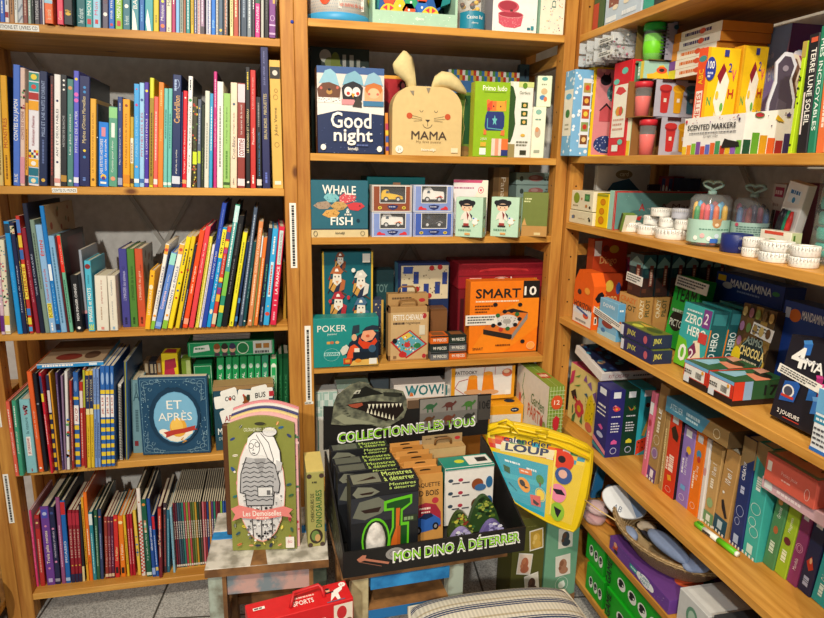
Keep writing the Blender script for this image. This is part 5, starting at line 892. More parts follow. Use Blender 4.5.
lb('board_game','dark blue box showing a cream peg board with blue and red pegs','game box',397,447,263,.136,z4,.05,'1d2f5a',{'f':[('r',.06,.58,.98,.97,'d9ccaa')]+[('r',x,y,x+.1,y+.14,'2a3f86')for x,y in((.08,.62),(.3,.76),(.5,.62),(.72,.64),(.86,.75))]+[('e',x+.05,y,.05,.03,'b0302f')for x,y in((.12,.6),(.32,.7),(.6,.94),(.56,.62),(.76,.95))]+[('d',.08,.6,.96,.95,30,.0018,['6a5a4a'],3),('r',.1,.88,.28,.96,'2f4a94'),('t','LE JEU',.3,.3,.95,.4,'b8a47a',0,1)],'l':[('r',0,0,1,1,'5f9ab8')]})
def chevaux(label,x0,x1,yt,Y,front):
    o=lb('travel_game',label,'game box',x0,x1,yt,Y,z4,.03,'b08a58',{'f':([('r',.06,.03,.97,.9,'c9a878'),('e',.88,.83,.06,.05,'b02f35'),('t','PETITS CHEVAUX',.12,.76,.86,.86,'f0ece2',0,.8),('g',.12,.68,.4,.72,'4a3a30',0),('t','magnétique',.42,.67,.78,.73,'3a2c24',0),('p',[(.05,.36),(.53,.58),(.97,.3),(.45,.04)],'b5302f'),('p',[(.11,.36),(.53,.55),(.91,.3),(.45,.08)],'5fa8b8'),
        ('p',[(.32,.46),(.5,.53),(.6,.47),(.4,.38)],'e0bf4a'),('d',.2,.18,.8,.46,40,.0022,['f0efe8','d0402f','3f8a4a','e0bf4a'],6),('e',.47,.3,.08,.05,'c23a34'),('e',.72,.28,.09,.05,'2f7a4a'),('e',.16,.38,.06,.05,'1c1c22'),('e',.36,.12,.1,.055,'c2302f'),('r',.76,.48,.9,.66,'d6cdb6'),('e',.89,.08,.05,.04,'b02f35'),('r',.12,.05,.2,.1,'8a6a4a')]if front else[('e',.84,.9,.08,.03,'b02f35'),('g',.1,.92,.6,.95,'5a4632',0)])})
    w,d,h=o['dims']
    if front:c=MB();c.box(0,.006,-.0006,.03,h*.9,h,'6a4a2c').box(w-.006,w,-.0006,.03,h*.9,h,'6a4a2c').box(0,.006,-.0006,.03,0,h*.1,'6a4a2c').box(w-.006,w,-.0006,.03,0,h*.1,'6a4a2c');lab(c.build('corner_guard',o),'dark brown corner')
    hd=MB();hd.tube([(w*.28,.015,h),(w*.29,.015,h+.012),(w*.36,.015,h+.018),(w*.64,.015,h+.018),(w*.71,.015,h+.012),(w*.72,.015,h)],.0028,'8a6238',8);lab(hd.build('handle',o),'brown suitcase handle')
chevaux('kraft suitcase game behind another suitcase game, only its top showing',388.5,428,294,.056,False)
chevaux('kraft suitcase game with red and blue board printed on front',389,429,307,.02,True)
lb('board_game','brown box standing between the suitcase games and the red case','game box',429.5,446,309,.08,z4,.05,'6a4526',{'f':[('r',.0,.2,1,.96,'7a5230')]})
for x0,x1,cols,side in((430.5,448.6,(('6b6d70','grey'),('2a3432','dark green'),('d8661f','orange')),'left'),(449.2,466.5,(('d8661f','orange'),('6b6d70','grey'),('24342c','dark green')),'right')):
    zz=z4;hs=.0235
    for i,(c,nm)in enumerate(cols):
        lb('puzzle_box','%s mini puzzle box, %s of the %s stack of three'%(nm,('bottom','middle','top')[i],side),'game box',x0,x1,0,.006+.001*i,zz,.05,c,{'f':[('r',0,.82,1,1,'1f2422'),('t','99 PIECES',.14,.3,.88,.66,'ece8da',0,1)],'t':[('r',.15,.2,.85,.8,'8a5a34' if i==2 else c)]},h=hs-.0005,yaw=.02);zz+=hs
def red_case():
    Y=.1;a=along(456,(0,Y,z4),(1,0,0));b=along(543,(0,Y,z4),(1,0,0));w=b.x-a.x;h=up_to((a.x,Y,z4),264);d=.14
    m=MB();m.box(.002,w-.002,.002,d,0,h-.075,'6d141f',.002);mp,su,sv=face('f',w,d,h);paint(m,lambda u,v,e:mp(u,v,e-.002),su,sv,[('r',.03,0,.07,.6,'3a0c14'),('r',.1,0,.12,.6,'3a0c14'),('r',.16,0,.19,.6,'8a2530')])
    o=m.build('board_game',None,placed((a.x,Y,z4+.0003)));setp(o,'large dark red game case behind the orange box','game box');o['dims']=(w,d,h)
    l=MB();l.box(0,w,0,d+.002,h-.075,h,'8f1a28',.003)
    ops=[('r',.03,.985,.97,1,'a62a36'),('d',.02,.9,.98,.99,160,.0012,['a62a36'],2),('p',[(.22,.9),(.24,.93),(.36,.945),(.5,.95),(.64,.945),(.76,.93),(.78,.9),(.74,.91),(.5,.925),(.26,.91)],'c2353a'),('r',0,.855,1,.862,'5a0f18'),('r',.12,.82,.25,.835,'e0b0a8'),('o',.47,.82,.08,.025,.001,'e0c0b0'),('e',.47,.82,.05,.015,'e6d6d0'),('p',[(.56,.8),(.58,.85),(.6,.8)],'f0ece6'),('g',.75,.81,.88,.825,'d9a03a',0)]
    paint(l,mp,su,sv,ops);lab(l.build('lid',o),'red lid with scalloped ribbon')
red_case()
o=gb('board_game','bright orange quiz game box leaning on the red case','game box',(472,354.6),(539.5,351.5),283,z4,.05,'ef7d16',{'f':[('p',[(0,0),(.5,0),(1,.35),(1,.9),(.5,.6),(.2,.3)],'f08a1c'),('t','SMART',.08,.77,.72,.895,'26221f',0,1.6),('r',.76,.76,1,1,'1b1a19'),('t','10',.78,.8,.95,.92,'f6f3ea',0,1.4),('g',.08,.715,.74,.735,'f6e0c0',0),('g',.07,.65,.36,.67,'6a3410',0),('g',.07,.61,.3,.63,'6a3410',0),('g',.07,.57,.25,.59,'6a3410',0),
    ('p',[(.2,.34),(.46,.58),(.62,.62),(.84,.56),(.84,.48),(.6,.18),(.2,.27)],'2a2420'),('p',[(.2,.34),(.46,.58),(.84,.55),(.62,.25)],'d9742a'),('p',[(.62,.25),(.84,.55),(.84,.47),(.62,.17)],'8f8a84'),('e',.54,.44,.17,.095,'d6d2cc'),('e',.54,.44,.06,.035,'a8a49e'),('d',.4,.38,.68,.5,30,.0014,['8a8680'],4)]+[('e',x,y,.033,.028,c)for x,y,c in((.36,.68,'1c1c20'),(.72,.67,'1c1c20'),(.5,.58,'1c1c20'),(.6,.585,'1c1c20'),(.72,.47,'1c1c20'),(.66,.39,'1c1c20'),(.34,.39,'1c1c20'),(.43,.41,'1c1c20'),(.78,.15,'1c1c20'),(.4,.53,'2f6a3a'),(.55,.34,'2f6a3a'),(.68,.54,'2f6a3a'),(.45,.33,'c0392b'))]+[('g',.38,.1,.62,.12,'6a3410',0),('t','SMART',.05,.05,.2,.085,'1c1c20',0,1),('e',.9,.09,.06,.055,'f0a04a'),('o',.9,.09,.06,.055,.001,'f6d0a0')]},tip=-.02)
o.location.z+=.0015
slip(o,'price_slip','f',-.06,.4,.39,.54,'e9e5da',SLIP,'white paper slip with three printed lines',.0)
# --- low board behind the dinosaur display
lb('craft_box','white box with fine grid sleeve at the left of the low middle shelf','box',317,338,392,.05,z5,.06,'d9dedb',{'f':[('r',0,.72,1,1,'9fbfb6'),('k',0,.76,1,.98,5,3,['c9d9d4',None]),('n',[(.0,.8),(1,.8)],.001,W_),('n',[(.3,.72),(.3,1)],.001,W_),('n',[(.6,.72),(.6,1)],.001,W_),('n',[(.1,.68),(.1,.1)],.002,'3a8a84'),('o',.85,.42,.12,.06,.002,'c0303a')]})
lb('craft_box','white box with sage lid peeping above the dinosaur head','box',337.5,369,384,.08,z5,.07,'dfe0d8',{'t':[('r',0,0,1,1,'8fa898')],'f':[('r',0,.95,1,1,'9fb8a6'),('o',.4,.5,.2,.1,.002,'c9a0a0')]})
lb('board_game','grey and brown painted box at the back under the fourth board','game box',370,449,376,.17,z5,.05,'3d3a36',{'f':[('r',0,.4,.22,1,'56626a'),('p',[(.3,.9),(.4,1),(.5,.9),(.45,.8)],'22242c'),('p',[(.55,.95),(.7,1),(.8,.92),(.7,.85)],'22242c'),('p',[(.85,.9),(.95,1),(1,.8)],'6a4a34'),('r',.25,.4,1,.7,'5a4434')]})
o=lb('party_game','white box with teal WOW lettering above the display','game box',393,442.5,384,.06,z5,.06,'e6dfda',{'f':[('t','WOW!',.22,.87,.97,.985,'1f6f74',0,1.5),('p',[(.3,.86),(.34,.94),(.38,.86)],'d8702f'),('e',.36,.93,.05,.03,'5a9aa8'),('r',0,.5,1,.84,'b8a08a')]})
lb('instrument_box','small grey white upright box right of the WOW box','box',443.5,449,385,.06,z5,.05,'cfc9bf',{'f':[('e',.5,.93,.2,.03,'a8a49a'),('r',0,.88,.3,1,'2f6f74')]})
o=lb('instrument_box','golden brown box holding up the white castanet box','box',455,487,399.5,.05,z5,.08,'7a4d1c',{'f':[('r',0,.8,1,1,'a8661f')]})
zz=z5+o['dims'][2]+.0006
lb('music_box','white box with orange border picturing two orange castanets','toy box',450.5,513.5,367,.045,zz,.07,'e3dfda',{'f':[('r',0,0,.06,1,'e09a1e'),('r',.95,0,1,1,'e09a1e'),('r',.06,0,.95,.12,'e2a02a'),('t','PATTOOKY',.06,.8,.4,.9,'3a2a24',0,1),('p',[(.24,.28),(.27,.72),(.4,.7),(.42,.26)],'e8861c'),('e',.335,.7,.07,.07,'e89a34'),('p',[(.48,.26),(.5,.82),(.64,.82),(.68,.26)],'e8861c'),('e',.57,.8,.075,.06,'efa43c'),('e',.34,.25,.14,.08,'d6a070'),('e',.6,.22,.15,.08,'d6a070'),('n',[(.2,.2),(.06,.4),(.12,.6),(.26,.66)],.0016,'b02f3a'),('n',[(.5,.8),(.52,1)],.0014,'b02f3a'),('n',[(.68,.75),(.68,1)],.0014,'b02f3a'),('e',.87,.8,.08,.12,'c9684a'),('e',.86,.84,.05,.06,'e9c9a8'),('r',.85,.12,.94,.26,'ece9e2')]})
o=lb('animal_toy_box','orange yellow box with an animal picture left of the gingham box','toy box',488,522,405,.01,z5,.07,'e7a11f',{'f':[('r',.06,.5,.94,.86,'dcd4c4'),('e',.3,.58,.25,.08,'8a4f26'),('e',.12,.65,.05,.03,'8a4f26'),('e',.5,.65,.06,.03,'8a4f26'),('p',[(.55,.5),(.6,.8),(.75,.7),(.94,.55),(.94,.5)],'cfc0a0'),('e',.75,.93,.12,.035,'24344a'),('g',.67,.925,.83,.935,W_,0)],'t':[('e',.7,.5,.15,.2,'24344a')]},yaw=-.05)
# gingham picnic game box
z0=z5;Pf=at(551,387,1,-.15);w=at(566.2,387,1,-.15).x-Pf.x;h=Pf.z-z0
gp=[(.0,0)]
def gingham():return[('r',0,0,1,1,'7f9a3a')]+[('n',[(.1+.2*i,0),(.1+.2*i,1)],.0014,'c9d6a0')for i in range(5)]+[('n',[(0,.02+.035*j),(1,.02+.035*j)],.0014,'c9d6a0')for j in range(28)]
carton('board_game','green gingham edged box with cream strawberry cover in the corner','game box',(Pf.x-.004,-.15,z0+.0003),w,.22,h,'7f9a3a',{'f':gingham()+[('e',.5,.86,.38,.065,'d8562a'),('t','12',.32,.84,.68,.88,'f6e6d0',0,1),('p',[(.3,.7),(.5,.74),(.75,.71),(.7,.62),(.5,.58),(.32,.64)],'c22a34'),('t','PARTY',.25,.28,.75,.56,'f3f0e4',1,1.2)],
   'l':[('r',0,0,1,1,'e9dfcf'),('p',[(.0,.2),(.12,.3),(.2,.6),(.1,.8),(.0,.82)],'d9b8a0'),('n',[(.25,.95),(.2,.8),(.3,.7)],.003,'4a8a3a'),('n',[(.1,.6),(.25,.75),(.3,.5)],.003,'5a8a4a'),('e',.14,.68,.04,.05,'d96a5a'),('t','Garden',.5,.72,.9,.82,'3f6f34',0,.5),('t','PARTY',.42,.58,.88,.7,'cf5a3a',0,1),('p',[(.58,.5),(.75,.52),(.8,.3),(.78,.1),(.6,.1),(.56,.3)],'c9292f'),('e',.85,.62,.05,.05,'b03a3a'),('e',.93,.6,.05,.06,'8aa04a'),('p',[(.8,.4),(1,.5),(1,.2),(.85,.2)],'5f9a3a')],'t':[('r',0,0,1,1,'7f9a3a'),('r',.2,.3,.85,.5,'b8492f'),('g',.25,.36,.8,.44,'f0d8c0',0)]+[('n',[(.5,0),(.5,1)],.001,'c9d6a0')]})
# ---------------------------------------------------------------- right bookcase
r1,r2,r3,r4,r5=RZ;r6,r7=RZ2
ALL=lambda c:('r',0,0,1,1,c)
# --- top board
rb('picture_book','narrow green and red box at the corner end of the top right shelf','book',592,603,-60,.80,r1,.12,'3d5a33',{'f':[('r',0,0,.5,.3,'b5402a'),('e',.4,.5,.2,.06,'c0392b')],'r':[('r',0,0,1,1,'33472a'),('e',.3,.3,.1,.1,'b5402a')]})
rb('activity_box','pale blue box with brown and green picture cards, top right shelf','game box',604,641,-60,.796,r1,.1,'b9c9d9',{'f':[('r',.1,.2,.38,.75,'8a4a3a'),('d',.12,.22,.36,.72,12,.002,['d9c9b0','b06a4a'],3),('r',.5,.25,.82,.8,'8faa3f'),('e',.65,.4,.1,.06,'d9cf6a'),('e',.3,.18,.08,.03,'e6d9c0'),('e',.6,.2,.08,.03,'e6d9c0'),('r',.05,.03,.35,.09,'e0e8ee'),('g',.5,.05,.9,.1,'e6ecf0',0)]})
rb('game_box','dark box with teal corner cut by the top edge, top right shelf','game box',643,682,-90,.79,r1,.12,'26302c',{'f':[('r',0,0,.3,.2,'2fa08a'),('g',.35,.06,.9,.1,'aab0a8',0)]})
# --- second board
X2=.809
rb('card_game_box','sky blue polka dot box with cream sleeve at the corner post','game box',551.5,569.5,72,.755,r2,.05,'79b3dc',{'f':[('d',.05,.02,.95,.98,26,.004,['e6f0f8'],3)]+[('r',.05,.24,.95,.78,'ece6d6'),('e',.5,.7,.3,.035,'5fb0d8'),('e',.5,.5,.22,.05,'3f7a3a'),('g',.3,.36,.7,.38,'a09a80',0),('g',.3,.31,.7,.33,'a09a80',0)],'r':[('d',.02,.02,.98,.98,30,.004,['e6f0f8'],5),('r',.45,.1,.95,.9,'dfe6ea')]+[('r',.5,.14+.15*i,.9,.25+.15*i,c)for i,c in enumerate(('7a4a2a','8a9a5a','c0592f','8a3a2a','b09a4a'))]+[('e',.7,.195+.15*i,.12,.03,c)for i,c in enumerate(('e0c080','c0392b','e6d04a','e6b04a','d94a3a'))]})
yb=rb('card_game_box','yellow edged box with pink cover of trees and birds','game box',575.5,588,69.5,X2,r2,.11,'efc71f',{'f':[('e',.4,.92,.16,.03,'d9b04a'),('e',.8,.8,.14,.03,'e08a7a'),('r',.14,.2,.86,.78,'f0e6d0'),('p',[(.25,.7),(.5,.75),(.8,.68),(.6,.65)],'e3b53a'),('e',.5,.52,.25,.05,'8aa0b0'),('g',.3,.4,.7,.42,'8a7a6a',0),('g',.3,.35,.7,.37,'8a7a6a',0),('r',.2,.06,.6,.12,'e6efe0'),('e',.75,.1,.2,.04,'5ab09a')],
   'r':[('r',.06,.02,1,.98,'d98a8e'),('e',.3,.86,.14,.06,'221f24'),('p',[(.18,.84),(.24,.94),(.3,.88),(.4,.95),(.42,.85)],'221f24'),('e',.55,.72,.2,.1,'4f8f92'),('d',.38,.63,.72,.81,26,.0012,['d9e0d0'],4),('n',[(.5,.6),(.5,.3)],.002,'2a2226'),('p',[(.2,.52),(.36,.6),(.52,.52),(.52,.4),(.2,.4)],'c4545a'),('p',[(.18,.52),(.36,.61),(.54,.52),(.5,.52),(.36,.58),(.22,.52)],'2a2226'),('e',.4,.14,.3,.1,'2f3f74'),('d',.14,.05,.66,.23,40,.0014,['c9d0e6'],6),('p',[(.5,.2),(.8,.38),(.98,.3),(.98,.15),(.7,.12)],'34486a'),('d',.55,.14,.95,.35,24,.0012,['9ab0c8'],7),('e',.88,.9,.1,.05,'2f3f5a'),('e',.22,.96,.06,.02,'f0b0a0')]})
rb('card_game_box','red edged box with dark green cover left of the dough pots','game box',607,624.5,64,X2,r2,.08,'d21f2b',{'f':[('e',.62,.9,.17,.035,'6ac0b0'),('e',.2,.8,.16,.03,'6ac0b0'),('r',.12,.2,.86,.76,'efe9dc'),('p',[(.2,.68),(.35,.74),(.6,.73),(.8,.68),(.5,.65)],'d2323a'),('e',.5,.48,.22,.05,'6fae4a'),('e',.42,.48,.1,.05,'e0902a'),('e',.58,.48,.1,.05,'d2483a'),('g',.2,.38,.8,.4,'d09a8a',0),('g',.2,.33,.8,.35,'d09a8a',0),('g',.2,.28,.8,.3,'d09a8a',0),('r',.25,.05,.6,.12,'e6efe8'),('e',.7,.15,.14,.03,'6ac0b0')],'r':[('r',.08,.02,.95,.98,'5d7f63'),('d',.1,.3,.9,.6,24,.0014,['d9e6d0'],3),('p',[(.2,.1),(.8,.25),(.6,.12)],'d9603a'),('e',.5,.8,.25,.06,'43604a')]})
rb('card_game_box','mint and yellow spine box squeezed beside the lower dough pots','game box',625,628.4,118,X2,r2,.1,'e3c42a',{'f':[('r',0,.4,1,1,'e9e6d0')],'r':[ALL('a9c9b0'),('p',[(.1,.1),(.5,.5),(.9,.2)],'3f6f4a')]})
# clear bead boxes on top of the upright boxes
zt=max(q['dims'][2]for q in(yb,))+r2+.0012
for i in range(2):
    h=.034;hh=zt+.0182+i*(h+.001)
def bead_box(lbl,z,x0,x1,yt):
    a=along(x0,(.775,0,z),(0,-1,0));b=along(x1,(.775,0,z),(0,-1,0));w=a.y-b.y;d=.13;h=.029
    m=MB();m.box(0,w,0,d,0,h,CLEAR,.004);o=m.build('bead_box',None,placed((.775,a.y,z),-PI/2));setp(o,lbl,'craft box')
    c=MB();rnd=random.Random(int(z*1e4));cols=['8f8a80','a94a6a','a8a49a','5a5650','6a5a50','3a3a40','b08088']
    for i in range(5):c.box(w*i/5+.002,w*i/5+.003,.002,d*.5,.002,h-.002,'c9cdd0')
    for i in range(110):
        x,y,zz=rnd.uniform(.006,w-.006),rnd.uniform(.005,d-.01),rnd.uniform(.005,h-.008);r=.0035
        c.lathe([(0,zz-r),(r,zz),(0,zz+r)],cols[i%7],6,x,y)
    lab(c.build('beads',o),'mixed beads');s=MB();s.box(w*.55,w*.9,-.0008,0,.006,h*.6,'d9dbd9');mp,su,sv=face('f',w,d,h);paint(s,mp,su,sv,[('g',.58,.3,.88,.4,'555',0),('g',.58,.45,.8,.52,'555',0)],.001);s.build('label',o)
    dk=MB();dk.box(.004,w-.004,d*.55,d-.004,.003,h-.003,'2b2d2f');lab(dk.build('insert',o),'dark rear insert')
bead_box('clear bead box with dark rear, lower of two above the yellow edged box',zt,577,617,48);bead_box('clear bead box with dark rear, upper of two above the yellow edged box',zt+.0298,578,617.5,33)
# dough pots
def dough_box(lbl,x0,x1,z,X,h,d=.15,sleeve='a9a7b6'):
    a=along(x0,(X,0,z),(0,-1,0));b=along(x1,(X,0,z),(0,-1,0));w=a.y-b.y
    K='8a5f34';t=.0015
    m=MB();m.box(0,w,0,d,0,t,K).box(0,t,0,d,t,h,K).box(t,w-t,d-t,d,t,h,K).box(w-t,w,.03,d,0,h,sleeve).box(t,w,.03,d,h-t,h,sleeve)
    o=m.build('modelling_dough_set',None,placed((X,a.y,z+.0003),-PI/2));setp(o,lbl,'craft box')
    mp,su,sv=face('r',w,d,h);p=MB();ops=[]
    for i,(c,c2)in enumerate((('b8302f','8f2228'),('c98f14','dba51f'),('2f5a6c','3f7f94'),('3a6a34','4f8a3f'))):
        u=.36+i*.215
        ops+=[('p',[(u-.075,.72),(u+.085,.72),(u+.06,.14),(u-.06,.14)],c),('e',u,.14,.06,.03,c),('e',u,.74,.1,.1,c2),('e',u,.78,.1,.08,c),('r',u-.02,.4,u+.025,.5,'d6cdc0')]
    ops+=[('r',.28,.92,.5,1,'3a1f20'),('r',.7,.92,.92,1,'2a2a2e')]
    paint(p,mp,su,sv,ops);lab(p.build('sleeve_print',o),'grey sleeve picturing red, yellow and blue pots')
    pot=MB();r=min(w/2-.002,.018);pot.lathe([(r*.8,t),(r*.95,h*.55),(r*.95,h*.56),(0,h*.57)],'f0524a',20,w/2,r+.002)
    lab(pot.build('dough_pot',o),'clear pot of coral dough');pp=bpy.data.objects[o.children[-1].name]
    g=MB();g.lathe([(r*.85,t),(r,h*.8)],CLEAR,20,w/2,r+.002);g.build('pot_wall',pp)
    l=MB();l.lathe([(r*1.08,h*.8),(r*1.08,h*.93),(r,h*.95),(0,h*.95)],'c32a36',20,w/2,r+.002);lab(l.build('pot_lid',pp),'red lid')
    return o
h=up_to(along(630,(X2,0,r2),(0,-1,0)),118.5)
dough_box('open kraft box of dough pots in grey sleeve, lower of two',629,646,r2,X2,h)
h2=up_to(along(630,(X2-.01,0,r2),(0,-1,0)),78.5)-h-.003
zd=r2+h+.0012
dough_box('open kraft box of dough pots in grey sleeve, upper of two',625.5,641,zd,X2-.008,h2)
zq=zd+h2+.0012
o=rb('craft_box','mint box with yellow duck on top of the dough pots','craft box',637,643,57,X2-.004,zq,.066,'7cc0a0',{'r':[ALL('9cc4b4'),('p',[(.15,.0),(.12,.25),(.35,.3),(.5,.45),(.55,.75),(.72,.8),(.85,.5),(.95,.1),(.9,0)],'e6b52a'),('e',.66,.5,.2,.2,'d9502f'),('e',.66,.5,.1,.1,'2a2226')],'f':[('r',.5,0,1,1,'e0c84a'),('g',.1,.2,.4,.8,'e6f0e6',1)]},h=.036)
def green_pot_set():
    z=zq+.0375;X=X2+.004;a=along(634,(X,0,z),(0,-1,0));b=along(650,(X,0,z),(0,-1,0));w=a.y-b.y;h=up_to(a,26);d=.06;K='6f5a2e';t=.0015
    m=MB();m.box(0,w,0,d,0,t,K).box(0,t,0,d,t,h,K).box(t,w,d-t,d,t,h,K).box(w-t,w,.035,d,0,h*.95,'8f8fa0').box(t,w,.05,d,h*.95,h,'8f8fa0')
    o=m.build('modelling_dough_set',None,placed((X,a.y,z),-PI/2));setp(o,'kraft box with a lime green dough pot and grey printed sleeve','craft box')
    mp,su,sv=face('r',w,d,h);p=MB();paint(p,mp,su,sv,[('g',.36,.15+.085*i,.72,.18+.085*i,'4a4a5a',0)for i in range(9)]+[('e',.92,.86,.1,.06,'1f4a5a')]);p.build('sleeve_print',o)
    r=min(w/2-.001,.022);pt=MB();pt.lathe([(r*.85,t),(r,h*.4),(r*.9,h*.72),(0,h*.74)],'74d62a',20,w/2+.002,r+.001);q=lab(pt.build('dough_pot',o),'lime dough in a clear pot')
    l=MB();l.lathe([(r*1.06,h*.82),(r*1.06,h*.96),(r,h),(0,h)],'1fae3f',20,w/2+.002,r+.001);lab(l.build('pot_lid',q),'green lid');g=MB();g.lathe([(r*.9,t),(r,h*.82)],CLEAR,20,w/2+.002,r+.001);g.build('pot_wall',q)
green_pot_set()
# flat orange boxes on the far side of the yellow kits
zz=up_to(along(672,(.87,0,r2),(0,-1,0)),78)+r2
for i in range(5):
    c,nm=(('d6d63a','lime edged bottom box'),('7a4a9a','violet edged second box'),('d98f2a','third box'),('d98a26','fourth box'),('d48422','topmost box'))[i]
    x0,x1=((668,716),(668,716),(670,716),(672,720),(674,722))[i]
    z=zz+i*.0185
    a=along(x0,(.866,0,z),(0,-1,0));b=along(x1,(.866,0,z),(0,-1,0))
    carton('craft_box','flat orange and white box, %s of the stack of five'%nm,'craft box',(.866,a.y,z),a.y-b.y,.115,.018,'c47a22',{'f':[('r',0,0,1,1,'eee6d6'),('r',.0,0,.16,1,c),('g',.25,.35,.8,.7,'4a3a6a' if i>2 else 'd8702a',0),('e',.62,.5,.06,.3,'d9502f')],'r':[ALL('c9802a')]},yaw=-PI/2)
zb=zz-.001
rb('storage_carton','plain brown carton under the flat orange boxes','box',696,722,0,.968,r2,.1,'6a4a2a',{'f':[('r',.1,.3,.9,.8,'7a5530')]},h=zb-r2-.0006)
# scented marker counter box
def marker_display():
    X=.79;a=along(681.5,(X,0,r2),(0,-1,0));b=along(741,(X,0,r2),(0,-1,0));w=a.y-b.y;h1=up_to(a,119);d=.16;hb=.085;t=.002
    W0='ebe8e4';m=MB();m.box(0,w,0,d,0,t,W0).box(0,w,0,t,t,h1,W0).box(0,w,d-t,d,t,hb,W0)
    m.prism([(0,0)],0,0,W0)if False else None
    for x in(0,w-t):m.add([(x,t,t),(x,d-t,t),(x,d-t,hb),(x,t,h1),(x+t,t,t),(x+t,d-t,t),(x+t,d-t,hb),(x+t,t,h1)],[(0,1,2,3),(7,6,5,4),(0,3,7,4),(3,2,6,7),(2,1,5,6),(1,0,4,5)],W0)
    cols=['e8c22a','e8862a','7fb92f','7a4a9a','d04a3a','5a6ac0','e0642a','3f8f5a','c0392b','e2b52a','8a5ab0','6fae3a']
    mp,su,sv=face('f',w,d,h1);paint(m,mp,su,sv,[('r',i/12+.004,0,(i+1)/12-.004,.22+.12*((i*5)%4)/3,cols[i])for i in range(12)]+[('t','SCENTED MARKERS',.08,.66,.88,.8,'2b2a30',0,1.4),('g',.12,.56,.9,.59,'6a6a70',0),('t','by tiger tribe',.38,.44,.62,.52,'4a4a50',0),('e',.05,.9,.02,.05,'c03a4a'),('e',.93,.86,.015,.04,'3a2a5a'),('d',.02,.84,.98,.98,14,.0012,['8a5a9a','c05a4a'],4),('p',[(.7,.16),(.98,.18),(.96,.3),(.8,.36),(.74,.4),(.72,.3)],'1c1a1e')])
    mp,su,sv=face('r',w,d,hb);c2=['1f4a34','5f9a2f','c9921f','d0602a','a8302f','3f3564','23452f','6faa2f','c9921f','c0502a']
    paint(m,mp,su,sv,[('r',i/10+.004,0,(i+1)/10-.004,.28+.14*((i*7)%4)/3,c2[i])for i in range(10)]+[('e',.16,.76,.06,.05,'b02f3a'),('o',.16,.76,.06,.055,.0012,'3f7a3a'),('p',[(.36,.7),(.4,.66),(.48,.64),(.44,.7),(.38,.78)],'e0b52a'),('e',.52,.78,.03,.035,'4a3f6a'),('e',.64,.82,.05,.06,'6faa3a'),('e',.9,.8,.035,.05,'b83040'),('d',.05,.55,.95,.92,12,.0012,['5a4a6a','8a5a5a'],3)])
    o=m.build('counter_display',None,placed((X,a.y,r2+.0003),-PI/2));setp(o,'white counter box printed with rows of coloured marker pens','display box');return X,a.y,w,d
DX,DY,DW,DD=marker_display()
def kit(lbl,x,y0,w,d,yt,col,arts,lean=0,z=r2+.0026):
    P=Vector((DX+x,DY-y0,z));h=up_to(P,yt);return carton('letter_kit',lbl,'craft box',P,w,d,h,col,arts,yaw=-PI/2,tip=lean)
ART=lambda:[('r',0,0,.08,1,'e0a81f'),('t','N',.1,.46,.22,.54,'3f9a5a',0,1),('t','D',.08,.22,.18,.3,'e07a2a',0,1),('p',[(.3,.5),(.4,.72),(.6,.78),(.72,.7),(.62,.4),(.5,.3)],'efe9dc'),('p',[(.34,.74),(.45,.66),(.6,.8),(.5,.86)],'8a2230'),('p',[(.36,.4),(.6,.3),(.6,.12),(.3,.14)],'e6d6b0'),('t','2',.66,.78,.76,.86,'4a3a9a',0,1),('t','V',.78,.7,.9,.8,'d94a6a',0,1),('t','H',.72,.54,.88,.62,'c0392b',0,1.5),('e',.45,.2,.1,.05,'d98a3a'),('t','S',.3,.1,.42,.2,'c03a5a',0,1),('r',.48,.92,.62,.98,'3a3f8a'),('e',.38,.56,.05,.04,'e8c03a'),('e',.55,.45,.05,.04,'6fae4a')]
kit('yellow letter kit with red orange spine, front one in the marker counter box',.01,.006,.026,.07,49,'f0c31c',{'f':[ALL('e2502a'),('e',.5,.9,.42,.03,'3f8a8a'),('r',.15,.12,.85,.6,'efe6d6'),('t','GOMMETTES',.25,.14,.75,.58,'d2402f',1,1),('t','ABC',.25,.66,.75,.8,'f0c31c',1,1)],'r':ART()+[('e',.1,.8,.16,.11,'2f3f9a'),('t','100',.0,.8,.2,.87,W_,0,1),('g',.02,.75,.2,.77,'c9cde6',0),('g',.02,.72,.18,.74,'c9cde6',0)]})
kit('yellow letter kit behind the front one in the marker counter box',.083,.008,.026,.055,47.5,'f0c31c',{'f':[ALL('e2a21a')],'r':ART()})
for i,(x,c,c2,nm,yt)in enumerate(((.052,'cfd0dc','4a4050','white edged grey',51),(.075,'d6c9b6','6a4a3a','brown dog shaped',53),(.095,'cfc9d6','9a3a6a','lilac edged',50),(.111,'b9c6e0','22407e','royal blue',49))):
    P=Vector((DX+x,DY-DW+.014+.012*i,r2+.0026));h=up_to(P,yt)
    m=MB();pr=[(0,0),(.042,0),(.046,h*.55),(.036,h*.74),(.042,h*.88),(.032,h*.99),(.02,h),(.006,h*.9),(.008,h*.72),(0,h*.5)]
    m.prism(pr,0,.004,c);m.prism([(.003,.01),(.039,.01),(.042,h*.52),(.032,h*.72),(.037,h*.86),(.03,h*.95),(.02,h*.96),(.01,h*.88),(.012,h*.7),(.004,h*.5)],-.0006,0,c2)
    m.prism([(.012,h*.3),(.03,h*.32),(.032,h*.5),(.016,h*.55)],-.0012,-.0006,['5a5060','b03a5a','3a2f4a','d9b04a'][i]);m.prism([(.023+.005*math.cos(k*PI/5),h*.84+.005*math.sin(k*PI/5))for k in range(10)],-.0012,-.0006,['8a8090','2a1a18','e6c0b0','6a8ad0'][i])
    o=m.build('cutout_notebook',None,placed(P,-.25,0,-.03));setp(o,'%s cut-out animal notebook in the marker counter box'%nm,'notebook')
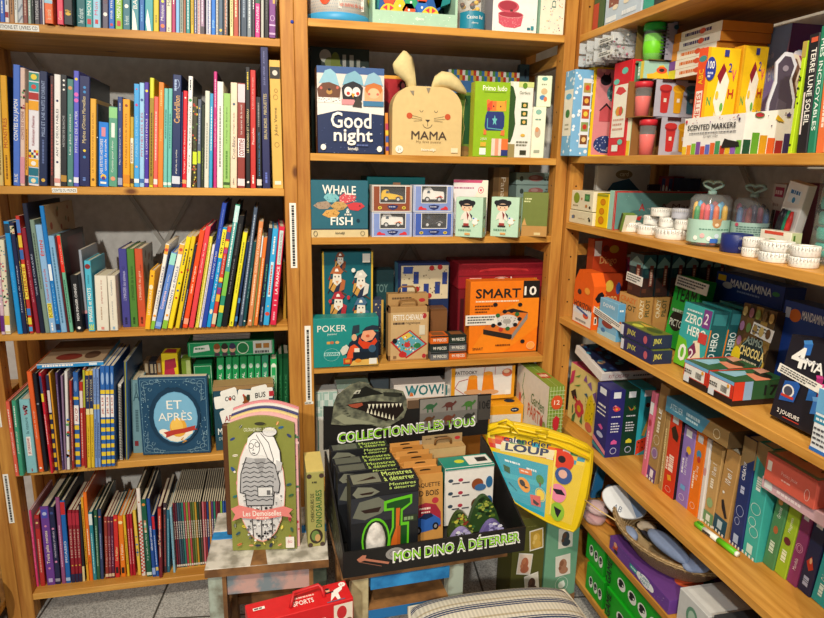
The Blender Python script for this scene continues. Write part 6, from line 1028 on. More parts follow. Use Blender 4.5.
rb('gift_box','blue to violet box with white handwriting behind the animal notebooks','box',741,773,32,.985,r2,.08,'8fb0ea',{'f':[('p',[(0,0),(1,0),(1,.5),(0,.8)],'b0a0e6'),('p',[(.6,0),(1,0),(1,.9)],'cda6e0'),('p',[(0,.95),(.5,1),(0,.7)],'8ac8f0'),('t','Pochette de',.2,.74,.6,.79,'e6e6f6',0,0,.03),('t','rentrée',.45,.58,.95,.74,'f0f0fa',0,1,.05)],'r':[ALL('5a2f74')]})
row(r2,.80,[
 (787,791.5,803,42,'b9d81f','lime green booklet beside the marker counter box',[('d',.2,.05,.8,.9,10,.0018,['2a3a10'],3),('r',0,.86,1,1,'b09a4a')],{'cover':{'r':[('r',0,0,1,1,'a9c81f')]}}),
 (795.5,806,806.5,36,'1d1b22','black book with white planet title',[('t','TERRE LUNE SOLEIL',.42,.24,.88,.88,W_,-1,1),('r',.15,.16,.3,.52,'e6d9d0'),('r',.3,.93,.9,.97,'d0583a')],{'hard':1}),
 (806.5,814,816,28,'1f7a5c','green book with white title right of the planet book',[('t','MES INCROYABLES',.3,.18,.8,.9,'e6f3ec',-1,1)],{'hard':1}),
 (815,824,822,26,'e2703c','salmon orange book at the right edge',[G(.2,.8,'f6d9c6')],{'hard':1}),
],'second right shelf',None,base='R',d0=.15,seed=3)
# --- third board
X3=.80
rb('card_game_box','white bordered box with a blue cat title at the back','game box',577,584,165.5,.86,r3,.16,'dcd9d0',{'r':[('r',.04,.04,.96,.96,'d6d3cc'),('p',[(.1,.06),(.9,.06),(.9,.5),(.6,.78),(.3,.7),(.1,.4)],'2f5a78'),('p',[(.15,.06),(.85,.06),(.85,.3),(.15,.26)],'5fa0b8'),('t','MISTIGRI',.12,.36,.9,.56,'f0f3f6',0,1),('e',.5,.85,.16,.08,'8a7a5a'),('t','card',.42,.82,.58,.9,'e6dcc0',0)],'f':[ALL('c9c6be')]})
rb('book_box','dark plum and green box beside the cat title box','game box',609,612,184,.95,r3,.12,'3c3448',{'f':[('e',.3,.8,.15,.1,'7a5a4a'),('r',.6,.4,1,1,'2f5a4a'),('p',[(.4,.9),(.5,1),(.6,.85)],'c9a25a')]})
hA=up_to(along(570,(X3-.006,0,r3),(0,-1,0)),209.5)
rb('card_game_box','cream box with tiny pictures, lower of two in the corner','game box',568.5,592,209.5,X3-.006,r3,.08,'e3dabb',{'f':[('e',.2,.5,.06,.14,'7a6a5a'),('r',.12,.35,.2,.6,'5a7aa0'),('g',.4,.4,.7,.46,'b09a7a',0),('e',.88,.4,.04,.12,'2a2a2a'),('p',[(.8,.5),(.86,.65),(.9,.5)],'2a2a2a')]})
o=rb('card_game_box','cream box with tiny pictures, upper of two in the corner','game box',569.5,592.3,190,X3-.003,r3+hA+.0012,.08,'e6deC2'.lower(),{'f':[('e',.25,.62,.14,.28,'7f9a2f'),('r',.62,.5,.85,.86,'3f7a4a'),('e',.73,.68,.08,.1,'5aa060'),('g',.1,.2,.4,.26,'9a8a6a',0),('e',.72,.25,.05,.08,'c07a3a'),('e',.88,.2,.04,.07,'3a2a24'),('e',.5,.6,.03,.06,'b5653a')]})
rb('card_game_box','bright yellow box with orange circled faces','game box',594.6,606.4,193,X3,r3,.09,'f0cf12',{'f':[('e',.55,.75,.22,.1,'d98a12'),('o',.55,.75,.2,.09,.001,'b0600f'),('e',.5,.48,.22,.1,'d98a12'),('o',.5,.48,.2,.09,.001,'b0600f'),('e',.5,.22,.24,.12,'d98a12'),('o',.5,.22,.22,.1,.001,'b0600f'),('r',.05,.92,.95,.98,'9fa02a')],'t':[ALL('7f8a1f')]})
rb('activity_box','mint box with red edge and dark grey green cover','game box',606.8,612.5,190.5,X3,r3,.25,'9fcbbb',{'f':[('r',.85,0,1,1,'c0302f')],'r':[ALL('b53030'),('r',.015,.02,1,.96,'5f8a86'),('e',.25,.3,.12,.22,'4a7470'),('t','A',.26,.5,.32,.68,'b53030',0,1),('p',[(.2,.3),(.3,.38),(.28,.24)],'c0302f'),('p',[(.42,.4),(.6,.75),(.95,.8),(1,.5),(.8,.45),(.5,.42)],'a9aab0'),('t','A Mange',.48,.5,.95,.68,'4a3a4a',0,0),('d',.1,.7,.5,.9,8,.001,['8ab0ac'],2)]})
rb('notepad','notepad with olive striped edge leaning on the mint box','notebook',619,623,214,.80,r3,.03,'6f8a3a',{'f':[('r',0,0,.4,1,'3a3f2a')],'r':[ALL('d9d6c4')]},lean=.28)
def roll(label,px,py,z,r,h,col='eceae4',name='sticky_tape_roll',cat='tape'):
    p=at(px,py,2,z);m=MB();m.lathe([(r*.55,0),(r-.001,0),(r,.001),(r,h-.001),(r-.001,h),(r*.55,h),(r*.55,0)],col,30)
    mp=lambda u,v,e:((r+e)*math.cos(u*2*PI),(r+e)*math.sin(u*2*PI),v*h)
    if col!='1d2a6a':paint(m,mp,2*PI*r,h,[('r',i/36,.62,i/36+.003,.98,'6a6a68')for i in range(36)]+[('r',i/36+.008,.72,i/36+.019,.9,'bdbbb4')for i in range(36)])
    else:m.lathe([(r*.2,h),(r*.96,h-.0002),(r*.96,h+.0006),(r*.2,h+.0006)],'2a3a7a',30)
    o=m.build(name,None,placed((p.x,p.y,z+.0004),random.Random(px).random()));setp(o,label,cat);return o,p
RLS=[(631,231,0,.021,'white measuring tape roll beside the notepad, bottom layer'),(647.5,236,0,.023,'white measuring tape roll in the middle of the bottom layer'),(672,242,0,.032,'largest white measuring tape roll, nearest on bottom layer')]
H1=.021;tapes=[]
a_=[(638,233.2,.023),(655.5,239.5,.0235),(678,248,.029)]
def tape(label,Y,X,z,r,h,col='eceae4'):
    m=MB();m.lathe([(r*.5,0),(r-.001,0),(r,.001),(r,h-.001),(r-.001,h),(r*.5,h),(r*.5,0)],col,30)
    mp=lambda u,v,e:((r+e)*math.cos(u*2*PI),(r+e)*math.sin(u*2*PI),v*h)
    if col!='1d2a6a':paint(m,mp,2*PI*r,h,[('r',i/30,.6,i/30+.004,.98,'5f5f5c')for i in range(30)]+[('r',i/30+.009,.74,i/30+.022,.88,'b9b7b0')for i in range(30)])
    o=m.build('tape_roll',None,placed((X,Y,z+.0004),X*40));setp(o,label,'tape','ruler printed tape rolls on the third right shelf');return o
def ty(px,X,z):return along(px,(X,0,z),(0,-1,0)).y
zr=r3
T1=[(631,.83,.022),(647.5,.835,.024),(671,.84,.034)]
for(px,X,r),nm in zip(T1,('white tape roll next to the notepad, bottom layer','white tape roll in the middle of the bottom layer','widest white tape roll, bottom layer beside the marker jar')):tape(nm,ty(px,X,zr),X,zr,r,H1)
T2=[(652,.85,.0195),(668,.852,.02),(683,.852,.018)]
for(px,X,r),nm in zip(T2,('white tape roll, left of three in the middle layer','white tape roll, centre of three in the middle layer','white tape roll, right of three in the middle layer')):tape(nm,ty(px,X,zr+H1),X,zr+H1+.0006,r,H1*.95)
tape('white tape roll on top of the pile, left one',ty(661,.853,zr+2*H1),.853,zr+2*H1+.0004,.0225,H1*.85);tape('grey tape roll on top of the pile, right one',ty(680,.86,zr+2*H1),.86,zr+2*H1+.0004,.018,H1,'c4c6d2')  # right roll has a greyer colour than the other rolls
tape('navy blue tape tin left of the white tape stacks',ty(735,.83,zr),.83,zr,.0265,.033,'1d2a6a')
for k,(px,X,r,nm)in enumerate(((753.5,.815,.017,'far'),(775,.815,.026,'middle'),(801,.815,.021,'near'))):
    for j in range(2):tape('white tape roll, %s one of the %s stack beside the navy tin'%(('lower','upper')[j],nm),ty(px,X,zr),X,zr+j*.017,r,.0162)
# marker jars
def marker_jar(lbl,px0,px1,X,yt,top,cols,tint,seed):
    P=along((px0+px1)/2,(X,0,r3),(0,-1,0));R=(px1-px0)/2/FPX*(RT@(P-CAM))[1];h=up_to(P,yt)
    m=MB();m.lathe([(R*.9,0),(R,.006),(R,h*.68),(R*1.03,h*.69),(R*1.03,h*.73),(R,h*.74),(R,h*.9),(R*.8,h*.985),(0,h)],CLEAR,32);o=m.build('marker_jar',None,placed((P.x,P.y,P.z+.0004)));setp(o,lbl,'pen jar')
    rnd=random.Random(seed);p=MB();n=16
    for i in range(n):
        q=2*PI*i/n+rnd.uniform(-.1,.1);r=R*(.72 if i%2 else .5);hh=h*rnd.uniform(.78,.88)
        p.lathe([(.0055,.004),(.0055,hh-.012),(.0045,hh-.004),(0,hh)],cols[i%len(cols)],8,r*math.cos(q),r*math.sin(q))
    lab(p.build('marker_pens',o),'bundle of capped markers')
    l=MB();n=24;mp=lambda u,v,e:((R+.0008+e)*math.cos(4.0+(u-.5)*3.6),(R+.0008+e)*math.sin(4.0+(u-.5)*3.6),h*(.08+.44*v))
    l.add([mp(i/n,0,0)for i in range(n+1)]+[mp(i/n,1,0)for i in range(n+1)],[(i,i+1,i+n+2,i+n+1)for i in range(n)],tint)
    if seed==1:paint(l,mp,R*3.6,h*.44,[('e',.62,.86,.06,.2,'b98a5a'),('e',.575,1.0,.02,.08,'b98a5a'),('e',.665,1.0,.02,.08,'b98a5a'),('e',.62,.8,.025,.07,'e6d0b0'),('g',.4,.58,.85,.62,'5a8a78',0)]+[('e',.36+.09*i,.2+.12*(i%2),.03,.1,('f0ece6','e6b0b0','f0ece6','c9d9e6','f0e6c0','e6c0c0')[i])for i in range(6)]+[('r',.55,.02,.65,.2,'3a6ac0')],.0004)
    else:paint(l,mp,R*3.6,h*.44,[('g',.3,.2+.1*i,.8,.24+.1*i,'5a7a74',0)for i in range(7)]+[('e',.3,.9,.03,.08,'c0506a')],.0004)
    lab(l.build('label',o),'pale mint printed label')
    s=R*.86;pts=[]
    for i in range(28):t=2*PI*i/28;pts.append((.0,-s*.055*16*math.sin(t)**3,h+.006+s*.019*(13*math.cos(t)-5*math.cos(2*t)-2*math.cos(3*t)-math.cos(4*t))+s*.32))
    q=MB();q.tube(pts,.0028,tint,8,True);q.lathe([(.008,h-.001),(.008,h+.006),(0,h+.006)],tint,12);lab(q.build('heart_handle',o),'mint heart shaped handle');o.children[-1].rotation_euler=(0,0,-.55)
marker_jar('clear jar of colour markers with bear label and heart handle',687,725,.84,194,0,['3f9fd0','3f9a5a','e0423a','d94a5a','4a7ac0','e06a3a','6ac0e0','e0b03a'],'a9cbbc',1)
marker_jar('clear jar of dark markers with a heart handle, behind the bear jar',725,760,.88,197,0,['3a2a4a','7a2f4a','2a2a34','4a6a9a','6a2a5a','8a3a3a'],'9dbcb2',2)
def pens_box(lbl,x0,x1,yt,X,d,col,art,h=None,turn=0,lean=0):return rb('marker_pack',lbl,'pen pack',x0,x1,yt,X,r3,d,col,art,h=h,turn=turn,lean=lean)
rb('marker_pack','white and pink pack left of the plum boxes','pen pack',762,774,184,.93,r3,.03,'ddd6d3',{'f':[('r',.2,.8,.9,.95,'b0305a'),('g',.25,.84,.85,.9,'f0d0da',0),('r',.55,.1,.9,.6,'8a3a5a'),('r',.25,.1,.5,.6,'3a3a3a'),('g',.2,.66,.9,.7,'b09a9a',0)],'r':[ALL('c9bfbf')]},lean=.06)
for k,(x0,x1,nm)in enumerate(((776,784,'left'),(785,793,'right'))):rb('marker_pack','plum purple upright box, %s of two behind the tape rolls'%nm,'pen pack',x0,x1,183,.93,r3,.04,'6f2a52',{'f':[('r',.1,.1,.3,.95,'7f3a62')]},lean=.07)
def pen_pack():
    X=.88;a=along(786,(X,0,r3),(0,-1,0));b=along(806,(X,0,r3),(0,-1,0));w=a.y-b.y;h=up_to(a,184)
    o=carton('marker_pack','white hanging pack of black, green and red pens','pen pack',(X,a.y,r3+.0004),w,.018,h,'e6e4e0',{'f':[('r',.2,.72,.8,.9,'dce6ee'),('g',.25,.84,.75,.89,'2f6fa8',0),('e',.5,.76,.08,.04,'3f8fc0'),('r',.15,.06,.88,.62,'cfcfca')]},yaw=-PI/2,lean=.2,ox=w)
    for i,c in enumerate(('1c1c22','1f1f2a','1f7a5a','c0302a')):
        p=MB();x=-w+w*(.28+.16*i);p.tube([(x,-.006,h*.08),(x,-.006,h*.5),(x,-.006,h*.62)],[.005,.005,.0025],c,8);lab(p.build('pen',o),('black pen','black pen','green pen','red pen')[i])
pen_pack()
rb('marker_pack','white and black pack behind the hanging pen pack','pen pack',806,816,188,.93,r3,.03,'dcdad4',{'f':[('d',.2,.4,.8,.8,10,.004,['1c1c20'],3),('r',.1,.1,.9,.3,'b9b6ae')]},lean=.1)
rb('eraser_box','white box with leaf and blue letters behind the tape rolls','box',757,788,229,.846,r3,.02,'e6e3d4',{'f':[('r',.15,.86,.75,.98,'d04a34'),('e',.45,.62,.16,.09,'6f9a2f'),('t','X',.04,.1,.2,.34,'2a4a9a',0,1.5),('t','100',.28,.1,.72,.34,'d8482f',0,1),('e',.86,.2,.08,.08,'b0302f')],'r':[ALL('c9d0a0'),('n',[(.2,.1),(.3,.6),(.26,.9)],.004,'4f7a2a')]})
def clip(i,col,lbl,px,py,X):
    p=at(px,py,0,X);o=MB().tube([(0,0,.0),(.002,.0,.03),(.006,.0,.055)],[.006,.007,.001],col,10)
ted=MB()
for k in range(5):ted.lathe([(.0,.012+k*.025),(.032,.013+k*.025),(.034,.018+k*.025),(.034,.03+k*.025),(.032,.034+k*.025),(0,.035+k*.025)],'37ada0',24)
Pj=Vector((.89,ty(836,.89,r3),r3))
cj=MB();cj.lathe([(.038,0),(.04,.004),(.04,.143),(.036,.15),(0,.151)],CLEAR,28);o=cj.build('jar',None,placed((Pj.x,Pj.y,Pj.z+.0004)));setp(o,'clear tube of turquoise discs at the right edge','jar');lab(ted.build('discs',o),'turquoise discs')
rb('card_game_box','red boxes with picture strip at the back between cat title box and marker jar','game box',641,668,176,1.056,r3,.035,'8a2230',{'f':[('k',0,.3,1,.95,4,1,['a02a34','2f3f7a','b03a3a','243060']),('e',.15,.7,.07,.1,'e6e0e6'),('e',.4,.72,.08,.1,'e6e0d6'),('e',.64,.7,.08,.1,'f0ece6'),('e',.4,.5,.09,.08,'d9b03a'),('e',.88,.6,.08,.14,'e6e6ee')]})
rb('card_game_box','dark navy small box right of the red picture strip','game box',669,684,178,1.056,r3,.035,'222c4a',{'f':[('e',.4,.6,.2,.14,'dfe3ea'),('r',0,0,1,.3,'3a4a5a')]})
for i,(a,b,c,w)in enumerate(((766,780,'24363a','teal'),(781,797,'3a3438','charcoal'),(798,813,'33302f','blackish'))):
    pass
# --- fourth board
X4=.805
hh=up_to(along(592,(.88,0,r4),(0,-1,0)),254)
ob=rb('card_game_box','orange red box of cartoon dogs, lower of two in the corner','game box',585,591,272,.84,r4,.1,'c2461c',{'r':[('t','Dingo',.2,.36,.7,.6,'e8b06a',0,1),('e',.45,.75,.12,.12,'e6c24a'),('e',.72,.7,.07,.12,'3a5aa0'),('r',.02,.55,.22,.95,'d9cfc4'),('r',.3,.1,.55,.35,'e08a3a')],'f':[ALL('b84018')]},h=None)
zt=r4+ob['dims'][2]+.0008
rb('card_game_box','orange red box of cartoon dogs, upper of two in the corner','game box',586,592,238,.84,zt,.1,'b03c1a',{'r':[('t','Dingo',.2,.2,.7,.48,'e0a060',0,1),('e',.6,.7,.14,.12,'d9b03a'),('r',.02,.5,.22,.95,'cfc6bb'),('e',.35,.72,.1,.1,'7a2f20')],'f':[ALL('a0381a')]})
def house_box():
    X=X4-.003;a=along(572,(X,0,r4),(0,-1,0));b=along(590.5,(X,0,r4),(0,-1,0));w=a.y-b.y;h=up_to(a,268);d=.034
    m=MB();m.prism([(0,0),(w,0),(w,h*.78),(w*.8,h),(w*.2,h),(0,h*.78)],0,d,'e8611a')
    mp,su,sv=face('f',w,d,h);paint(m,mp,su,sv,[('r',.02,.02,.98,.2,'e9e4da'),('r',.02,.2,.98,.32,'dfe6ec'),('t','HORIZON',.06,.3,.94,.42,'2a2226',0,1),('e',.7,.2,.14,.05,'d8502a'),('p',[(.2,.28),(.8,.2),(.8,.24),(.2,.32)],'2f5a9a'),('e',.3,.6,.1,.05,'2a2226'),('e',.7,.66,.14,.06,'f0a03a'),('g',.2,.06,.8,.1,'8a8a88',0)])
    mp,su,sv=face('r',w,d,h*.78);paint(m,mp,su,sv,[('p',[(.15,.72),(.4,.62),(.7,.66),(.9,.8),(.7,.88),(.4,.84)],'1c1a1e'),('e',.5,.45,.26,.1,'e8b03a'),('e',.5,.46,.14,.05,'d9742a'),('r',.2,.12,.45,.3,'efe3d0'),('r',.55,.18,.85,.36,'efe3d0'),('r',.25,.15,.38,.26,'2a2226'),('r',.62,.22,.78,.32,'2a2226'),('e',.75,.06,.12,.03,'efe6d6')])
    o=m.build('card_game_box',None,placed((X,a.y,r4+.0004),-PI/2));setp(o,'orange house shaped box with a black cat','game box')
house_box()
def small(lbl,*a,**k):return rb('card_game_box',lbl,'game box',*a,**k)
o=small('pale blue box with a bear picture and crossing price slip',597,615,297,X4+.002,r4,.019,'78b4d6',{'f':[('t','DOWN',.2,.8,.8,.9,'f0f4f6',0,1),('e',.45,.5,.25,.1,'c9873f'),('e',.5,.36,.3,.1,'8a3a34'),('r',0,0,1,.16,'a0cce0'),('e',.3,.16,.12,.06,'3f7ab0')],'r':[ALL('5f9ec6'),('g',.2,.8,.8,.85,'e6f0f6',0),('e',.4,.45,.25,.1,'b5653a')]})
slip(o,'price_slip','f',-.3,.42,1.3,.6,'efece4',SLIP,'white paper slip with price text',-.12)
rb('card_game_box','pink box with a dark figure between the orange and brown boxes','game box',614,628,257,.945,r4,.03,'c95a86',{'f':[('t','CHAMA',.1,.8,.9,.95,'8a2f5a',0,1),('e',.5,.5,.16,.16,'2a2030'),('r',.35,.15,.65,.4,'e6dfe6')]})
q=[z for z in bpy.data.objects if z.get('label','').startswith('pink box with a dark')][0]
slip(q,'price_slip','f',-.2,.05,1.05,.3,'efece4',SLIP,'white paper slip with price text',-.06)
# crazy kraft boxes filing into the depth and dark teal boxes standing on them
CP=[('r',.0,.0,1,1,'cf9a5a'),('t','CRAZY',.08,.83,.9,.94,'d8702a',0,1),('t','PILOT',.1,.66,.92,.78,'3f4a34',0,1),('e',.5,.2,.2,.12,'e0955a'),('e',.5,.26,.18,.06,'2a2226'),('r',.3,.02,.7,.12,'ece6e0')]
CS=[('t','CRAZY',.12,.55,.38,.95,'e9d9b6',1,1),('t','PILOT',.5,.58,.78,.95,'3a4a2f',1,1),('r',0,0,1,.45,'b5854a')]
w0,w1=616,634;hC=up_to(along(618,(.846,0,r4),(0,-1,0)),292)
rfile(['kraft box with green and orange lettering, %s of the file of four'%k for k in('front','second','third','last')],'game box',w0,w1,0,.846,r4,.04,.046,'b98a4c',[CP,[ALL('c08f50')]],CS,h=hC)
xx=.85;hT=up_to(along(628,(xx,0,r4),(0,-1,0)),253)-hC-.002
TB=[('r',0,0,1,.45,'3a2420'),('r',0,.72,1,1,'1f4f58'),('p',[(0,.75),(.5,.95),(1,.8),(1,.7),(0,.68)],'7fa8a4'),('r',.55,.25,.85,.75,'7a3226'),('g',.62,.28,.78,.7,'d9b8a0',1),('e',.3,.6,.15,.07,'274a4a'),('r',.05,.1,.4,.2,'5a3226')]
fl,_=rfile(['dark teal and brown book shaped box, %s in the file on the kraft boxes'%k for k in('first','second','third','fourth','fifth','last')],'game box',627,640,0,.85,r4+hC+.0012,.033,.0385,'1c3a40',[TB,[ALL('20343a')]],TB,h=hT)
slip(fl[0],'price_slip','f',-.1,.28,1.1,.5,'efece4',SLIP,'white paper slip with price text',-.05)
# two flat navy card boxes
JX=lambda:{'f':[('t','JINX',.22,.25,.5,.75,'d6cf5a',0,1),('e',.82,.5,.06,.3,'c05a6a'),('r',0,.1,.1,.9,'d9dbe6')],'r':[ALL('252c4a'),('t','JINX',.1,.25,.5,.75,'d6cf5a',0,1)],'t':[ALL('6f7a2f'),('e',.3,.4,.15,.2,'c9cf4a'),('e',.7,.6,.2,.25,'3f5a2a'),('p',[(.1,.8),(.5,.9),(.4,.6)],'d9b04a'),('r',.0,.0,1,.06,'20285a')]}
for k in range(2):
    X=.79+.003*k;zz=r4+k*.0315
    a=along(620.5,(X,0,zz),(0,-1,0));b=along(650.5,(X,0,zz),(0,-1,0))
    carton('card_game_box','flat navy card game box with yellow lettering, %s of two'%('lower','upper')[k],'game box',(X,a.y,zz+.0004),a.y-b.y,.05,.0298,'20285a',JX(),yaw=-PI/2)
o=rb('card_game_box','tall bright green box with dark block title and price slip','game box',662,686,276,.905,r4,.035,'1fae3a',{'f':[('t','TEAM',.1,.66,.9,.84,'15301c',0,1.5),('e',.35,.38,.28,.14,'14181a'),('g',.1,.5,.9,.54,'c9e6c9',0),('t','PICTO',.1,.3,.6,.4,'e6f0e6',0)],'r':[ALL('178a30')]},tip=-.12)
slip(o,'price_slip','f',.02,.84,1.25,.99,'efece4',SLIP,'white paper slip with price text',-.03)
ZC=[ALL('37a6a6'),('p',[(0,0),(.7,0),(.4,.3),(.3,.42),(0,.46)],'6fbf2a'),('t','ZERO',.12,.7,.7,.84,'f2f4ec',0,1.3),('t','HERO',.28,.52,.9,.66,'f2f4ec',0,1.3),('p',[(.55,.45),(.75,.5),(.9,.2),(.6,.1)],'f0e2c4'),('t','0',.12,.08,.38,.34,'f2f6e8',0,1.5),('p',[(.42,.3),(.6,.44),(.72,.3),(.54,.14)],'7a2f54'),('t','2',.48,.16,.64,.32,'f2e6ee',0,1),('r',.72,.7,.98,.98,'7a3f8a'),('t','2',.78,.76,.9,.92,'f0e6f0',0,1),('r',.7,.46,.98,.62,'c9403a'),('p',[(.8,.1),(1,.3),(1,.0)],'d9d63a'),('g',.15,.88,.7,.91,'d6ecec',0)]
ZS=[ALL('1f5a5f'),('t','ZERO HERO',.2,.06,.62,.66,'e0eeec',1,1),('r',.1,.78,.9,.95,'37848a'),('r',.0,.2,.08,.7,'e0802a')]
rfile(['teal card game box with white slanted title, %s of three'%k for k in('front','middle','rear')],'game box',673,700,303,.845,r4,.037,.042,'1f6a6e',[ZC,[ALL('2f8a8a')]],ZS,tip=-.1)
# two flat red boxes
def flat17(k):
    X=.793;x0,x1=((682.5,706),(707,731.5))[k];a=along(x0,(X,0,r4),(0,-1,0));b=along(x1,(X,0,r4),(0,-1,0));w=a.y-b.y
    o=carton('card_game_box','flat red box with white barcode label, %s of the pair'%('far','near')[k],'game box',(X,a.y,r4+.0004),w-.001,.108,.046,'2a1a18',{'f':[('r',0,.3,1,1,'c9301f'),('r',0,.86,1,1,'6aa8d0'),('r',.04,.34,.88,.84,'e9e6e0')]+[('r',.52+.03*i,.42,.535+.03*i,.68,'1c1c1e')for i in range(9)]+[('g',.07,.6,.45,.66,'4a4a4a',0),('g',.07,.5,.45,.56,'4a4a4a',0),('e',.82,.76,.05,.08,'e0a03a'),('r',.06,.1,.3,.36,'dce0e6')],
      'r':[('r',0,.24,1,1,'2f5a36'),('r',.0,.24,.2,1,'d8402a'),('r',.2,.24,.36,1,'8fb0d0'),('t','17',.6,.4,.84,.8,'1c1c1e',0,2)],'t':[ALL('2f5f3a'),('r',.0,0,.08,1,'c9301f'),('p',[(.1,.1),(.6,.2),(.5,.5),(.2,.6)],'8fc0d6'),('p',[(.4,.5),(1,.4),(1,.7),(.5,.8)],'e08a6a'),('e',.6,.75,.3,.12,'1c241e'),('p',[(.1,.8),(.5,.75),(.4,1),(.1,1)],'d9a08a')]},yaw=-PI/2)
flat17(0);flat17(1)
o=rb('card_game_box','brown gold chocolate game box with price slip, leaning','game box',727,758,304,.906,r4,.028,'4a3b2a',{'f':[('k',0,.0,1,1,5,6,['7a5a2f','4a3a24','9a7a3a','5a4424','6a4a2a'])]+[('e',.12+.2*(i%5),.1+.2*(i//5),.07,.065,c)for i,c in enumerate(('d9c03a','b08a4a','7a8a3a','c9a24a','5a3a24','e6d24a','8a5a8a','b89a5a','6a7a2a','d9b84a','a06a8a','9a7a3a','7a9a3a','c0a04a','8a6a3a','b07aa0','6a8a4a','a98a4a','c9b06a','6a4a2a','d9c07a','b0707a','8a9a4a','7a5a2f','c9a25a'))]+[('e',.6,.36,.38,.24,'1c2a2e'),('o',.6,.36,.36,.22,.002,'6f8a86'),('t','CHOCOLA',.24,.34,.98,.46,'e9d488',0,1.5),('t','ASMO',.36,.5,.86,.6,'9aa89a',0,1),('e',.16,.3,.14,.12,'e0c81f'),('g',.36,.26,.84,.29,'c9c0a0',0)],'r':[ALL('3a2f22')]},tip=-.12)
slip(o,'price_slip','f',.42,.62,1.04,.78,'efece4',SLIP,'white paper slip with price text',-.1)
MD=lambda:[('r',0,.0,1,1,'1c3f8f'),('r',.03,.9,.16,.97,'e8c81f'),('t','MANDAMINA',.24,.86,.84,.945,'f0f3f6',0,1.6),('e',.2,.86,.08,.04,'c9d0d6'),('e',.9,.9,.05,.025,'3f9a5a'),('g',.36,.81,.7,.83,'8fa8dc',0)]
rb('board_game','royal blue box with white capitals behind the chocolate game','game box',704,768,272,.985,r4,.05,'1c3f8f',{'f':MD(),'r':[ALL('16306f')]},tip=-.05)
rb('board_game','royal blue box with white capitals behind the dark cube game','game box',768,808,301,.935,r4,.05,'1c3f8f',{'f':[('r',0,0,1,1,'1c3f8f'),('e',.3,.86,.14,.07,'e2762a'),('t','MANDAMINA',.46,.84,1.0,.93,'f0f3f6',0,1.2),('r',.06,.82,.18,.93,'c9d3e6')]},tip=-.05)
def cubes(u,v,s,c,c2):return[('p',[(u,v),(u+s,v+s*.2),(u+s,v+s*1.0),(u,v+s*.8)],c),('p',[(u,v+s*.8),(u+s,v+s),(u+s*.75,v+s*1.25),(u-s*.2,v+s*1.05)],c2)]
o=rb('board_game','tall black box with blue and magenta cubes and price slip','game box',768.5,816,338,.82,r4,.055,'1c1b26',{'f':cubes(.3,.8,.16,'2f6fc0','4a90d8')+cubes(.7,.52,.12,'a02a6a','c93f8a')+cubes(.62,.34,.16,'2a6ab8','5a9ae0')+cubes(.8,.4,.16,'a82f70','d04f94')+cubes(.76,.22,.18,'3a78c8','6aa6e6')+cubes(.9,.28,.14,'a82f70','d04f94')+[('p',[(.12,.22),(.42,.26),(.46,.46),(.4,.5),(.14,.46)],'2458a8'),('e',.26,.36,.12,.075,'e6e3e0'),('e',.26,.36,.09,.055,'4a4a5a'),('r',.14,.28,.4,.31,'c0392b'),('t','4',.16,.66,.42,.89,'f3f3f0',0,2.2),('t','MATI',.44,.67,1.0,.79,'f3f3f0',0,1.6),('g',.3,.76,.7,.78,'d0d0d6',0),('t','2 JOUEURS',.16,.07,.62,.13,'f0ece6',0,1),('r',.3,.05,.64,.06,'c0392b'),('e',.9,.84,.05,.03,'a82f70')],'r':[ALL('15141c')]},tip=-.14)
slip(o,'price_slip','f',-.06,.5,.84,.6,'efece4',SLIP,'white paper slip with price text',-.1)
o=rb('board_game','white and sky blue box with green seal at the right edge','game box',809,840,388,.792,r4,.05,'e9ecef',{'f':[('r',0,.62,1,1,'6fb0dc'),('r',0,.46,.6,.58,'2f8ab0'),('g',.06,.5,.5,.54,'e6f0f4',0),('r',0,0,1,.06,'2f6fc0'),('e',.5,.85,.2,.08,'3f9a3a')]+[('g',.06,.12+.08*i,.7,.15+.08*i,'4a4a52',0)for i in range(4)]})
# --- fifth board
X5=.80
def flowers():return[('e',.42,.3,.12,.1,'c8324a')]+[('e',.42+.11*math.cos(k*PI/4),.3+.1*math.sin(k*PI/4),.06,.055,'d8484f')for k in range(8)]+[('e',.42,.3,.07,.06,'e8b62a'),('p',[(.62,.2),(.7,.6),(.82,.7),(.95,.5),(.92,.2),(.8,.1)],'e6c81f'),('p',[(.56,.62),(.66,.66),(.72,.58)],'3a6a8a'),('d',.62,.2,.94,.62,24,.002,['a8901a'],3),('e',.8,.12,.12,.08,'cf6a5a'),('p',[(.08,.86),(.02,.6),(.16,.7),(.2,.92)],'d0386a'),('p',[(.2,.8),(.4,.9),(.36,.84)],'5f9a4a'),('p',[(.18,.64),(.44,.74),(.36,.68)],'5f9a4a'),('p',[(.1,.5),(.26,.6),(.34,.46),(.2,.4)],'22202a'),('p',[(.24,.48),(.36,.42),(.26,.4)],'c0302f'),('p',[(.52,.84),(.6,.96),(.66,.84)],'8a5a9a'),('p',[(.66,.82),(.78,.9),(.84,.76)],'8a6aa8'),('p',[(.86,.72),(.98,.8),(1,.6)],'7a5a9a'),('p',[(.22,.1),(.34,.22),(.3,.02),(.2,.0)],'3f7a4a'),('p',[(.5,.1),(.56,.26),(.6,.08)],'3f7a4a'),('r',.2,.15,.24,.3,'3f7a4a')]
rb('craft_box','yellow box of flowers and birds with pink top, corner of fifth right shelf','craft box',565,594,362,.835,r5,.055,'ecd98a',{'f':flowers(),'t':[ALL('dd5578'),('g',.2,.3,.8,.4,'f0b0c0',0)]})
LOGO=('r',.24,.88,.72,.97,'dfe6ee')
dn={}
hN=up_to(along(592,(.806,0,r5),(0,-1,0)),382)
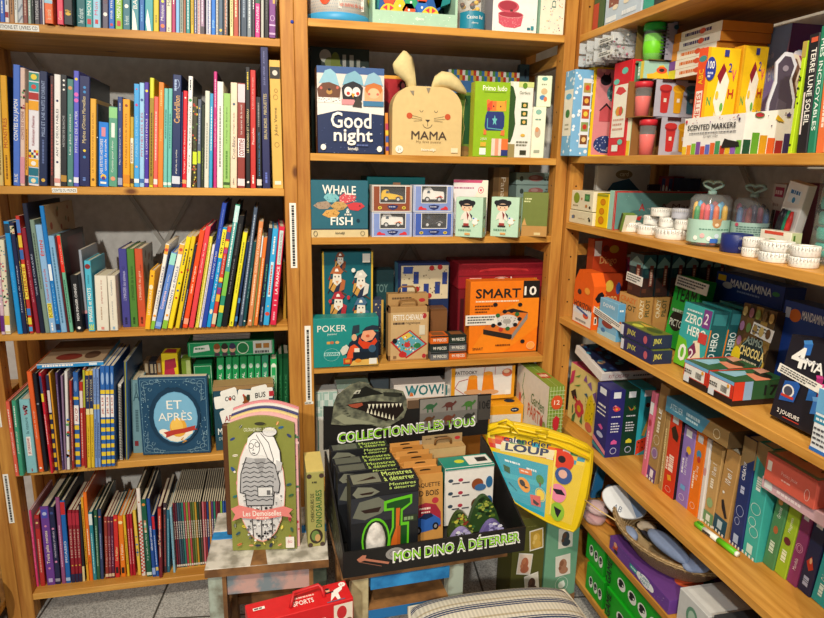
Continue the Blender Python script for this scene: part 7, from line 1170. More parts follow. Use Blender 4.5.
xx=.82;items=(('2a2a72','navy craft box with pink flower and stacked white text',[('d',.3,.68,.72,.76,7,.004,['d8585f','e0889a'],3),('e',.5,.72,.2,.035,'d8484f'),('e',.5,.72,.07,.014,'e8b62a')],.046),('123a2c','dark green craft box with white text',[('p',[(.25,.76),(.5,.7),(.75,.76),(.6,.69),(.4,.69)],'b56a2a'),('p',[(.6,.76),(.8,.72),(.7,.69)],'5f9a3a')],.044),('2fa9bd','turquoise craft box with brown beetle and red foot',[('e',.55,.75,.15,.035,'5a2a24'),('p',[(.3,.3),(.7,.6),(.84,.58),(.5,.28)],'c9a24a'),('p',[(0,0),(1,.12),(1,.3),(0,.22)],'d8402a'),('d',.1,.04,.9,.22,10,.002,['2a1a1a'],2)],.05))
SPS=[]
for i,(c,lbl,ops,dd)in enumerate(items):
    SPS.append([ALL(c),LOGO]+ops+([('g',.2,y,.8,y+.018,'d6d9e6',0)for y in(.6,.5,.46,.42,.38)]+[('p',[(.3,.24),(.5,.27),(.7,.24),(.7,.2),(.3,.2)],('d85aa0','d9cf3a','')[i]),('e',.5,.1,.22,.05,'b9bfe0'),('e',.5,.1,.18,.04,c)]if i<2 else[]))
NF=[LOGO,('g',.2,.7,.8,.73,W_,0),('g',.15,.64,.85,.66,W_,0),('g',.15,.58,.85,.6,W_,0),('p',[(.3,.4),(.5,.44),(.7,.4),(.6,.36)],'d85aa0'),('e',.5,.28,.25,.04,'b9bfe0'),('p',[(0,.14),(1,.04),(1,.1),(0,.22)],'e08aa0'),('p',[(0,.06),(1,-.0),(1,.03),(0,.12)],'2f8f9a')]
rfile([q[1]for q in items],'craft box',592,604.5,0,.806,r5,.041,.0425,[q[0]for q in items],[NF,[]],SPS,name='craft_box',h=hN)
ztop=r5+hN+.0015
a=along(600.5,(.812,0,ztop),(0,-1,0))
o=carton('craft_kit','white craft kit with deep blue art tilted on top of the navy box','craft box',(.812,a.y,ztop+.001),.15,.15,.024,'dcd6d2',{'t':[('r',.06,.03,1,1,'22305a'),('d',.08,.06,.98,.98,70,.008,['2f7ab0','3f5a94','1c2440','c9a070','4fa0c0','8a3a34'],5)],'f':[('t','KIT CREATIF',.14,.28,.52,.72,'a04a5a',0,0),('g',.6,.4,.96,.6,'5a5a60',0)],'l':[ALL('e3dfdb')]},tip=.22)
XF=.852
row(r5,XF,[
 (641,645.5,652,391,'d9708c','pink craft box, narrow, right of the turquoise one',[('r',.15,.74,.85,.88,'e3e9ee'),('e',.5,.64,.3,.04,'b03a4a'),G(.2,.56,'f0c9d3')],{'d':.1,'name':'craft_box','cat':'craft box'}),
 (645.8,654.5,661,384,'a08050','kraft craft box with a purple foot',[('r',.05,.0,.95,.14,'5a3a84'),('k',.05,.0,.95,.03,6,1,['e6e6e6',None]),('r',.35,.04,.7,.12,'e6e3ec'),('e',.5,.3,.35,.06,'8a6aa0'),('o',.5,.3,.3,.05,.001,'e6dfc9'),('o',.5,.44,.3,.05,.001,'e6dfc9'),T('LE',.66,.76,W_,.3,.6,1),G(.52,.64,'e6dfc9')],{'d':.11,'name':'craft_box','cat':'craft box'}),
 (655,658.6,664,407,'a98958','slim kraft craft box left of the red one',[G(.1,.8,'e0d0a0'),('o',.5,.6,.3,.05,.001,'e0c87a')],{'d':.1,'name':'craft_box','cat':'craft box'}),
 (659,670,667,407.5,'cf3420','red craft box with black patterned side',[LOGO,('p',[(.2,.8),(.5,.86),(.85,.76),(.8,.68),(.4,.7)],'2a1a1a'),G(.3,.5,'f6d9c9',.3,.7),G(.3,.48,'f6d9c9',.1,.25),('p',[(.3,.24),(.6,.26),(.7,.2),(.4,.18)],'e8a02a'),('o',.5,.08,.24,.035,.001,'f0c0b0')],{'d':.085,'name':'craft_box','cat':'craft box','cover':{'r':[ALL('221a1c'),('d',.05,.05,.95,.95,80,.0024,['5a2a2a','4a3a44'],4)]}}),
 (674,685,681,422,'9278c4','lilac craft box',[LOGO,('e',.6,.72,.2,.05,'e8b62a'),('e',.5,.66,.12,.03,'5a3f94'),T('Les Petites',.4,.62,'e9e3f6',.4,.6),G(.4,.6,'e9e3f6',.2,.34),('r',.3,.2,.7,.26,'6aa8e0'),('o',.5,.1,.24,.04,.001,'e6e0f6')],{'d':.1,'name':'craft_box','cat':'craft box','Y':0.858}),
 (686,696,693.5,428,'e8761c','orange craft box',[LOGO,('e',.5,.74,.22,.05,'3f8fb8'),('e',.55,.68,.15,.04,'c0392b'),T('Zig Zag',.42,.6,'f9e6cf',.4,.65),G(.3,.55,'f9e6cf',.2,.34),('o',.5,.1,.24,.04,.001,'f9dcc0')],{'d':.1,'name':'craft_box','cat':'craft box','Y':0.858}),
 (697,700.6,704,436,'ded9d6','thin white craft box right of the orange one',[('e',.5,.6,.4,.05,'d09aa0')],{'d':.1,'name':'craft_box','cat':'craft box','Y':0.858}),
 (701.5,711,713,441,'bf9a62','kraft craft box with sage foot',[('r',.0,0,1,.16,'6f9a6a'),('k',.0,.0,1,.03,7,1,['f0f0ea',None]),('r',.3,.05,.7,.13,'e6efe2'),('r',0,.78,1,1,'a8844e'),T('10 en 1',.62,.76,W_,.3,.7,1),G(.46,.6,'f0e6d0',.3,.6),('e',.5,.28,.3,.06,'8fae7a')],{'d':.1,'name':'craft_box','cat':'craft box','Y':0.862}),
 (711.8,724.5,727,448,'b98f56','kraft craft box with petrol foot and black glyph',[('r',.0,0,1,.2,'1f4f64'),('k',.0,.0,1,.03,8,1,['f0f0ea',None]),('r',.3,.06,.66,.16,'b9cdd6'),('p',[(.3,.4),(.45,.42),(.8,.28),(.9,.24),(.75,.22),(.4,.32)],'22222a'),T('10 en 1',.62,.78,W_,.3,.7,1),('e',.35,.5,.08,.015,W_)],{'d':.1,'name':'craft_box','cat':'craft box','Y':0.862}),
 (725.5,737,741,433,'22346f','navy craft box with kraft top corner',[('p',[(0,1),(1,1),(1,.84),(0,.72)],'a08458'),('k',.0,.0,1,.025,8,1,['f0f0ea',None]),T('CRÉATIF',.62,.78,'e6e9f3',.2,.5,1),G(.5,.6,'b9c4e6',.3,.6),('o',.5,.34,.3,.05,.001,'aebbe6'),('o',.4,.24,.2,.035,.001,'aebbe6'),('r',.3,.04,.7,.12,'b9c4e6')],{'d':.1,'name':'craft_box','cat':'craft box','Y':0.864,'cover':{'r':[('r',0,.75,1,1,'a08458')]}}),
 (737.6,751,753,438,'3fb0a8','aqua craft box with kraft top corner',[('p',[(0,1),(1,1),(1,.78),(0,.88)],'a08458'),('k',.0,.0,1,.025,8,1,['f0f0ea',None]),G(.6,.74,'e6f3f0',.3,.6),('o',.5,.44,.34,.05,.001,'d6f0ea'),('o',.4,.32,.26,.04,.001,'d6f0ea'),('o',.6,.24,.3,.045,.001,'d6f0ea'),('r',.3,.04,.7,.12,'d0ece6')],{'d':.1,'name':'craft_box','cat':'craft box','Y':0.866}),
 (751.6,762,768,482,'4f8a5a','leaf green craft box under the coral box',[('e',.5,.5,.2,.05,'b5653a'),('e',.4,.86,.2,.04,'d9a05a'),T('Graines',.66,.8,'e6f0e2',.35,.65),G(.2,.36,'d6e6d0',.3,.7)],{'d':.1,'name':'craft_box','cat':'craft box','Y':.88}),
 (763,773.5,778,492,'9fbf2f','yellow green craft box under the coral box',[T('Magnets',.6,.8,'f3f6d9',.35,.65),('e',.5,.48,.3,.05,'6a2a34'),G(.2,.36,'f0f6d0',.3,.7)],{'d':.1,'name':'craft_box','cat':'craft box','Y':.882}),
 (774.5,784,790,500,'8f3a74','plum craft box under the coral box',[LOGO,('o',.5,.5,.34,.06,.0012,'d99ac0'),('o',.5,.5,.2,.04,.0012,'d99ac0'),T('Mandala',.2,.36,'f0d6e6',.35,.65)],{'d':.1,'name':'craft_box','cat':'craft box','Y':.884}),
 (785,797,803,508,'1c2650','midnight craft box under the coral box',[LOGO,('p',[(.2,.4),(.5,.5),(.8,.36),(.5,.3)],'c0392b'),('e',.5,.44,.1,.04,'e6b08a'),G(.1,.25,'aab5dc',.3,.7)],{'d':.1,'name':'craft_box','cat':'craft box','Y':.886}),
 (798,812,818,516,'23a0a8','teal craft box at the right edge of the fifth right shelf',[('e',.5,.6,.3,.06,'f0d0b0'),T('Créer',.3,.42,W_,.3,.7),G(.1,.26,'d6f0f0')],{'d':.1,'name':'craft_box','cat':'craft box','Y':.888}),
],'fifth right shelf','craft boxes in a row on the fifth right shelf',base='R',seed=4)
tops=[q for q in bpy.data.objects if q.get('group')=='craft boxes in a row on the fifth right shelf']
def top_of(words):q=[o for o in tops if o['label'].startswith(words)][0];return(q.matrix_world@Vector((0,0,q['dims'][2]))).z
# blue and kraft long box laid over the row
zl=max(top_of(w)for w in('red craft','lilac','orange','thin white','kraft craft box with sage','slim kraft'))+.002
xa,xb=665.5,727;a=along(xa,(.835,0,zl),(0,-1,0));b=along(xb,(.835,0,zl),(0,-1,0))
carton('craft_box','long steel blue and kraft box lying across the craft boxes','craft box',(.835,a.y,zl),a.y-b.y,.09,.034,'947548',{'f':[('p',[(0,0),(.62,0),(.72,1),(0,1)],'3f84a4'),('t','ATELIER',.08,.3,.3,.7,'bcdbe8',0,0),('g',.36,.5,.6,.7,'bcdbe8',0),('g',.36,.25,.56,.4,'bcdbe8',0),('o',.84,.5,.05,.3,.0012,'e0d3b0')],'t':[('r',0,0,.66,1,'3f84a4')],'r':[ALL('5d4a30')]},yaw=-PI/2)
zc=max(top_of(w)for w in('leaf green','yellow green','plum','midnight','teal craft box at'))+.002
a=along(755,(.85,0,zc),(0,-1,0));b=along(840,(.85,0,zc),(0,-1,0))
carton('craft_box','pale pink flat box under the coral box','craft box',(.85,a.y,zc),a.y-b.y,.17,.022,'d9b3bd',{'f':[('r',.04,.2,.14,.9,'e9eef0'),('g',.2,.35,.5,.6,'f3e3e6',0)]},yaw=-PI/2)
a=along(757.5,(.843,0,zc+.023),(0,-1,0));b=along(806,(.843,0,zc+.023),(0,-1,0))
carton('craft_box','coral box with fruit and leaves on its lid, above the pink one','craft box',(.843,a.y,zc+.0226),a.y-b.y,.17,.052,'d9614f',{'f':[('r',.05,.4,.14,.75,'eadfd0'),('t','Petits jeux',.34,.45,.66,.62,'e9b0a4',0,0),('g',.36,.3,.6,.36,'e9b0a4',0),('o',.86,.35,.05,.2,.001,'f0c9be')],'r':[('r',.3,.25,.55,.55,'e9eef0'),('g',.33,.36,.52,.44,'3a6a8a',0)],
  't':[ALL('8aa58a'),('r',.06,.05,.94,.95,'e9a57c'),('p',[(.3,.2),(.5,.3),(.46,.2)],'2f6a34'),('p',[(.2,.5),(.42,.62),(.36,.48)],'3f7a3a'),('e',.62,.5,.12,.12,'c8321f'),('e',.72,.42,.1,.1,'d8502a'),('e',.7,.66,.08,.08,'e8c02a'),('p',[(.5,.7),(.66,.86),(.6,.7)],'5f8a2f'),('e',.5,.44,.06,.06,'6f9a3a'),('p',[(.76,.2),(.86,.32),(.82,.14)],'8a6a2a')]},yaw=-PI/2+.0)
# green fineliner lying on the board
p0,p1=at(695,523,2,r5+.006),at(738,555,2,r5+.006);v=p1-p0;Lp=v.length
m=MB();m.tube([(0,0,0),(.004,0,0),(Lp*.22,0,0)],[.003,.0058,.006],'5fae1f',12);m.tube([(Lp*.22,0,0),(Lp*.56,0,0)],.0059,'e6e8e2',12);m.tube([(Lp*.56,0,0),(Lp*.96,0,0)],.006,'63c21a',12);m.tube([(Lp*.96,0,0),(Lp,0,0)],[.0056,.005],'f0f0ea',12)
o=m.build('marker_pen',None,Matrix.Translation(p0+Vector((0,0,.0005)))@Matrix.Rotation(math.atan2(v.y,v.x),4,'Z'));setp(o,'green and white marker pen lying on the bare front of the shelf','pen')
c=MB();c.box(Lp*.06,Lp*.18,-.0022,.0022,.0055,.0085,'3f8a14');lab(c.build('clip',o),'dark green clip');g_=MB();g_.box(Lp*.24,Lp*.42,-.0062,-.0056,-.002,.003,'3a3a3a');lab(g_.build('printed_mark',o),'grey printed mark')
# --- low boards
for i,(x0,x1,j,lbl)in enumerate(((585,602,0,'far stack'),(604,660,0,'near stack'),(585.5,603,1,'far stack'),(605,661,1,'near stack'))):
    hg=.078;X=.792+.006*j;zz=r7+j*(hg+.0008)
    PA=lambda u,v:[('e',u,v,.075 if x1-x0>30 else .11,.2,'e9ece6'),('e',u,v+.05,.05 if x1-x0>30 else .08,.11,'1a1c1e'),('e',u-.02,v-.06,.03,.05,'1a1c1e'),('e',u+.03,v+.02,.015,.03,'e9ece6')]
    us=(.3,.5,.68,.88)if x1-x0>30 else(.3,.58,.85)
    art=[q for u in us for q in PA(u,.5 if x1-x0>30 else .45)]+([('t','GAME',.03,.1,.12,.9,'14181a',1,1.5)]if x1-x0>30 else[])
    a=along(x0,(X,0,zz),(0,-1,0));b=along(x1,(X,0,zz),(0,-1,0))
    carton('card_game_box','bright green box with panda circles, %s of the %s'%(('lower','upper')[j],lbl),'game box',(X,a.y,zz+.0004),a.y-b.y-.002,.14,hg,'17a31f',{'f':art,'t':[('r',.2,.2,.8,.8,'22b82c'),('p',[(.3,.3),(.5,.6),(.6,.3)],'14181a')],'r':[ALL('128a1a')]},yaw=-PI/2)
a=along(609,(.79,0,r6),(0,-1,0));b=along(668,(.79,0,r6),(0,-1,0))
carton('craft_box','purple flat box with little red figures under the basket','craft box',(.79,a.y,r6+.0004),a.y-b.y,.2,.034,'6a3f96',{'f':[('p',[(.06,.3),(.1,.85),(.16,.8),(.14,.3)],'c0442f'),('e',.11,.75,.03,.18,'e0a080'),('r',.1,.15,.16,.4,'22202a'),('r',.38,.3,.52,.66,'2f9a98'),('g',.4,.42,.5,.54,'c9ecea',0),('e',.64,.5,.1,.36,'eef0f3'),('e',.56,.5,.06,.26,'eef0f3'),('e',.72,.5,.06,.26,'eef0f3'),('t','PUPPET',.56,.54,.72,.74,'5a9aa8',0,1),('t','PARTY',.57,.28,.71,.46,'5a9aa8',0,1),('d',.0,.05,1,.95,26,.0008,['b9a0d0'],4)],'t':[ALL('6a3f8a'),('p',[(.1,.2),(.4,.3),(.36,.8),(.12,.7)],'3f2a4a'),('p',[(.5,.2),(.8,.3),(.9,.7),(.6,.6)],'2f5a54'),('e',.8,.4,.1,.16,'d8603a'),('e',.3,.5,.1,.2,'8a5aa8')]},yaw=-PI/2)
def basket():
    cx,cy,z=.893,-.465,r6+.0362;R1,R2,h=.086,.124,.058
    mat=bpy.data.materials.new('wicker');mat.use_nodes=True;nt=mat.node_tree;bs=nt.nodes['Principled BSDF'];N=nt.nodes.new
    tc=N('ShaderNodeTexCoord');wv=N('ShaderNodeTexWave');wv.bands_direction='Z';wv.inputs['Scale'].default_value=60;wv.inputs['Distortion'].default_value=3;wv.inputs['Detail Scale'].default_value=8
    rp=N('ShaderNodeValToRGB');rp.color_ramp.elements[0].color=(*lin('a07a48'),1);rp.color_ramp.elements[1].color=(*lin('e3c492'),1)
    nt.links.new(tc.outputs['Object'],wv.inputs['Vector']);nt.links.new(wv.outputs['Fac'],rp.inputs['Fac']);nt.links.new(rp.outputs[0],bs.inputs['Base Color']);bp=N('ShaderNodeBump');bp.inputs['Distance'].default_value=.004;nt.links.new(wv.outputs['Fac'],bp.inputs['Height']);nt.links.new(bp.outputs[0],bs.inputs['Normal']);bs.inputs['Roughness'].default_value=.7
    m=MB();m.lathe([(0,.004),(R1*.95,.0),(R1,.004),(R2,h),(R2+.004,h+.003),(R2-.004,h+.004),(R1-.004,.008),(0,.008)],mat,40,sx=.98,sy=1.3)
    o=m.build('wicker_basket',None,placed((cx,cy,z)));setp(o,'shallow wicker basket heaped with pale blue things on the low shelf','basket')
    r=MB();pts=[(R2*.98*math.cos(t),R2*1.3*math.sin(t),h+.004)for t in[2*PI*i/48 for i in range(48)]];r.tube(pts,.005,mat,8,True)
    for k in range(2):r.tube([((R2+.002)*.98*math.cos(t),(R2+.002)*1.3*math.sin(t),h+.004+.005*math.sin(t*24+k*PI))for t in[2*PI*i/192 for i in range(192)]],.002,mat,5,True)
    lab(r.build('rim',o),'twisted wicker rim')
    st=MB();st.tube([(-R2*.9,.05,h+.004),(-R2*1.12,.1,h+.012),(-R2*1.2,.19,h+.004)],.0016,'d8b87a',6);lab(st.build('straw',o),'loose straw');return cx,cy,z+h
bx,by,bz=basket()
sit=Vector((bx,by,bz))
def blob(name,label,cat,P,sx,sy,sz,col,rot=(0,0,0),flat=.5,wob=.08,seed=1):
    m=MB();rnd=random.Random(seed);n,k=24,10;ph=[rnd.uniform(0,6)for _ in range(4)];vs=[];fs=[]
    for i in range(k+1):
        t=-PI/2+PI*i/k
        for j in range(n):a=2*PI*j/n;r=math.cos(t)**.6 if math.cos(t)>1e-6 else 0;q=1+wob*math.sin(3*a+ph[0])+wob*.6*math.sin(5*a+3*t+ph[1]);vs.append((sx*r*q*math.cos(a),sy*r*q*math.sin(a),sz*math.sin(t)))
    fs=[(i*n+j,i*n+(j+1)%n,i*n+n+(j+1)%n,i*n+n+j)for i in range(k)for j in range(n)]
    m.add(vs,fs,col if not isinstance(col,str)else M(col,.85,.12,120),True);o=m.build(name);o.matrix_world=Matrix.Translation(P)@Matrix.Rotation(rot[2],4,'Z')@Matrix.Rotation(rot[1],4,'Y')@Matrix.Rotation(rot[0],4,'X');setp(o,label,cat);return o
def px3(px,py,X):return at(px,py,0,X)
def cap():
    P=px3(627,510,.84);m=MB();n=40
    def outl(s):return[(.05*s*math.cos(t)*(1+.1*math.cos(2*t)),.038*s*math.sin(t))for t in[2*PI*i/n for i in range(n)]]
    a,b=outl(1),outl(.96);m.add([(x,y,.0)for x,y in a]+[(x,y,.007)for x,y in a]+[(x,y,.01)for x,y in b],[tuple(range(n-1,-1,-1)),tuple(range(2*n,3*n))]+[(i+k*n,(i+1)%n+k*n,(i+1)%n+n+k*n,i+n+k*n)for k in range(2)for i in range(n)],M('d9dde2',.8,.05,150))
    q=[(x,y)for x,y in b if x>-.02 and y>-.022 and x+y>.012];m.add([(x,y,.0104)for x,y in q],[tuple(range(len(q)))],M('7f96b8',.85,.1,150))
    mp=lambda u,v,e:(-.02+.026*u,-.03+.02*v,.0106+e);paint(m,mp,.026,.02,[('t','AB',.05,.1,.9,.8,'4a5a74',0,0)])
    o=m.build('baby_slipper',None,Matrix.Translation(P)@Matrix.Rotation(-.65,4,'Z')@Matrix.Rotation(.95,4,'X')@Matrix.Rotation(-.25,4,'Z'));setp(o,'pale grey rounded sole with a denim blue edge on the basket','slipper')
cap()
blob('denim_bow','crumpled denim blue cloth at the far side of the basket','cloth',px3(619,492,.885),.032,.03,.014,'6f88ae',(.2,-.2,.3),wob=.16,seed=3)
blob('hat_brim','long blue grey padded brim along the near rim of the basket','hat',px3(668,547,.822),.02,.062,.014,'7c8db0',(0,-.4,.12),wob=.04,seed=4)
blob('hat_brim','short rounded blue grey brim beside the long padded one','hat',px3(630,536,.822),.016,.026,.012,'8494b6',(0,-.4,-.2),wob=.04,seed=5)
blob('cushion_toy','pale blue pad at the near end of the basket','hat',px3(697,563,.85),.03,.026,.012,'8c9cc0',(0,-.2,0),wob=.05,seed=6)
blob('cloth_toy','dark patterned cloth in the middle of the basket','cloth',px3(662,536,.885),.036,.055,.014,'3a3a4a',(0,0,.3),wob=.15,seed=7)
blob('cloth_toy','cream and red cloth scrap in the middle of the basket','cloth',px3(648,527,.862),.016,.022,.012,'d9c9b0',(0,.2,.6),wob=.2,seed=8)
blob('cloth_toy','small orange felt piece near the far rim of the basket','cloth',px3(612,522,.845),.012,.018,.007,'c9742f',(0,.2,.6),wob=.12,seed=9)
carton('activity_box','teal long box stuck in the basket under the shelf','box',px3(648,514,.935),.1,.03,.022,'12828a',{'t':[('g',.1,.3,.8,.6,'7fd0d0',0)],'f':[ALL('17939a')]},yaw=-PI/2+.1)
carton('card_game_box','orange small box behind the basket','box',px3(600,507,.85),.04,.03,.045,'d97a22',{'f':[('r',.1,.4,.9,.8,'b55a1a')],'r':[('r',.2,.3,.8,.7,'e8963a')]},yaw=-PI/2+.4)
q=[z for z in bpy.data.objects if z.get('label')=='orange small box behind the basket'][0];qz=q.location.z
carton('storage_carton','brown flat carton beneath the orange small box','box',(q.location.x-.004,q.location.y+.004,r6+.0003),.05,.05,qz-r6-.001,'7a5230',{},yaw=-PI/2+.4)
P=px3(590,512,.862)
carton('picture_book','bright blue thin book standing behind the pink bag','book',(.862,P.y,r6+.0004),.01,.028,.13,'2f86c4',{'f':[('g',.3,.2,.7,.8,'a9d6f0',1)]},yaw=-PI/2,lean=.2,ox=.01)
PB=clear('plastic_bag','f2e6e8',.38,.12)
P0=at(596,549,2,r6)
for k,(zz,c,nm)in enumerate(((0,'b03a4a','crimson'),(.026,'d9b0b8','pale pink'))):
    P=Vector((.812+.006*k,ty(594,.812,r6),r6+.0135+zz+.0006));o=blob('packed_garment','%s garment in a clear bag, %s of two left of the basket'%(nm,('lower','upper')[k]),'clothing',P,.026,.03,.0125,c,(0,0,.2*k),wob=.03,seed=11+k)
    q=blob('clear_bag',None,None,Vector((0,0,0)),.03,.034,.0128,PB,wob=.06,seed=13+k);q.parent=o;q.matrix_world=o.matrix_world;lab(q,'clear plastic bag')
a=along(676,(.8,0,r6),(0,-1,0));b=along(704,(.8,0,r6),(0,-1,0))
carton('card_game_box','pale grey box with a leaf mark below the fifth right shelf','box',(.8,a.y,r6+.0004),a.y-b.y,.1,.075,'c9cbcc',{'f':[('e',.5,.5,.2,.3,'5f8f78'),('e',.5,.5,.12,.2,'a9c4b4')],'t':[('r',.1,.1,.9,.9,'d6d8d8')]},yaw=-PI/2)
a=along(708,(.8,0,r6),(0,-1,0));b=along(742,(.8,0,r6),(0,-1,0))
carton('card_game_box','charcoal box with a white disc below the fifth right shelf','box',(.8,a.y,r6+.0004),a.y-b.y,.1,.09,'3a3d42',{'f':[('e',.5,.5,.2,.3,'d6d8da')]},yaw=-PI/2)
# ---------------------------------------------------------------- painted stool with colouring kits
WORN=rough_paint('worn_white_paint','8f8a7e','cfcac0',26,.4,(.38,.58));WORNG=rough_paint('worn_green_paint','6f6a58','a9b5a8',18,.4,(.36,.52));WORNP=rough_paint('worn_pink_paint','7d8a92','c79f96',14,.4,(.42,.52));WORND=rough_paint('worn_dark_paint','2a3328','465246',20,.4);WORNC=rough_paint('worn_cream_paint','8a7a58','c4b88f',18,.4,(.3,.5));BLUEP=rough_paint('worn_blue_paint','176aa8','2f8fd0',20,.3);BW_=rough_paint('bare_old_wood','6a4726','94683a',20,.4);TEALP=rough_paint('worn_teal_paint','2a6a74','1f6fae',9,.3,(.42,.5))
SZ=-.85
A,Bp=at(204.4,570,2,SZ),at(328.6,559,2,SZ);v=Bp-A;sw=v.length;syaw=math.atan2(v.y,v.x);sd=.225
def leg(mb,x0,x1,y0,y1,z0,z1,mat):return mb.box(x0,x1,y0,y1,z0,z1,mat,.002)
def painted_stool():
    root=bpy.data.objects.new('stool',None);C.objects.link(root);root.matrix_world=placed((A.x,A.y,FLOOR),syaw);setp(root,'low wooden stool of peeling white, blue and pink paint','stool');H=SZ-FLOOR
    for i,(y0,y1,m)in enumerate(((0,.11,WORN),(.111,.142,BLUEP),(.143,sd,WORN))):
        mb=MB().box(0,sw,y0,y1,H-.02,H,m,.0015)
        if i==0:mb.box(-.0004,sw+.0004,-.0006,.0,H-.02,H-.001,BW_);mb.add([(sw*.36,.0,H+.0004),(sw*.5,.0,H+.0004),(sw*.47,.06,H+.0004),(sw*.38,.075,H+.0004)],[(0,1,2,3)],BW_)
        lab(mb.build('seat_plank',root),('peeling white plank with bare patch','blue plank','peeling white plank')[i])
    for x,y,m,nm in((.004,.006,WORNG,'pale green peeling leg'),(sw-.042,.006,WORND,'dark green leg'),(.004,sd-.04,BW_,'bare wood leg'),(sw-.042,sd-.04,BW_,'bare wood leg')):
        mb=leg(MB(),x,x+.038,y,y+.034,0,H-.02,m)
        if y<.1 and x<.1:mb.box(x+.03,x+.0386,y-.0008,y+.034,0,H-.02,BW_)
        if y<.1 and x>.1:mb.box(x-.001,x+.008,y-.0008,y+.034,0,H-.02,BW_)
        lab(mb.build('leg',root),nm)
    lab(MB().box(.042,sw-.042,.012,.026,H-.075,H-.02,WORNP,.001).build('apron',root),'pink apron with blue patches');MB().box(.042,sw-.042,sd-.03,sd-.016,H-.07,H-.02,BW_).build('apron',root)
    MB().box(.012,.03,.04,sd-.04,.1,.125,BW_).build('stretcher',root);MB().box(sw-.03,sw-.012,.04,sd-.04,.1,.125,BW_).build('stretcher',root);MB().box(.042,sw-.042,sd-.034,sd-.02,.1,.122,BW_).build('stretcher',root)
painted_stool()
def arch_card(label,px0,px1,pb,ptop,Yoff,col,ops,rim=None,th=.008,tip=-.03):
    a,b=at(px0,pb,2,SZ),at(px1,pb-2,2,SZ);vv=b-a;w=vv.length;P=a+Vector((-vv.y,vv.x,0)).normalized()*Yoff;h=up_to(Vector((P.x,P.y,SZ)),ptop)
    r=.03;pts=[(0,0),(w,0)]+[(w*(1-i/16),h-.018+.018*math.sin(PI*i/16))for i in range(17)]
    mb=MB();mb.prism(pts,0,th,col);mp,su,sv=face('f',w,th,h);paint(mb,mp,su,sv,ops)
    o=mb.build('colouring_kit',None,placed((P.x,P.y,SZ+.0006),math.atan2(vv.y,vv.x),0,tip));o.location.z+=th*abs(tip)+.0002;setp(o,label,'craft kit');return o
LN='2a2a2c';GY='b9b9ba'
LEAF=[]
for(u,w_,s,c)in((.07,.84,.05,'2f4a8a'),(.1,.72,.05,'f0e6d0'),(.2,.93,.04,'2f4a5a'),(.75,.95,.04,'d8803a'),(.8,.92,.05,'2f6a9a'),(.92,.86,.05,'2f3f7a'),(.06,.62,.06,'2f5a9a'),(.12,.52,.05,'e88a9a'),(.08,.42,.05,'2f7a7a'),(.9,.5,.05,'2f5a6a'),(.93,.42,.05,'3a6a4a'),(.08,.26,.05,'e0485a'),(.2,.19,.05,'e6d23a'),(.1,.14,.05,'2f5a6a'),(.06,.2,.04,'2a3f5a'),(.9,.24,.05,'d8485a'),(.93,.16,.05,'3f6a5a'),(.78,.18,.045,'e6d23a'),(.9,.1,.05,'d8743a'),(.4,.045,.05,'22325a'),(.6,.045,.05,'22325a'),(.5,.06,.03,'e6d23a'),(.36,.07,.03,'e6d23a'),(.64,.07,.03,'e6d23a'),(.12,.06,.05,'d87a4a'),(.3,.05,.04,'d87a4a'),(.74,.05,.04,'c9743a')):
    q_=(u*37+w_*91)%3.14;f_=lambda t,k:(u+s*(math.cos(t)*.9*math.cos(q_)-k*math.sin(t)*math.sin(q_)),w_+s*.42*(math.cos(t)*.9*math.sin(q_)+k*math.sin(t)*math.cos(q_)))
    LEAF+=[('p',[f_(PI*k/6,.42)for k in range(12)],c),('n',[f_(0,0),f_(PI,0)],.0008,'e6dfb0' if s<.05 else '4a4a2a')]+([('e',u+.4*s,w_-.3*s,s*.3,s*.14,'f0e6d0')]if s>.05 else[])
LADY=[('e',.48,.48,.335,.405,'e9a89a'),('e',.48,.48,.325,.395,'e6e4e2')]
LADY+=[('p',[(.2,.3),(.26,.2),(.44,.12),(.62,.13),(.72,.22),(.76,.36),(.7,.42),(.26,.4)],'d6d5d4')]
LADY+=[('p',[(.33,.86),(.42,.9),(.56,.9),(.68,.86),(.75,.76),(.76,.66),(.7,.56),(.64,.64),(.58,.72),(.4,.74),(.3,.78)],'f0efee'),('n',[(.33,.86),(.42,.9),(.56,.9),(.68,.86),(.75,.76),(.76,.66),(.7,.56)],.0014,LN),('n',[(.5,.89),(.6,.82),(.66,.7),(.64,.62)],.001,LN),('n',[(.44,.88),(.52,.8),(.6,.68)],.0008,LN),('e',.62,.9,.1,.035,'e3e2e1'),('o',.62,.9,.1,.035,.001,LN)]
LADY+=[('e',.41,.79,.075,.06,'f3f2f1'),('o',.41,.79,.075,.06,.001,LN),('o',.37,.8,.035,.02,.0012,LN),('o',.45,.81,.035,.02,.0012,LN),('n',[(.38,.75),(.42,.745)],.0014,LN),('n',[(.4,.78),(.39,.765)],.0008,LN)]
LADY+=[('p',[(.3,.72),(.4,.71),(.46,.7),(.58,.71),(.68,.66),(.74,.5),(.7,.44),(.66,.46),(.64,.36),(.28,.36),(.27,.46),(.2,.46),(.22,.6)],'b4b4b6'),('n',[(.3,.72),(.22,.6),(.2,.46),(.27,.45),(.28,.36),(.64,.36),(.66,.46),(.72,.45),(.74,.52),(.68,.66),(.58,.71)],.0014,LN),('p',[(.4,.71),(.46,.62),(.5,.56),(.52,.64),(.56,.71)],'9a9a9c')]
for i in range(9):LADY+=[('n',[(.23+.006*i,.66-.034*i+(.02 if j%2 else 0))if False else(.24+.052*j,.67-.034*i+(.012 if j%2 else 0))for j in range(9)],.001,'303032')]
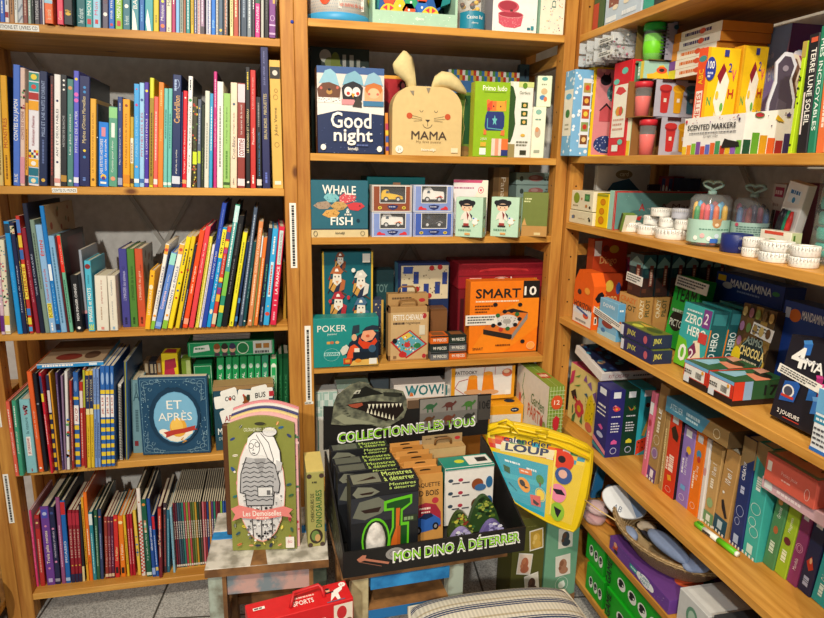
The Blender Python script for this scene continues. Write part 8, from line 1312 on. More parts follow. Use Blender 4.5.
LADY+=[('r',.44,.43,.64,.5,'dededd'),('r',.56,.44,.61,.475,'6a6a6c'),('n',[(.44,.43),(.64,.43),(.64,.5),(.44,.5),(.44,.43)],.001,LN),('n',[(.34,.36),(.36,.12)],.001,LN),('n',[(.48,.36),(.47,.1)],.0012,LN),('n',[(.62,.36),(.62,.14)],.001,LN),('d',.28,.1,.68,.35,70,.0026,['6a6a6c','f0f0f0','2a2a2c'],6),('d',.62,.2,.76,.6,14,.002,['7a7a7c'],8),('p',[(.7,.7),(.78,.68),(.76,.62),(.7,.62)],'c9c9ca')]
RIB=[('p',[(.02,.345),(.14,.37),(.5,.325),(.82,.355),(.96,.33),(.9,.3),(.95,.265),(.8,.28),(.5,.255),(.16,.275),(.03,.25),(.08,.3)],'e48680'),('t','Les Demoiselles',.2,.285,.78,.325,'f6f0e6',0,.8),('g',.4,.265,.6,.275,'f6e0d6',0)]
def widen(op):
    s_=lambda u:.48+(u-.48)*1.12
    if op[0]in 'pn':return(op[0],[(s_(u),w)for u,w in op[1]])+((op[2],)if op[0]=='p' else(op[2]*1.5,op[3]))
    if op[0]=='d':return('d',s_(op[1]),op[2],s_(op[3]))+tuple(op[4:])
    if op[0]=='r':return('r',s_(op[1]),op[2],s_(op[3]),op[4],op[5])
    return(op[0],s_(op[1]),op[2],op[3]*1.1)+tuple(op[4:])
LADY=[widen(q)for q in LADY]
ops=LEAF+LADY+RIB+[('t','COLORIAGE HERO - 6 PLANCHES',.26,.91,.72,.935,'e9e9d0',0),('r',.84,.035,.97,.12,'f0e9e2'),('t','djeco',.87,.065,.94,.1,'c0485a',0),('e',.5,.965,.08,.012,'3a3a2a')]
kc=(('d98f96','pink',403,.045),('e9e4da','white',406,.034),('3f3f74','indigo',409,.0255),('d9c98a','cream yellow',412,.017),('e6b0b4','pale pink',415,.0085))
for i,(c,nm,py,yo)in enumerate(kc):arch_card('%s arched edge of a colouring kit stacked behind the olive one'%nm,234.5+1.2*i*0,299.5,551,py,yo+.0015,c,[('r',.04,.0,.96,.9,c)]+([('d',.9,.05,1,.9,20,.003,['c8485a','4a7a5a','e6c0c0'],3)]if i>3 else[]),th=.0072)
arch_card('olive colouring kit with a line drawn lady in an oval, upright on the stool',232.8,297,551,419,0,'878c43',ops,th=.0085)
a,b=at(230,541,2,SZ),at(297,538,2,SZ)
hb=up_to(Vector((a.x,a.y+.035,SZ)),424)
carton('display_stand','brown wooden board propping the colouring kits on the stool','stand',(a.x-.008,a.y+.022,SZ+.0005),(b-a).length*.98,.014,hb,'5d3a22',{},yaw=math.atan2((b-a).y,(b-a).x),tip=-.03,ch=.004)
a,b=at(308,547.5,2,SZ),at(325,545.5,2,SZ);h=up_to(a,473)
carton('board_game','slim pale green box with upright green title beside the colouring kits','game box',(a.x,a.y,SZ+.0005),(b-a).length,.1,h,'a8a45f',{'f':[('t','DINOSAURES',.5,.26,.84,.76,'2f6a34',1,1),('t','CHERCHEURS DE',.2,.34,.4,.72,'3a3a2a',1,.5),('e',.5,.14,.38,.1,'3a3426'),('e',.45,.15,.24,.07,'6f8a4a'),('e',.58,.12,.16,.05,'c9a26a'),('e',.15,.95,.14,.03,'4a3a34'),('e',.85,.95,.14,.03,'4a3a34'),('e',.15,.03,.14,.03,'4a3a34'),('e',.85,.03,.14,.03,'4a3a34'),('g',.3,.86,.7,.88,'4a4a34',0)],'t':[ALL('d6c272')],'l':[ALL('b9b26a')]},yaw=math.atan2((b-a).y,(b-a).x))

# ---------------------------------------------------------------- bench with the dinosaur display box
DZ=-.82
A,Bp=at(343,579,2,DZ),at(524.4,550.8,2,DZ);v=Bp-A;TW=v.length;tyaw=math.atan2(v.y,v.x);TD=.27
DM=placed((A.x,A.y,DZ+.0005),tyaw);DI=DM.inverted();nrm=Vector((-math.sin(tyaw),math.cos(tyaw),0))
def on_panel(px,py,yl):
    d=ray(px,py);P0=DM@Vector((0,yl,0));t=(P0-CAM).dot(nrm)/d.dot(nrm);q=DI@(CAM+d*t);return q.x,q.z
def pq(corners,yl):       # artwork frame from four photo corners measured on an upright panel of the display
    c=[on_panel(x,y,yl)for x,y in corners]
    def mp(u,v,e):return((1-u)*(1-v)*c[0][0]+u*(1-v)*c[1][0]+u*v*c[2][0]+(1-u)*v*c[3][0],yl-e,(1-u)*(1-v)*c[0][1]+u*(1-v)*c[1][1]+u*v*c[2][1]+(1-u)*v*c[3][1])
    return mp,math.hypot(c[1][0]-c[0][0],c[1][1]-c[0][1]),math.hypot(c[3][0]-c[0][0],c[3][1]-c[0][1])
GREEN_T='8ccf2a'
def outlined(mb,s,corners,yl,e0=.0003):
    mp,su,sv=pq(corners,yl)
    paint(mb,mp,su,sv,[('t',s,-.006,-.1,1.006,1.1,'f0f2ea',0,4.2)],e0);paint(mb,mp,su,sv,[('t',s,0,0,1,1,'1c2a10',0,1.6)],e0+.0002);paint(mb,mp,su,sv,[('t',s,.002,.06,.998,.96,GREEN_T,0,.9)],e0+.0004)
def dino_display():
    H1=up_to(A,553.7);BK='1b1a1a';t=.004
    HB=on_panel(324,448,TD)[1]
    m=MB();m.box(0,TW,0,TD,0,t,BK).box(0,TW,0,t,t,H1,BK)
    for x in(0,TW-t):
        hb=HB*.95
        pf=[(0,0),(TD,0),(TD,hb),(TD*.82,hb*.96),(t,H1)]
        vs=[(x,y,z)for y,z in pf]+[(x+t,y,z)for y,z in pf];n=5
        m.add(vs,[tuple(range(n)),tuple(range(2*n-1,n-1,-1))]+[(i,i+n,(i+1)%n+n,(i+1)%n)for i in range(n)],BK)
    root=m.build('counter_display',None,DM);setp(root,'black counter box with a roaring dinosaur head header','display box')
    f=MB();mp,su,sv=face('f',TW,TD,H1)
    paint(f,mp,su,sv,[('e',.3,.72,.05,.26,'9b9894')if False else('e',.27,.7,.05,.24,'8f8d8a'),('o',.27,.7,.03,.14,.001,'5f5d5a',0,250),('p',[(.07,.68),(.1,.82),(.12,.8),(.115,.68),(.24,.4),(.235,.32),(.11,.6),(.085,.55)],'b5745c'),('n',[(.08,.58),(.2,.28)],.0016,'8a5a48')])
    outlined(f,'MON DINO À DÉTERRER',((394,561),(519,541),(519,530),(394,550)),0)
    lab(f.build('front_print',root),'green and white lettering with stone egg and hammer')
    # header: black board with the die-cut head standing above it
    hd=MB();yl=TD-.006
    out=[(323.5,450),(487,434),(491.5,394),(455,396),(420,399.5),(406.7,409),(323.5,406.5)]
    hd.prism([on_panel(x,y,yl)for x,y in out],yl,yl+.004,BK);h=lab(hd.build('header_board',root),'black header board')
    head=[(331,424),(332.8,412),(333.7,405),(337,396),(344,390),(351.5,384.5),(359,382),(367.7,383.3),(373.6,388.5),(383,389.4),(394.9,389.6),(403.3,391.5),(406.4,399),(406.7,409),(403.3,417.5),(389.8,425.5),(383,428),(371,424.5),(357.5,424),(344,425)]
    SK=rough_paint('dinosaur_hide','3f4238','83866f',55,.6,(.35,.65),.6)
    dh=MB();dh.prism([on_panel(x,y,yl-.001)for x,y in head][::1],yl-.003,yl+.003,SK)
    def poly(px,c,e):dh.add([(on_panel(x,y,yl-.003)[0],yl-.003-e,on_panel(x,y,yl-.003)[1])for x,y in px],[tuple(range(len(px)))],c)
    poly([(351,399),(356,391),(366,386),(372,389),(380,392),(384,394),(372,395),(362,397)],'191a16',.0004)
    poly([(353,394),(356,390.5),(361,389.5),(359,393.5)],'b9b8a8',.0006);poly([(355.5,393.2),(357.5,391.4),(359,391.4),(357.6,393.4)],'1a1a16',.0008)
    poly([(346,405),(356,402.5),(372,401),(388,401.5),(402,403),(404,410),(397,418),(386,421),(374,417),(364,411),(352,408)],'1c1513',.0004)
    poly([(348,404.6),(362,402.6),(363,405),(357,408),(351,407)],'9c4a34',.0006)
    for k in range(9):x=368+k*3.9;y=404-.1*k;poly([(x,y),(x+2.6,y+.1),(x+1.1,y+5.4-.2*k)],'e0dcc6',.0007)
    for k in range(8):x=366.5+k*3.6;y=412.6+k*1.0;poly([(x,y),(x+2.4,y+.6),(x+1.6,y-5)],'d9d5be',.0007)
    poly([(334,418),(342,414),(352,418),(366,421),(380,425),(372,424),(344,424)],'8f927a',.0003);poly([(383,392),(398,392.5),(404,396),(396,397),(384,396)],'2a2c25',.0005);poly([(399,393),(402,393),(402,395.5),(400,395.5)],'121210',.0008)
    for k in range(6):poly([(336+2*k,404+2.6*k),(340+2*k,403+2.4*k),(341+2*k,404+2.4*k)],'33352c',.0005)
    lab(dh.build('dinosaur_head',root),'grey green dinosaur head with open jaws')
    g=MB();mp,su,sv=pq(((419.5,427.5),(477,422.5),(477.5,394.8),(420,399.6)),yl)
    ops=[('r',0,0,1,1,'6f6c68'),('r',0,.5,1,1,'827e79')]
    for(u,vv,s,c)in((.17,.72,1,'2f5a3a'),(.5,.74,1,'5a2f2a'),(.84,.72,1,'3f6f2f'),(.15,.3,.8,'5a3a24'),(.48,.28,1,'6a3a2a'),(.83,.3,.9,'2f302a')):
        ops+=[('e',u,vv,.075*s,.1*s,c),('p',[(u-.06*s,vv-.04),(u-.14*s,vv-.1*s),(u-.04*s,vv+.06)],c),('p',[(u+.04*s,vv),(u+.11*s,vv+.14*s),(u+.13*s,vv+.08*s),(u+.07*s,vv-.04)],c),('r',u-.05*s,vv-.2*s,u-.025*s,vv,c),('r',u+.03*s,vv-.2*s,u+.055*s,vv,c)]
    ops+=[('o',.3,.16,.07,.1,.0016,'b5d03a',20,300)];paint(g,mp,su,sv,ops,.0008)
    mp,su,sv=pq(((478,420),(490,419),(491,395),(478,396)),yl);paint(g,mp,su,sv,[ALL('45423f'),('t','10€',.1,.45,.95,.8,'1a1a1a',0,1)],.0008)
    mp,su,sv=pq(((407.5,409),(419,408),(419,399.8),(407.5,400.5)),yl);paint(g,mp,su,sv,[ALL('5d4836')],.0008)
    outlined(g,'COLLECTIONNE-LES TOUS',((338.5,442.5),(474,424.5),(474,416.5),(338.5,434)),yl,.001)
    lab(g.build('header_print',root),'picture strip of six toy dinosaurs and green lettering')
    sp=MB();mp=lambda u,v_,e:(-e,TD*(1-u),.01+v_*.1);paint(sp,mp,TD,.1,[('d',.1,.1,.95,.6,60,.004,['4a5a44','5a5f52','3a3f38','77806a'],6)],.0004);lab(sp.build('side_print',root),'grey green texture print');return root
dino_display()
def in_tray(px0,px1,py,yl,yt,d,name,label,cat,col,art=None,tip=0,lift=.0055,group=None):
    x0=on_panel(px0,py,yl)[0];x1=on_panel(px1,py,yl)[0];P=DM@Vector((x0,yl,lift));h=up_to(P,yt)
    return carton(name,label,cat,P,x1-x0,d,h,col,art,yaw=tyaw,tip=tip,group=group)
EGG=[('r',0,.86,1,1,'1e1f23'),('p',[(.02,.9),(.1,.98),(.3,.96),(.42,.9),(.3,.86),(.08,.85)],'77796a'),('p',[(.12,.9),(.34,.91),(.3,.88),(.16,.88)],'2a1a16'),('t','Monstres',.56,.955,.95,.99,'c6df7a',0,.6),('t','à déterrer',.56,.915,.95,.945,'c6df7a',0,.6),('r',0,.55,1,.85,'2b2e35'),('p',[(.02,.62),(.12,.8),(.4,.84),(.56,.74),(.44,.64),(.2,.58)],'6a6d60'),('p',[(.14,.7),(.44,.72),(.4,.66),(.2,.66)],'2a1a16'),('r',0,.0,1,.55,'1a1c20')]
EGGF=EGG+[('e',.36,.32,.21,.27,'5fbf1f'),('e',.36,.32,.185,.24,'1c2a1a'),('p',[(.55,.06),(.55,.32),(.6,.45),(.6,.66),(.48,.66),(.48,.78),(.62,.8),(.9,.83),(.9,.72),(.76,.64),(.76,.5),(.86,.5),(.86,.06)],'5fbf1f'),('p',[(.58,.09),(.58,.34),(.63,.45),(.63,.69),(.52,.69),(.52,.75),(.64,.77),(.87,.79),(.87,.73),(.73,.66),(.73,.46),(.83,.46),(.83,.09)],'14481a'),('p',[(.56,.1),(.6,.3),(.66,.44),(.66,.68),(.72,.68),(.7,.3),(.64,.1)],'c9621f'),('r',.68,.14,.73,.46,'b0551c'),('r',.76,.5,.98,.58,'2a3424'),('g',.78,.52,.96,.56,'7f9a6a',0)]
for k,(x0,x1,yl,yt,nm)in enumerate(((329,386,.215,453,'rearmost'),(331.5,391.5,.165,467,'third'),(335,396.5,.115,474.5,'second'))):
    in_tray(x0,x1,520,yl,yt,.036,'excavation_kit','black dinosaur digging kit, %s of the four on the display'%nm,'toy box','1d1f24',{'f':EGG,'t':[('r',.04,.1,.45,.9,'5f6258'),('t','Monstres',.5,.52,.95,.88,'b9d46a',0,.8),('t','à déterrer',.5,.08,.95,.44,'b9d46a',0,.8)]},tip=-.02)
o=in_tray(351,418,520,.02,486.5,.05,'excavation_kit','black dinosaur digging kit with white egg in green window, frontmost on the display','toy box','1d1f24',{'f':EGGF,'t':[('r',.04,.1,.45,.9,'77796a'),('p',[(.1,.3),(.4,.4),(.36,.6)],'2a1a16'),('t','Monstres',.5,.52,.95,.88,'c6df7a',0,.8),('t','à déterrer',.5,.08,.95,.44,'c6df7a',0,.8)]})
w,d,h=o['dims'];e=MB();pr=[(0,-.5),(.2,-.47),(.36,-.36),(.45,-.18),(.46,.0),(.4,.2),(.28,.38),(.14,.47),(0,.5)]
n=20;vs=[];fs=[];ew,eh=w*.33,h*.44
for r,z in pr:
    for i in range(n):q=2*PI*i/n;vs.append((w*.36+r*ew*math.cos(q),-.002-.5*r*ew*abs(math.sin(q))if math.sin(q)<0 else-.001,h*.32+z*eh))
fs=[(k*n+i,k*n+(i+1)%n,k*n+n+(i+1)%n,k*n+n+i)for k in range(len(pr)-1)for i in range(n)]
e.add(vs,fs,rough_paint('plaster_egg','b9b5b0','e0dcd6',60,.5),True);lab(e.build('plaster_egg',o),'white plaster egg in the window')
MQ=[('r',0,0,1,1,'c58f4a'),('t','MAQUETTE',.14,.8,.92,.87,'3a2a1e',0,1.2),('t','3D BOIS',.22,.68,.88,.76,'3a2a1e',0,1.2),('e',.78,.6,.1,.045,'b5343f'),('p',[(.06,.2),(.06,.42),(.2,.54),(.5,.58),(.8,.54),(.94,.42),(.94,.2)],'a02a3a'),('g',.3,.48,.7,.51,'f0d9c9',0),('g',.36,.43,.64,.45,'f0d9c9',0),('p',[(.1,.2),(.12,.3),(.34,.38),(.7,.4),(.92,.32),(.94,.24),(.8,.18),(.3,.14)],'2f5fae'),('p',[(.32,.36),(.44,.42),(.66,.42),(.72,.37),(.5,.33)],'1c2a4a'),('e',.27,.18,.1,.06,'1a1a1e'),('e',.78,.22,.09,.055,'1a1a1e'),('e',.27,.18,.05,.03,'8a8a90'),('e',.78,.22,.045,.028,'8a8a90')]
KR=('c98f4a','b57c3a')
for k,(x0,x1,yl,yt,nm)in enumerate(((390,420.5,.214,453,'sixth'),(392,423.5,.19,457,'fifth'),(396,430,.158,462,'fourth'),(400,433.5,.128,467,'third'),(404,437.5,.1,472.5,'second'),(409,443,.073,480,'front'))):
    o=in_tray(x0,x1,530,yl,yt,.016,'model_kit','kraft wooden car model pack, %s of the row of six on the display'%nm,'toy box',KR[k%2],{'f':MQ if k==5 else[('g',.2,.86,.8,.9,'6a4a2a',0)]},tip=-.1)
    w,d,h=o['dims'];tb=MB();tb.box(.002,w-.002,.002,.0035,h,h+.014,KR[k%2]);tb.add([(w*(.5+.16*math.cos(q)),.0015,h+.008+.0035*abs(math.sin(q))**.5*(1 if math.sin(q)>0 else 0))for q in[2*PI*i/16 for i in range(16)]],[tuple(range(16))],'2a1c10');lab(tb.build('hang_tab',o),'kraft tab with dark hanger slot')
o=in_tray(425,465,460,.19,450,.03,'travel_game','small kraft suitcase game at the back of the display','game box','a9875a',{'f':[('r',.05,.1,.95,.9,'8f6a3f'),('r',.0,.86,1,1,'bfa070')],'t':[ALL('b5925f')]})
w,d,h=o['dims'];tb=MB();tb.box(0,w,.026,.0285,h,h+.022,'a08862');lab(tb.build('back_flap',o),'kraft flap with red seal');p=MB();paint(p,lambda u,v_,e:(u*w,.026-e,h+v_*.022),w,.022,[('e',.88,.5,.07,.2,'b02f35'),('r',.3,.7,.62,.85,'3a2c20'),('g',.08,.6,.26,.7,'5a4632',0)]);p.build('flap_print',bpy.data.objects[tb and o.children[-1].name])
hd=MB();hd.tube([(w*.3,.02,h),(w*.31,.02,h+.012),(w*.38,.02,h+.016),(w*.62,.02,h+.016),(w*.69,.02,h+.012),(w*.7,.02,h)],.003,'7a5630',8);lab(hd.build('handle',o),'brown handle')
IC=[('e',.12+.2*i,.78-.22*j,.05,.03,c)for j in range(3)for i,c in((0,'3a4a5a'),(1,'b03a4a'))]+[('r',.15+.2*i,.72-.22*j,.3+.2*i,.74-.22*j,'3a3a44')for j in range(3)for i in range(2)]+[('e',.66,.68,.12,.1,'8a4a2a'),('e',.72,.62,.12,.06,'3f6a9a'),('e',.66,.34,.12,.1,'5a3a24'),('e',.9,.7,.07,.1,'2f6a9a'),('e',.9,.36,.08,.1,'2f5a8a')]
in_tray(444.5,493,500,.12,470,.055,'card_game_box','white game box with teal lid and coloured icons on the display','game box','e6e2dc',{'f':IC+[('r',0,.97,1,1,'1f8a78')],'t':[ALL('17897a'),('r',.5,.1,.98,.9,'e6e6e2'),('e',.36,.5,.1,.16,'c9d23a'),('r',.7,.3,.92,.7,'2a2a2a')],'l':[ALL('1f8a78')]},tip=-.02)
def leaf_pack(label,pxs,yl,ops_col,dots,seed):
    q=[on_panel(x,y,yl)for x,y in pxs];zb=.0052;q=[(x,max(z,zb))for x,z in q]
    m=MB();m.prism(q,yl,yl+.012,ops_col);rnd=random.Random(seed);xs=[a for a,b in q];zs=[b for a,b in q];cx,cz=sum(xs)/len(xs),sum(zs)/len(zs)
    for i in range(60):
        k=rnd.randrange(len(q));t_=rnd.uniform(.05,.9);x,z=cx+(q[k][0]-cx)*t_,cz+(q[k][1]-cz)*t_;r=rnd.uniform(.002,.0045)
        m.add([(x+r*math.cos(b)*1.4,yl-.0003-.00001*i,z+r*math.sin(b))for b in[PI/3*j for j in range(6)]],[tuple(range(6))],dots[i%len(dots)])
    o=m.build('shaped_puzzle',None,DM);setp(o,label,'toy box');return o
def dome(x0,x1,y0,yb,n=14):return[(x0,yb)]+[(x1,yb-2)]+[(x1+(x0-x1)*i/n,(yb-6)-((yb-6)-y0)*math.sin(PI*i/n)**.7)for i in range(n+1)]
leaf_pack('round topped green jungle pack standing right on the display',dome(468,501,496,536),.085,'2f4a24',['5f7a2a','8fa04a','1f2f1a','a9b04a','3f6a3a'],3)
leaf_pack('low green and yellow jungle pack left of the round topped one',dome(448.5,473,512,540),.06,'3a4a24',['8fa04a','c9c04a','23331c','5f7a2a','8a3a2a'],4)
leaf_pack('round topped purple starry pack at the right front of the display',dome(478,510,521,552),.03,'6a5f9a',['8f88c0','e0e0f0','5a4f84','b0aadd'],5)
leaf_pack('lilac pack with a barcode at the front of the display',dome(449,478,529,553),.022,'8f84b8',['b9b0d9','e6e6ee','3a3a3e','a8a0cc'],6)
# bench under it
def bench():
    x0,x1=on_panel(351.5,585,.012)[0],on_panel(464,570,.012)[0];d=.24
    root=bpy.data.objects.new('bench',None);C.objects.link(root);root.matrix_world=placed((DM@Vector((x0,.012,0))).to_tuple()[:2]+(FLOOR,),tyaw);setp(root,'worn wooden bench with blue slats carrying the dinosaur display','bench');H=DZ-FLOOR;w=x1-x0
    for i,(y0,y1)in enumerate(((0.0,.07),(.075,.155),(.16,d))):lab(MB().box(-.02,w+.1,y0,y1,H-.016,H-.0002,BW_).build('seat_plank',root),'bare wood plank')
    lab(MB().box(.04,w-.034,-.002,.012,H-.044,H-.0165,BLUEP).build('apron',root),'blue painted front rail')
    for x,y,m_,nm in((0,0,WORNC,'cream peeling leg'),(w-.034,0,WORNG,'pale green leg'),(0,d-.034,BW_,'bare wood leg'),(w-.034,d-.034,BW_,'bare wood leg')):lab(MB().box(x,x+.036 if x<.1 else x+.034,y,y+.032,0,H-.016,m_,.0015).build('leg',root),nm)
    lab(MB().box(.036,w-.034,0.0,.02,H-.118,H-.094,TEALP).box(.036,w-.034,.0,.07,H-.094,H-.09,BW_).build('stretcher',root),'teal and blue lower rail');return root
bench()
# cushion on a low seat in front
CZ=-.862
cA,cB=at(404,593,2,CZ),at(552,577,2,CZ)
def cushion_mat():
    m=bpy.data.materials.new('striped_ticking');m.use_nodes=True;nt=m.node_tree;b=nt.nodes['Principled BSDF'];N=nt.nodes.new;L=nt.links.new
    tc=N('ShaderNodeTexCoord');sp=N('ShaderNodeSeparateXYZ');L(tc.outputs['Object'],sp.inputs[0]);mu=N('ShaderNodeMath');mu.operation='MULTIPLY';mu.inputs[1].default_value=19;L(sp.outputs['Y'],mu.inputs[0]);fr=N('ShaderNodeMath');fr.operation='FRACT';L(mu.outputs[0],fr.inputs[0])
    rp=N('ShaderNodeValToRGB');cr=rp.color_ramp;cr.interpolation='CONSTANT';st=[(0,'d9d3c4'),(.3,'2d3c66'),(.37,'d9d3c4'),(.41,'2d3c66'),(.5,'d9d3c4'),(.54,'2d3c66'),(.6,'d9d3c4'),(.76,'b9ac92'),(.86,'d9d3c4')]
    while len(cr.elements)<len(st):cr.elements.new(.5)
    for e_,(p,c)in zip(cr.elements,st):e_.position=p;e_.color=(*lin(c),1)
    wv=N('ShaderNodeTexWave');wv.inputs['Scale'].default_value=40;L(tc.outputs['Object'],wv.inputs['Vector']);mx=N('ShaderNodeMix');mx.data_type='RGBA';mx.blend_type='MULTIPLY';mx.inputs['Factor'].default_value=.25;L(fr.outputs[0],rp.inputs['Fac']);L(rp.outputs[0],mx.inputs['A']);L(wv.outputs['Color'],mx.inputs['B']);L(mx.outputs['Result'],b.inputs['Base Color']);b.inputs['Roughness'].default_value=.9
    return m
def cushion():
    cy=math.atan2((cB-cA).y,(cB-cA).x);w=(cB-cA).length+.035;d=.36;n=26;th=.05;vs=[];fs=[]
    for s in(1,-1):
        for j in range(n+1):
            for i in range(n+1):
                u,q=i/n*2-1,j/n*2-1;e_=max(0,1-abs(u)**3.2)**.5*max(0,1-abs(q)**3.2)**.5;pin=1-.05*(u*u)*(q*q)
                vs.append(((u*pin*.5+.5)*w,(-q*pin*.5-.5)*d,s*th*e_*(.55 if s<0 else 1)))
    M_=(n+1)**2
    for j in range(n):
        for i in range(n):a_=j*(n+1)+i;fs.append((a_,a_+n+1,a_+n+2,a_+1));b_=a_+M_;fs.append((b_,b_+1,b_+n+2,b_+n+1))
    m=MB();m.add(vs,fs,cushion_mat(),True);o=m.build('cushion',None,placed((cA.x,cA.y,CZ-.03),cy));setp(o,'cushion in navy, cream and beige stripes at the bottom edge','cushion')
    p=MB();pts=[]
    for k in range(4):
        for i in range(16):
            t_=i/16*2-1;u,q=((t_,-1),(1,t_),(-t_,1),(-1,-t_))[k];pin=1-.05*u*u*q*q;pts.append(((u*pin*.5+.5)*w,(-q*pin*.5-.5)*d,0))
    p.tube(pts,.004,M('cfc8b6',.9),6,True);lab(p.build('piping',o),'cream corded edge')
    root=bpy.data.objects.new('low_seat',None);C.objects.link(root);root.matrix_world=placed((cA.x,cA.y,FLOOR),cy);setp(root,'low wooden seat under the striped cushion','seat');H=CZ-.03-th*.55-FLOOR-.0006
    MB().box(.01,w-.01,-d+.01,-.01,H-.02,H,BW_,.002).build('seat',root)
    for x,y in((.02,-.05),(w-.06,-.05),(.02,-d+.02),(w-.06,-d+.02)):MB().box(x,x+.04,y,y+.03,0,H-.02,BW_).build('leg',root)
cushion()
# boxes with baby photographs
def photo(cx,cy,s,r,c1,c2,c3):
    c,q=math.cos(r),math.sin(r);f_=lambda x,y:(cx+(x*c-y*q)*s,cy+(x*q+y*c)*s*.5)
    return[('p',[f_(-.5,-.5),f_(.5,-.5),f_(.5,.5),f_(-.5,.5)],'e3ded6'),('p',[f_(-.44,-.44),f_(.44,-.44),f_(.44,.44),f_(-.44,.44)],c1),('e',*f_(0,.05),s*.26,s*.13,c2),('e',*f_(-.08,.12),s*.14,s*.07,c3),('e',*f_(.04,-.24),s*.3,s*.09,c2),('e',*f_(-.2,-.1),s*.1,s*.05,c3)]
Yb=-.235
def baby_box(lbl,x0,x1,yt,col,ops,z=FLOOR):return lb('doll_box',lbl,'toy box',x0,x1,yt,Yb,z,.1,col,{'f':ops},yaw=.0)
baby_box('tall olive box with three tilted baby photos, behind the striped cushion',513.5,545,518,'545423',photo(.72,.78,.42,.12,'b5923a','d0a84a','e0c070')+photo(.4,.54,.44,-.12,'e6d0c0','b5694a','c9805a')+photo(.66,.32,.44,.18,'d6d0c6','4a2f24','6a4432')+[('r',0,0,1,.1,'7a5a34'),('g',.4,.92,.7,.93,'6f6f3a',0)])
baby_box('tall mint box with two doll photos and an apple mark',546,577.5,519,'6fa388',photo(.58,.8,.44,.06,'e3dcd4','3f4652','6a4a3c')+photo(.56,.5,.46,.1,'e0dad2','a87860','8a5a44')+[('o',.56,.29,.2,.085,.0012,'cfe0d4'),('e',.56,.285,.11,.04,'dfe8e0'),('e',.6,.32,.04,.012,'dfe8e0'),('p',[(0,0),(1,0),(1,.18),(0,.08)],'8a6440')])
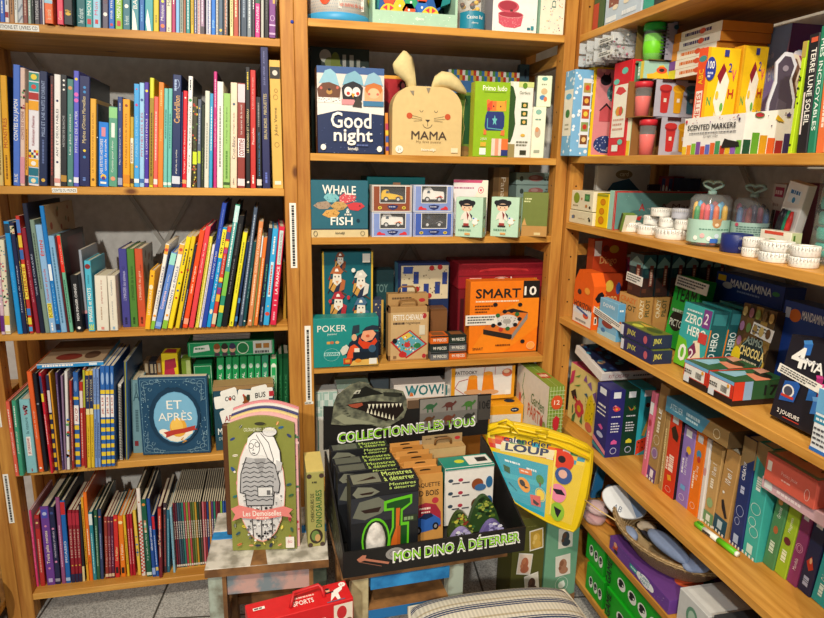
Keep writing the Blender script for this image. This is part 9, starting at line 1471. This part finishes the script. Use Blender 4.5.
# vinyl wall calendar pouch
Yq=-.19;zq0=up_to(Vector((.7,Yb,FLOOR)),519)+FLOOR
PM=placed((.63,-.225,-.93),-.4,0,-.12);PI_=PM.inverted();pn=PM.to_3x3()@Vector((0,-1,0))
def on_pouch(px,py):
    d=ray(px,py);P0=PM.translation;t=(P0-CAM).dot(pn)/d.dot(pn);q=PI_@(CAM+d*t);return q.x,q.z
def pouch():
    YEL=M('e8c71c',.3,.08,40);out=[(486,428),(490,424),(506,421.5),(522,424),(545,429),(566,436),(584,444),(590,450),(588.5,470),(585,492),(580,512),(576,524),(573,527.5),(563,524.5),(548,518),(530,508),(516,499),(508,486),(500,467),(492,446)]
    q=[on_pouch(*p)for p in out];m=MB();m.prism(q,-.008,.012,YEL);o=m.build('wall_calendar_pouch',None,PM);setp(o,'yellow vinyl calendar pouch with wolf pictures leaning by the display','pouch')
    def mpq(c):
        c=[on_pouch(*p)for p in c]
        return(lambda u,v_,e:((1-u)*(1-v_)*c[0][0]+u*(1-v_)*c[1][0]+u*v_*c[2][0]+(1-u)*v_*c[3][0],-.008-e,(1-u)*(1-v_)*c[0][1]+u*(1-v_)*c[1][1]+u*v_*c[2][1]+(1-u)*v_*c[3][1])),math.hypot(c[1][0]-c[0][0],c[1][1]-c[0][1]),math.hypot(c[3][0]-c[0][0],c[3][1]-c[0][1])
    p=MB();mp,su,sv=mpq(((512,494),(569,520),(587,451),(489,429)));
    paint(p,mp,su,sv,[('p',[(-.06,-.07),(.58,-.07),(.62,.7),(-.08,.68)],'2fa5bd'),('p',[(-.05,.3),(.59,.36),(.6,.44),(-.05,.38)],'43b4c6'),('p',[(-.04,.1),(.58,.16),(.58,.24),(-.04,.18)],'3badc2')])
    mp2,su2,sv2=mpq(((491,447),(582,466),(586,452),(489,431)))
    paint(p,mp2,su2,sv2,[('k',.0,.15,1,.98,13,3,['d8402f','efe9df','3f8a4a','e9b62a','2f9ab8','f0d23a','e2702a'])],.0005)
    mp3,su3,sv3=mpq(((503,447.5),(552,455),(554,441),(505,433)));paint(p,mp3,su3,sv3,[('r',-.02,-.1,1.06,.5,'efe3b0'),('t','calendrier',0.02,.58,.95,.98,'2a3a5a',0,1.5),('t','LOUP',.08,.02,.92,.5,'22305a',0,3)],.0008)
    paint(p,mp,su,sv,[('g',.1,.58,.3,.61,'e6f3f6',0),('g',.36,.55,.52,.58,'e6f3f6',0),('p',[(.26,.46),(.42,.48),(.42,.56),(.26,.54)],'e07a3a'),('g',.28,.5,.4,.52,'f6e0d0',0),('p',[(.05,.42),(.12,.4),(.14,.5),(.06,.52)],'2f5a2f'),('e',.52,.46,.05,.07,'3f8a3a'),('r',.51,.36,.53,.42,'7a4a24'),('e',.29,.3,.085,.11,'eda03a'),('e',.27,.32,.04,.05,'2a2426'),('p',[(.27,.3),(.36,.28),(.3,.25)],'2a2426'),('e',.52,.24,.06,.08,'f0cf3a'),('o',.52,.24,.075,.1,.0014,'f0dc7a'),('p',[(.36,.04),(.52,.06),(.52,.22),(.36,.19)],'d8605a'),('p',[(.4,.14),(.5,.1),(.46,.06),(.4,.08)],'22202a'),('n',[(.06,.26),(.16,.16)],.002,'2a4a5a'),
        ('e',.78,.82,.11,.14,'d8452f'),('e',.76,.84,.04,.05,'2a2226'),('e',.8,.62,.1,.12,'3f5a94'),('e',.79,.64,.05,.06,'e0b0a0'),('e',.76,.36,.11,.13,'e88aa8'),('p',[(.68,.4),(.8,.42),(.86,.36),(.74,.34)],'22202a'),('e',.78,.1,.11,.13,'8fbf3a'),('p',[(.72,.16),(.84,.14),(.8,.02),(.76,.06)],'22202a'),('p',[(.66,.02),(.68,.02),(.7,.95),(.68,.95)],'f2de6a')],.0011)
    lab(p.build('printed_front',o),'turquoise and patchwork calendar print')
    gl=MB();mp4,su4,sv4=mpq(((514,495),(571,521),(586,455),(492,434)));gl.add([mp4(u,v_,.0032)for u,v_ in((0,0),(1,0),(1,1),(0,1))],[(0,1,2,3)],clear('vinyl_film','ffffff',.06,.06));lab(gl.build('vinyl_film',o),'glossy clear film')
    e_=MB();e_.tube([(x,-.006,z)for x,z in q],.003,YEL,8,True);e_.tube([(x+.006,.01,z-.002)for x,z in q],.004,'cfae12',8,True);lab(e_.build('piping',o),'yellow piping')
    s=MB()
    for k,pts in enumerate((((488,429),(500,424),(520,427),(545,433),(570,440),(589,449)),((492,432),(510,429),(530,434),(556,441),(588,456)),((500,420.5),(508,417.5),(514,421),(512,430)),((508,420),(515,424),(520,430),(540,434)),((536,427),(548,428),(546,434),(538,432)))):
        s.tube([(on_pouch(*p)[0],-.012-.003*k,on_pouch(*p)[1])for p in pts],.0036,YEL,8)
    lab(s.build('strap',o),'knotted yellow straps')
pouch()
# red sports case at the lower edge
RZt=-.80
bl,br=at(244.7,605,2,RZt),at(344.7,580,2,RZt);fr=at(356,597,2,RZt);v=br-bl;w=v.length;d=(fr-br).length;ya=math.atan2(v.y,v.x);back=Vector((-v.y,v.x,0)).normalized();P=bl-back*d;hh=.2
o=carton('sports_game','red sports game case with a cord handle and karate figure','game box',(P.x,P.y,RZt-hh),w,d,hh,'cf1f24',{'t':[('t','SPORTS',.43,.3,.63,.52,'f3e9e4',0,1.2),('g',.46,.62,.66,.7,'f0c0b8',0),('e',.95,.8,.035,.12,'f0ece6'),('t','6+',.93,.74,.97,.86,'c0242a',0),('p',[(.78,.1),(.82,.5),(.86,.62),(.95,.75),(.93,.55),(.88,.42),(.88,.12),(.85,.1),(.84,.3)],'efece8'),('e',.79,.66,.022,.09,'e0b090'),('e',.79,.72,.022,.05,'22202a'),('r',.76,.5,.84,.56,'22202a'),('r',.74,.04,.92,.08,'5a6a8a'),('r',.0,.0,.12,.0,'cf1f24'),('r',.06,.55,.17,.68,'f0ece6'),('g',.07,.58,.16,.65,'5a4a4a',0)],
   'f':[('t','DES GRANDS SPORTIFS',.5,.8,.72,.87,'f6e6e0',0,.8),('t','QUIZ',.5,.66,.7,.76,'f6e6e0',0,1),('r',.8,.35,.99,.97,'e6d9c9'),('e',.88,.88,.05,.07,'c22a2e'),('e',.84,.74,.04,.05,'d9a888'),('e',.9,.66,.04,.05,'b98a6a'),('e',.95,.76,.04,.05,'8a5a40'),('p',[(.8,.35),(.86,.66),(.9,.5),(.96,.68),(.99,.35)],'2f5fa0'),('p',[(.14,.6),(.2,.95),(.28,.98),(.3,.7),(.24,.5)],'2f7ac0'),('e',.25,.96,.03,.04,'e0b090'),('n',[(.28,.8),(.4,.74)],.006,'e0b090'),('e',.42,.72,.03,.04,'d98a2a')]},yaw=ya)
hdl=MB();hdl.tube([(w*.4,d*.3,hh),(w*.42,d*.4,hh+.012),(w*.45,d*.62,hh+.016),(w*.7,d*.72,hh+.016),(w*.73,d*.6,hh+.012),(w*.74,d*.4,hh)],.0035,'c2262a',8);lab(hdl.build('cord_handle',o),'red cord handle')
root=bpy.data.objects.new('step_stool',None);C.objects.link(root);root.matrix_world=placed((P.x,P.y,FLOOR),ya);setp(root,'small wooden step carrying the red sports case','stool');H=RZt-hh-FLOOR-.0005
MB().box(0,w,0,d,H-.02,H,BW_).build('seat',root)
for x in(.01,w-.04):MB().box(x,x+.03,.005,d-.005,0,H-.02,BW_).build('leg',root)

# small clearances between neighbours
for words,dx,dy,dz in(('black dinosaur digging kit, rear',.007,0,0),('black dinosaur digging kit, third',.007,0,0),('black dinosaur digging kit, second',.007,0,0),('dark teal memory',.012,.002,0),('pale blue slim',.0005,0,0),('brown leftmost',.014,0,0),('black left little',.010,0,0),('black right little',.006,0,0),('chestnut rightmost',.004,0,0),('cream confetti',-.021,0,0),('clear jar of dark',.011,0,0),('round white dotted',-.008,0,0),('dark brown rounded',-.032,0,0),('yellow vinyl',-.016,-.03,.013),
  ('tall mint box with two',-.014,0,0),('tall olive',-.015,0,0),('bright orange quiz',-.011,0,0),('worn grey blue',.007,0,0),('pale grey rounded',-.01,.0,.022),('short rounded blue',0,0,.006),('long blue grey',0,0,.004),('orange yellow box with',-.009,0,0),('notepad',0,.006,0),('pale blue box with a bear',0,-.002,0),('golden brown box',-.013,0,0),('olive and dark green',0,.03,0),('small grey white upright',-.001,0,0),('pale pink flat',0,-.014,0),('coral box',0,-.014,0),('white tape roll, lower one of the near',0,-.004,0),('white tape roll, upper one of the near',0,-.004,0),('white tape roll, lower one of the far',0,.005,0),('white tape roll, upper one of the far',0,.005,0),
  ('kraft suitcase game',-.003,0,0),('large thin album',0,0,.004),('small cream upright',.005,.004,0),('long green game',0,0,.0012),('flat white box on the long',0,0,.0014),('dark blue picture book',.002,-.003,0)):
    for o in[q for q in C.objects if q.get('label','').startswith(words)and not q.parent]:o.location+=Vector((dx,dy,dz))
# ---------------------------------------------------------------- light
def lamp(name,loc,target,energy,size,color,spot):
    l=bpy.data.lights.new(name,'SPOT');l.spot_size=math.radians(spot);l.spot_blend=.7;l.shadow_soft_size=size
    l.energy=energy;l.color=color;o=bpy.data.objects.new(name,l);C.objects.link(o)
    o.location=loc;o.rotation_euler=(Vector(target)-Vector(loc)).to_track_quat('-Z','Y').to_euler();return o
lamp('ceiling_spot',(-.85,-3.6,1.3),(-.2,0,-.3),310,.05,(1,.95,.86),55)
lamp('ceiling_spot',(-.35,-1.75,1.35),(.75,-.3,-.25),150,.05,(1,.86,.64),75)
lamp('ceiling_spot',(.1,-1.5,1.35),(.2,-.1,-.7),46,.06,(1,.9,.74),70)
w=bpy.data.worlds.new('room_light');sc.world=w;w.use_nodes=True
w.node_tree.nodes['Background'].inputs[0].default_value=(1,.93,.84,1);w.node_tree.nodes['Background'].inputs[1].default_value=.23
sc.view_settings.view_transform='Standard';sc.view_settings.look='None';sc.view_settings.exposure=0;sc.view_settings.gamma=1
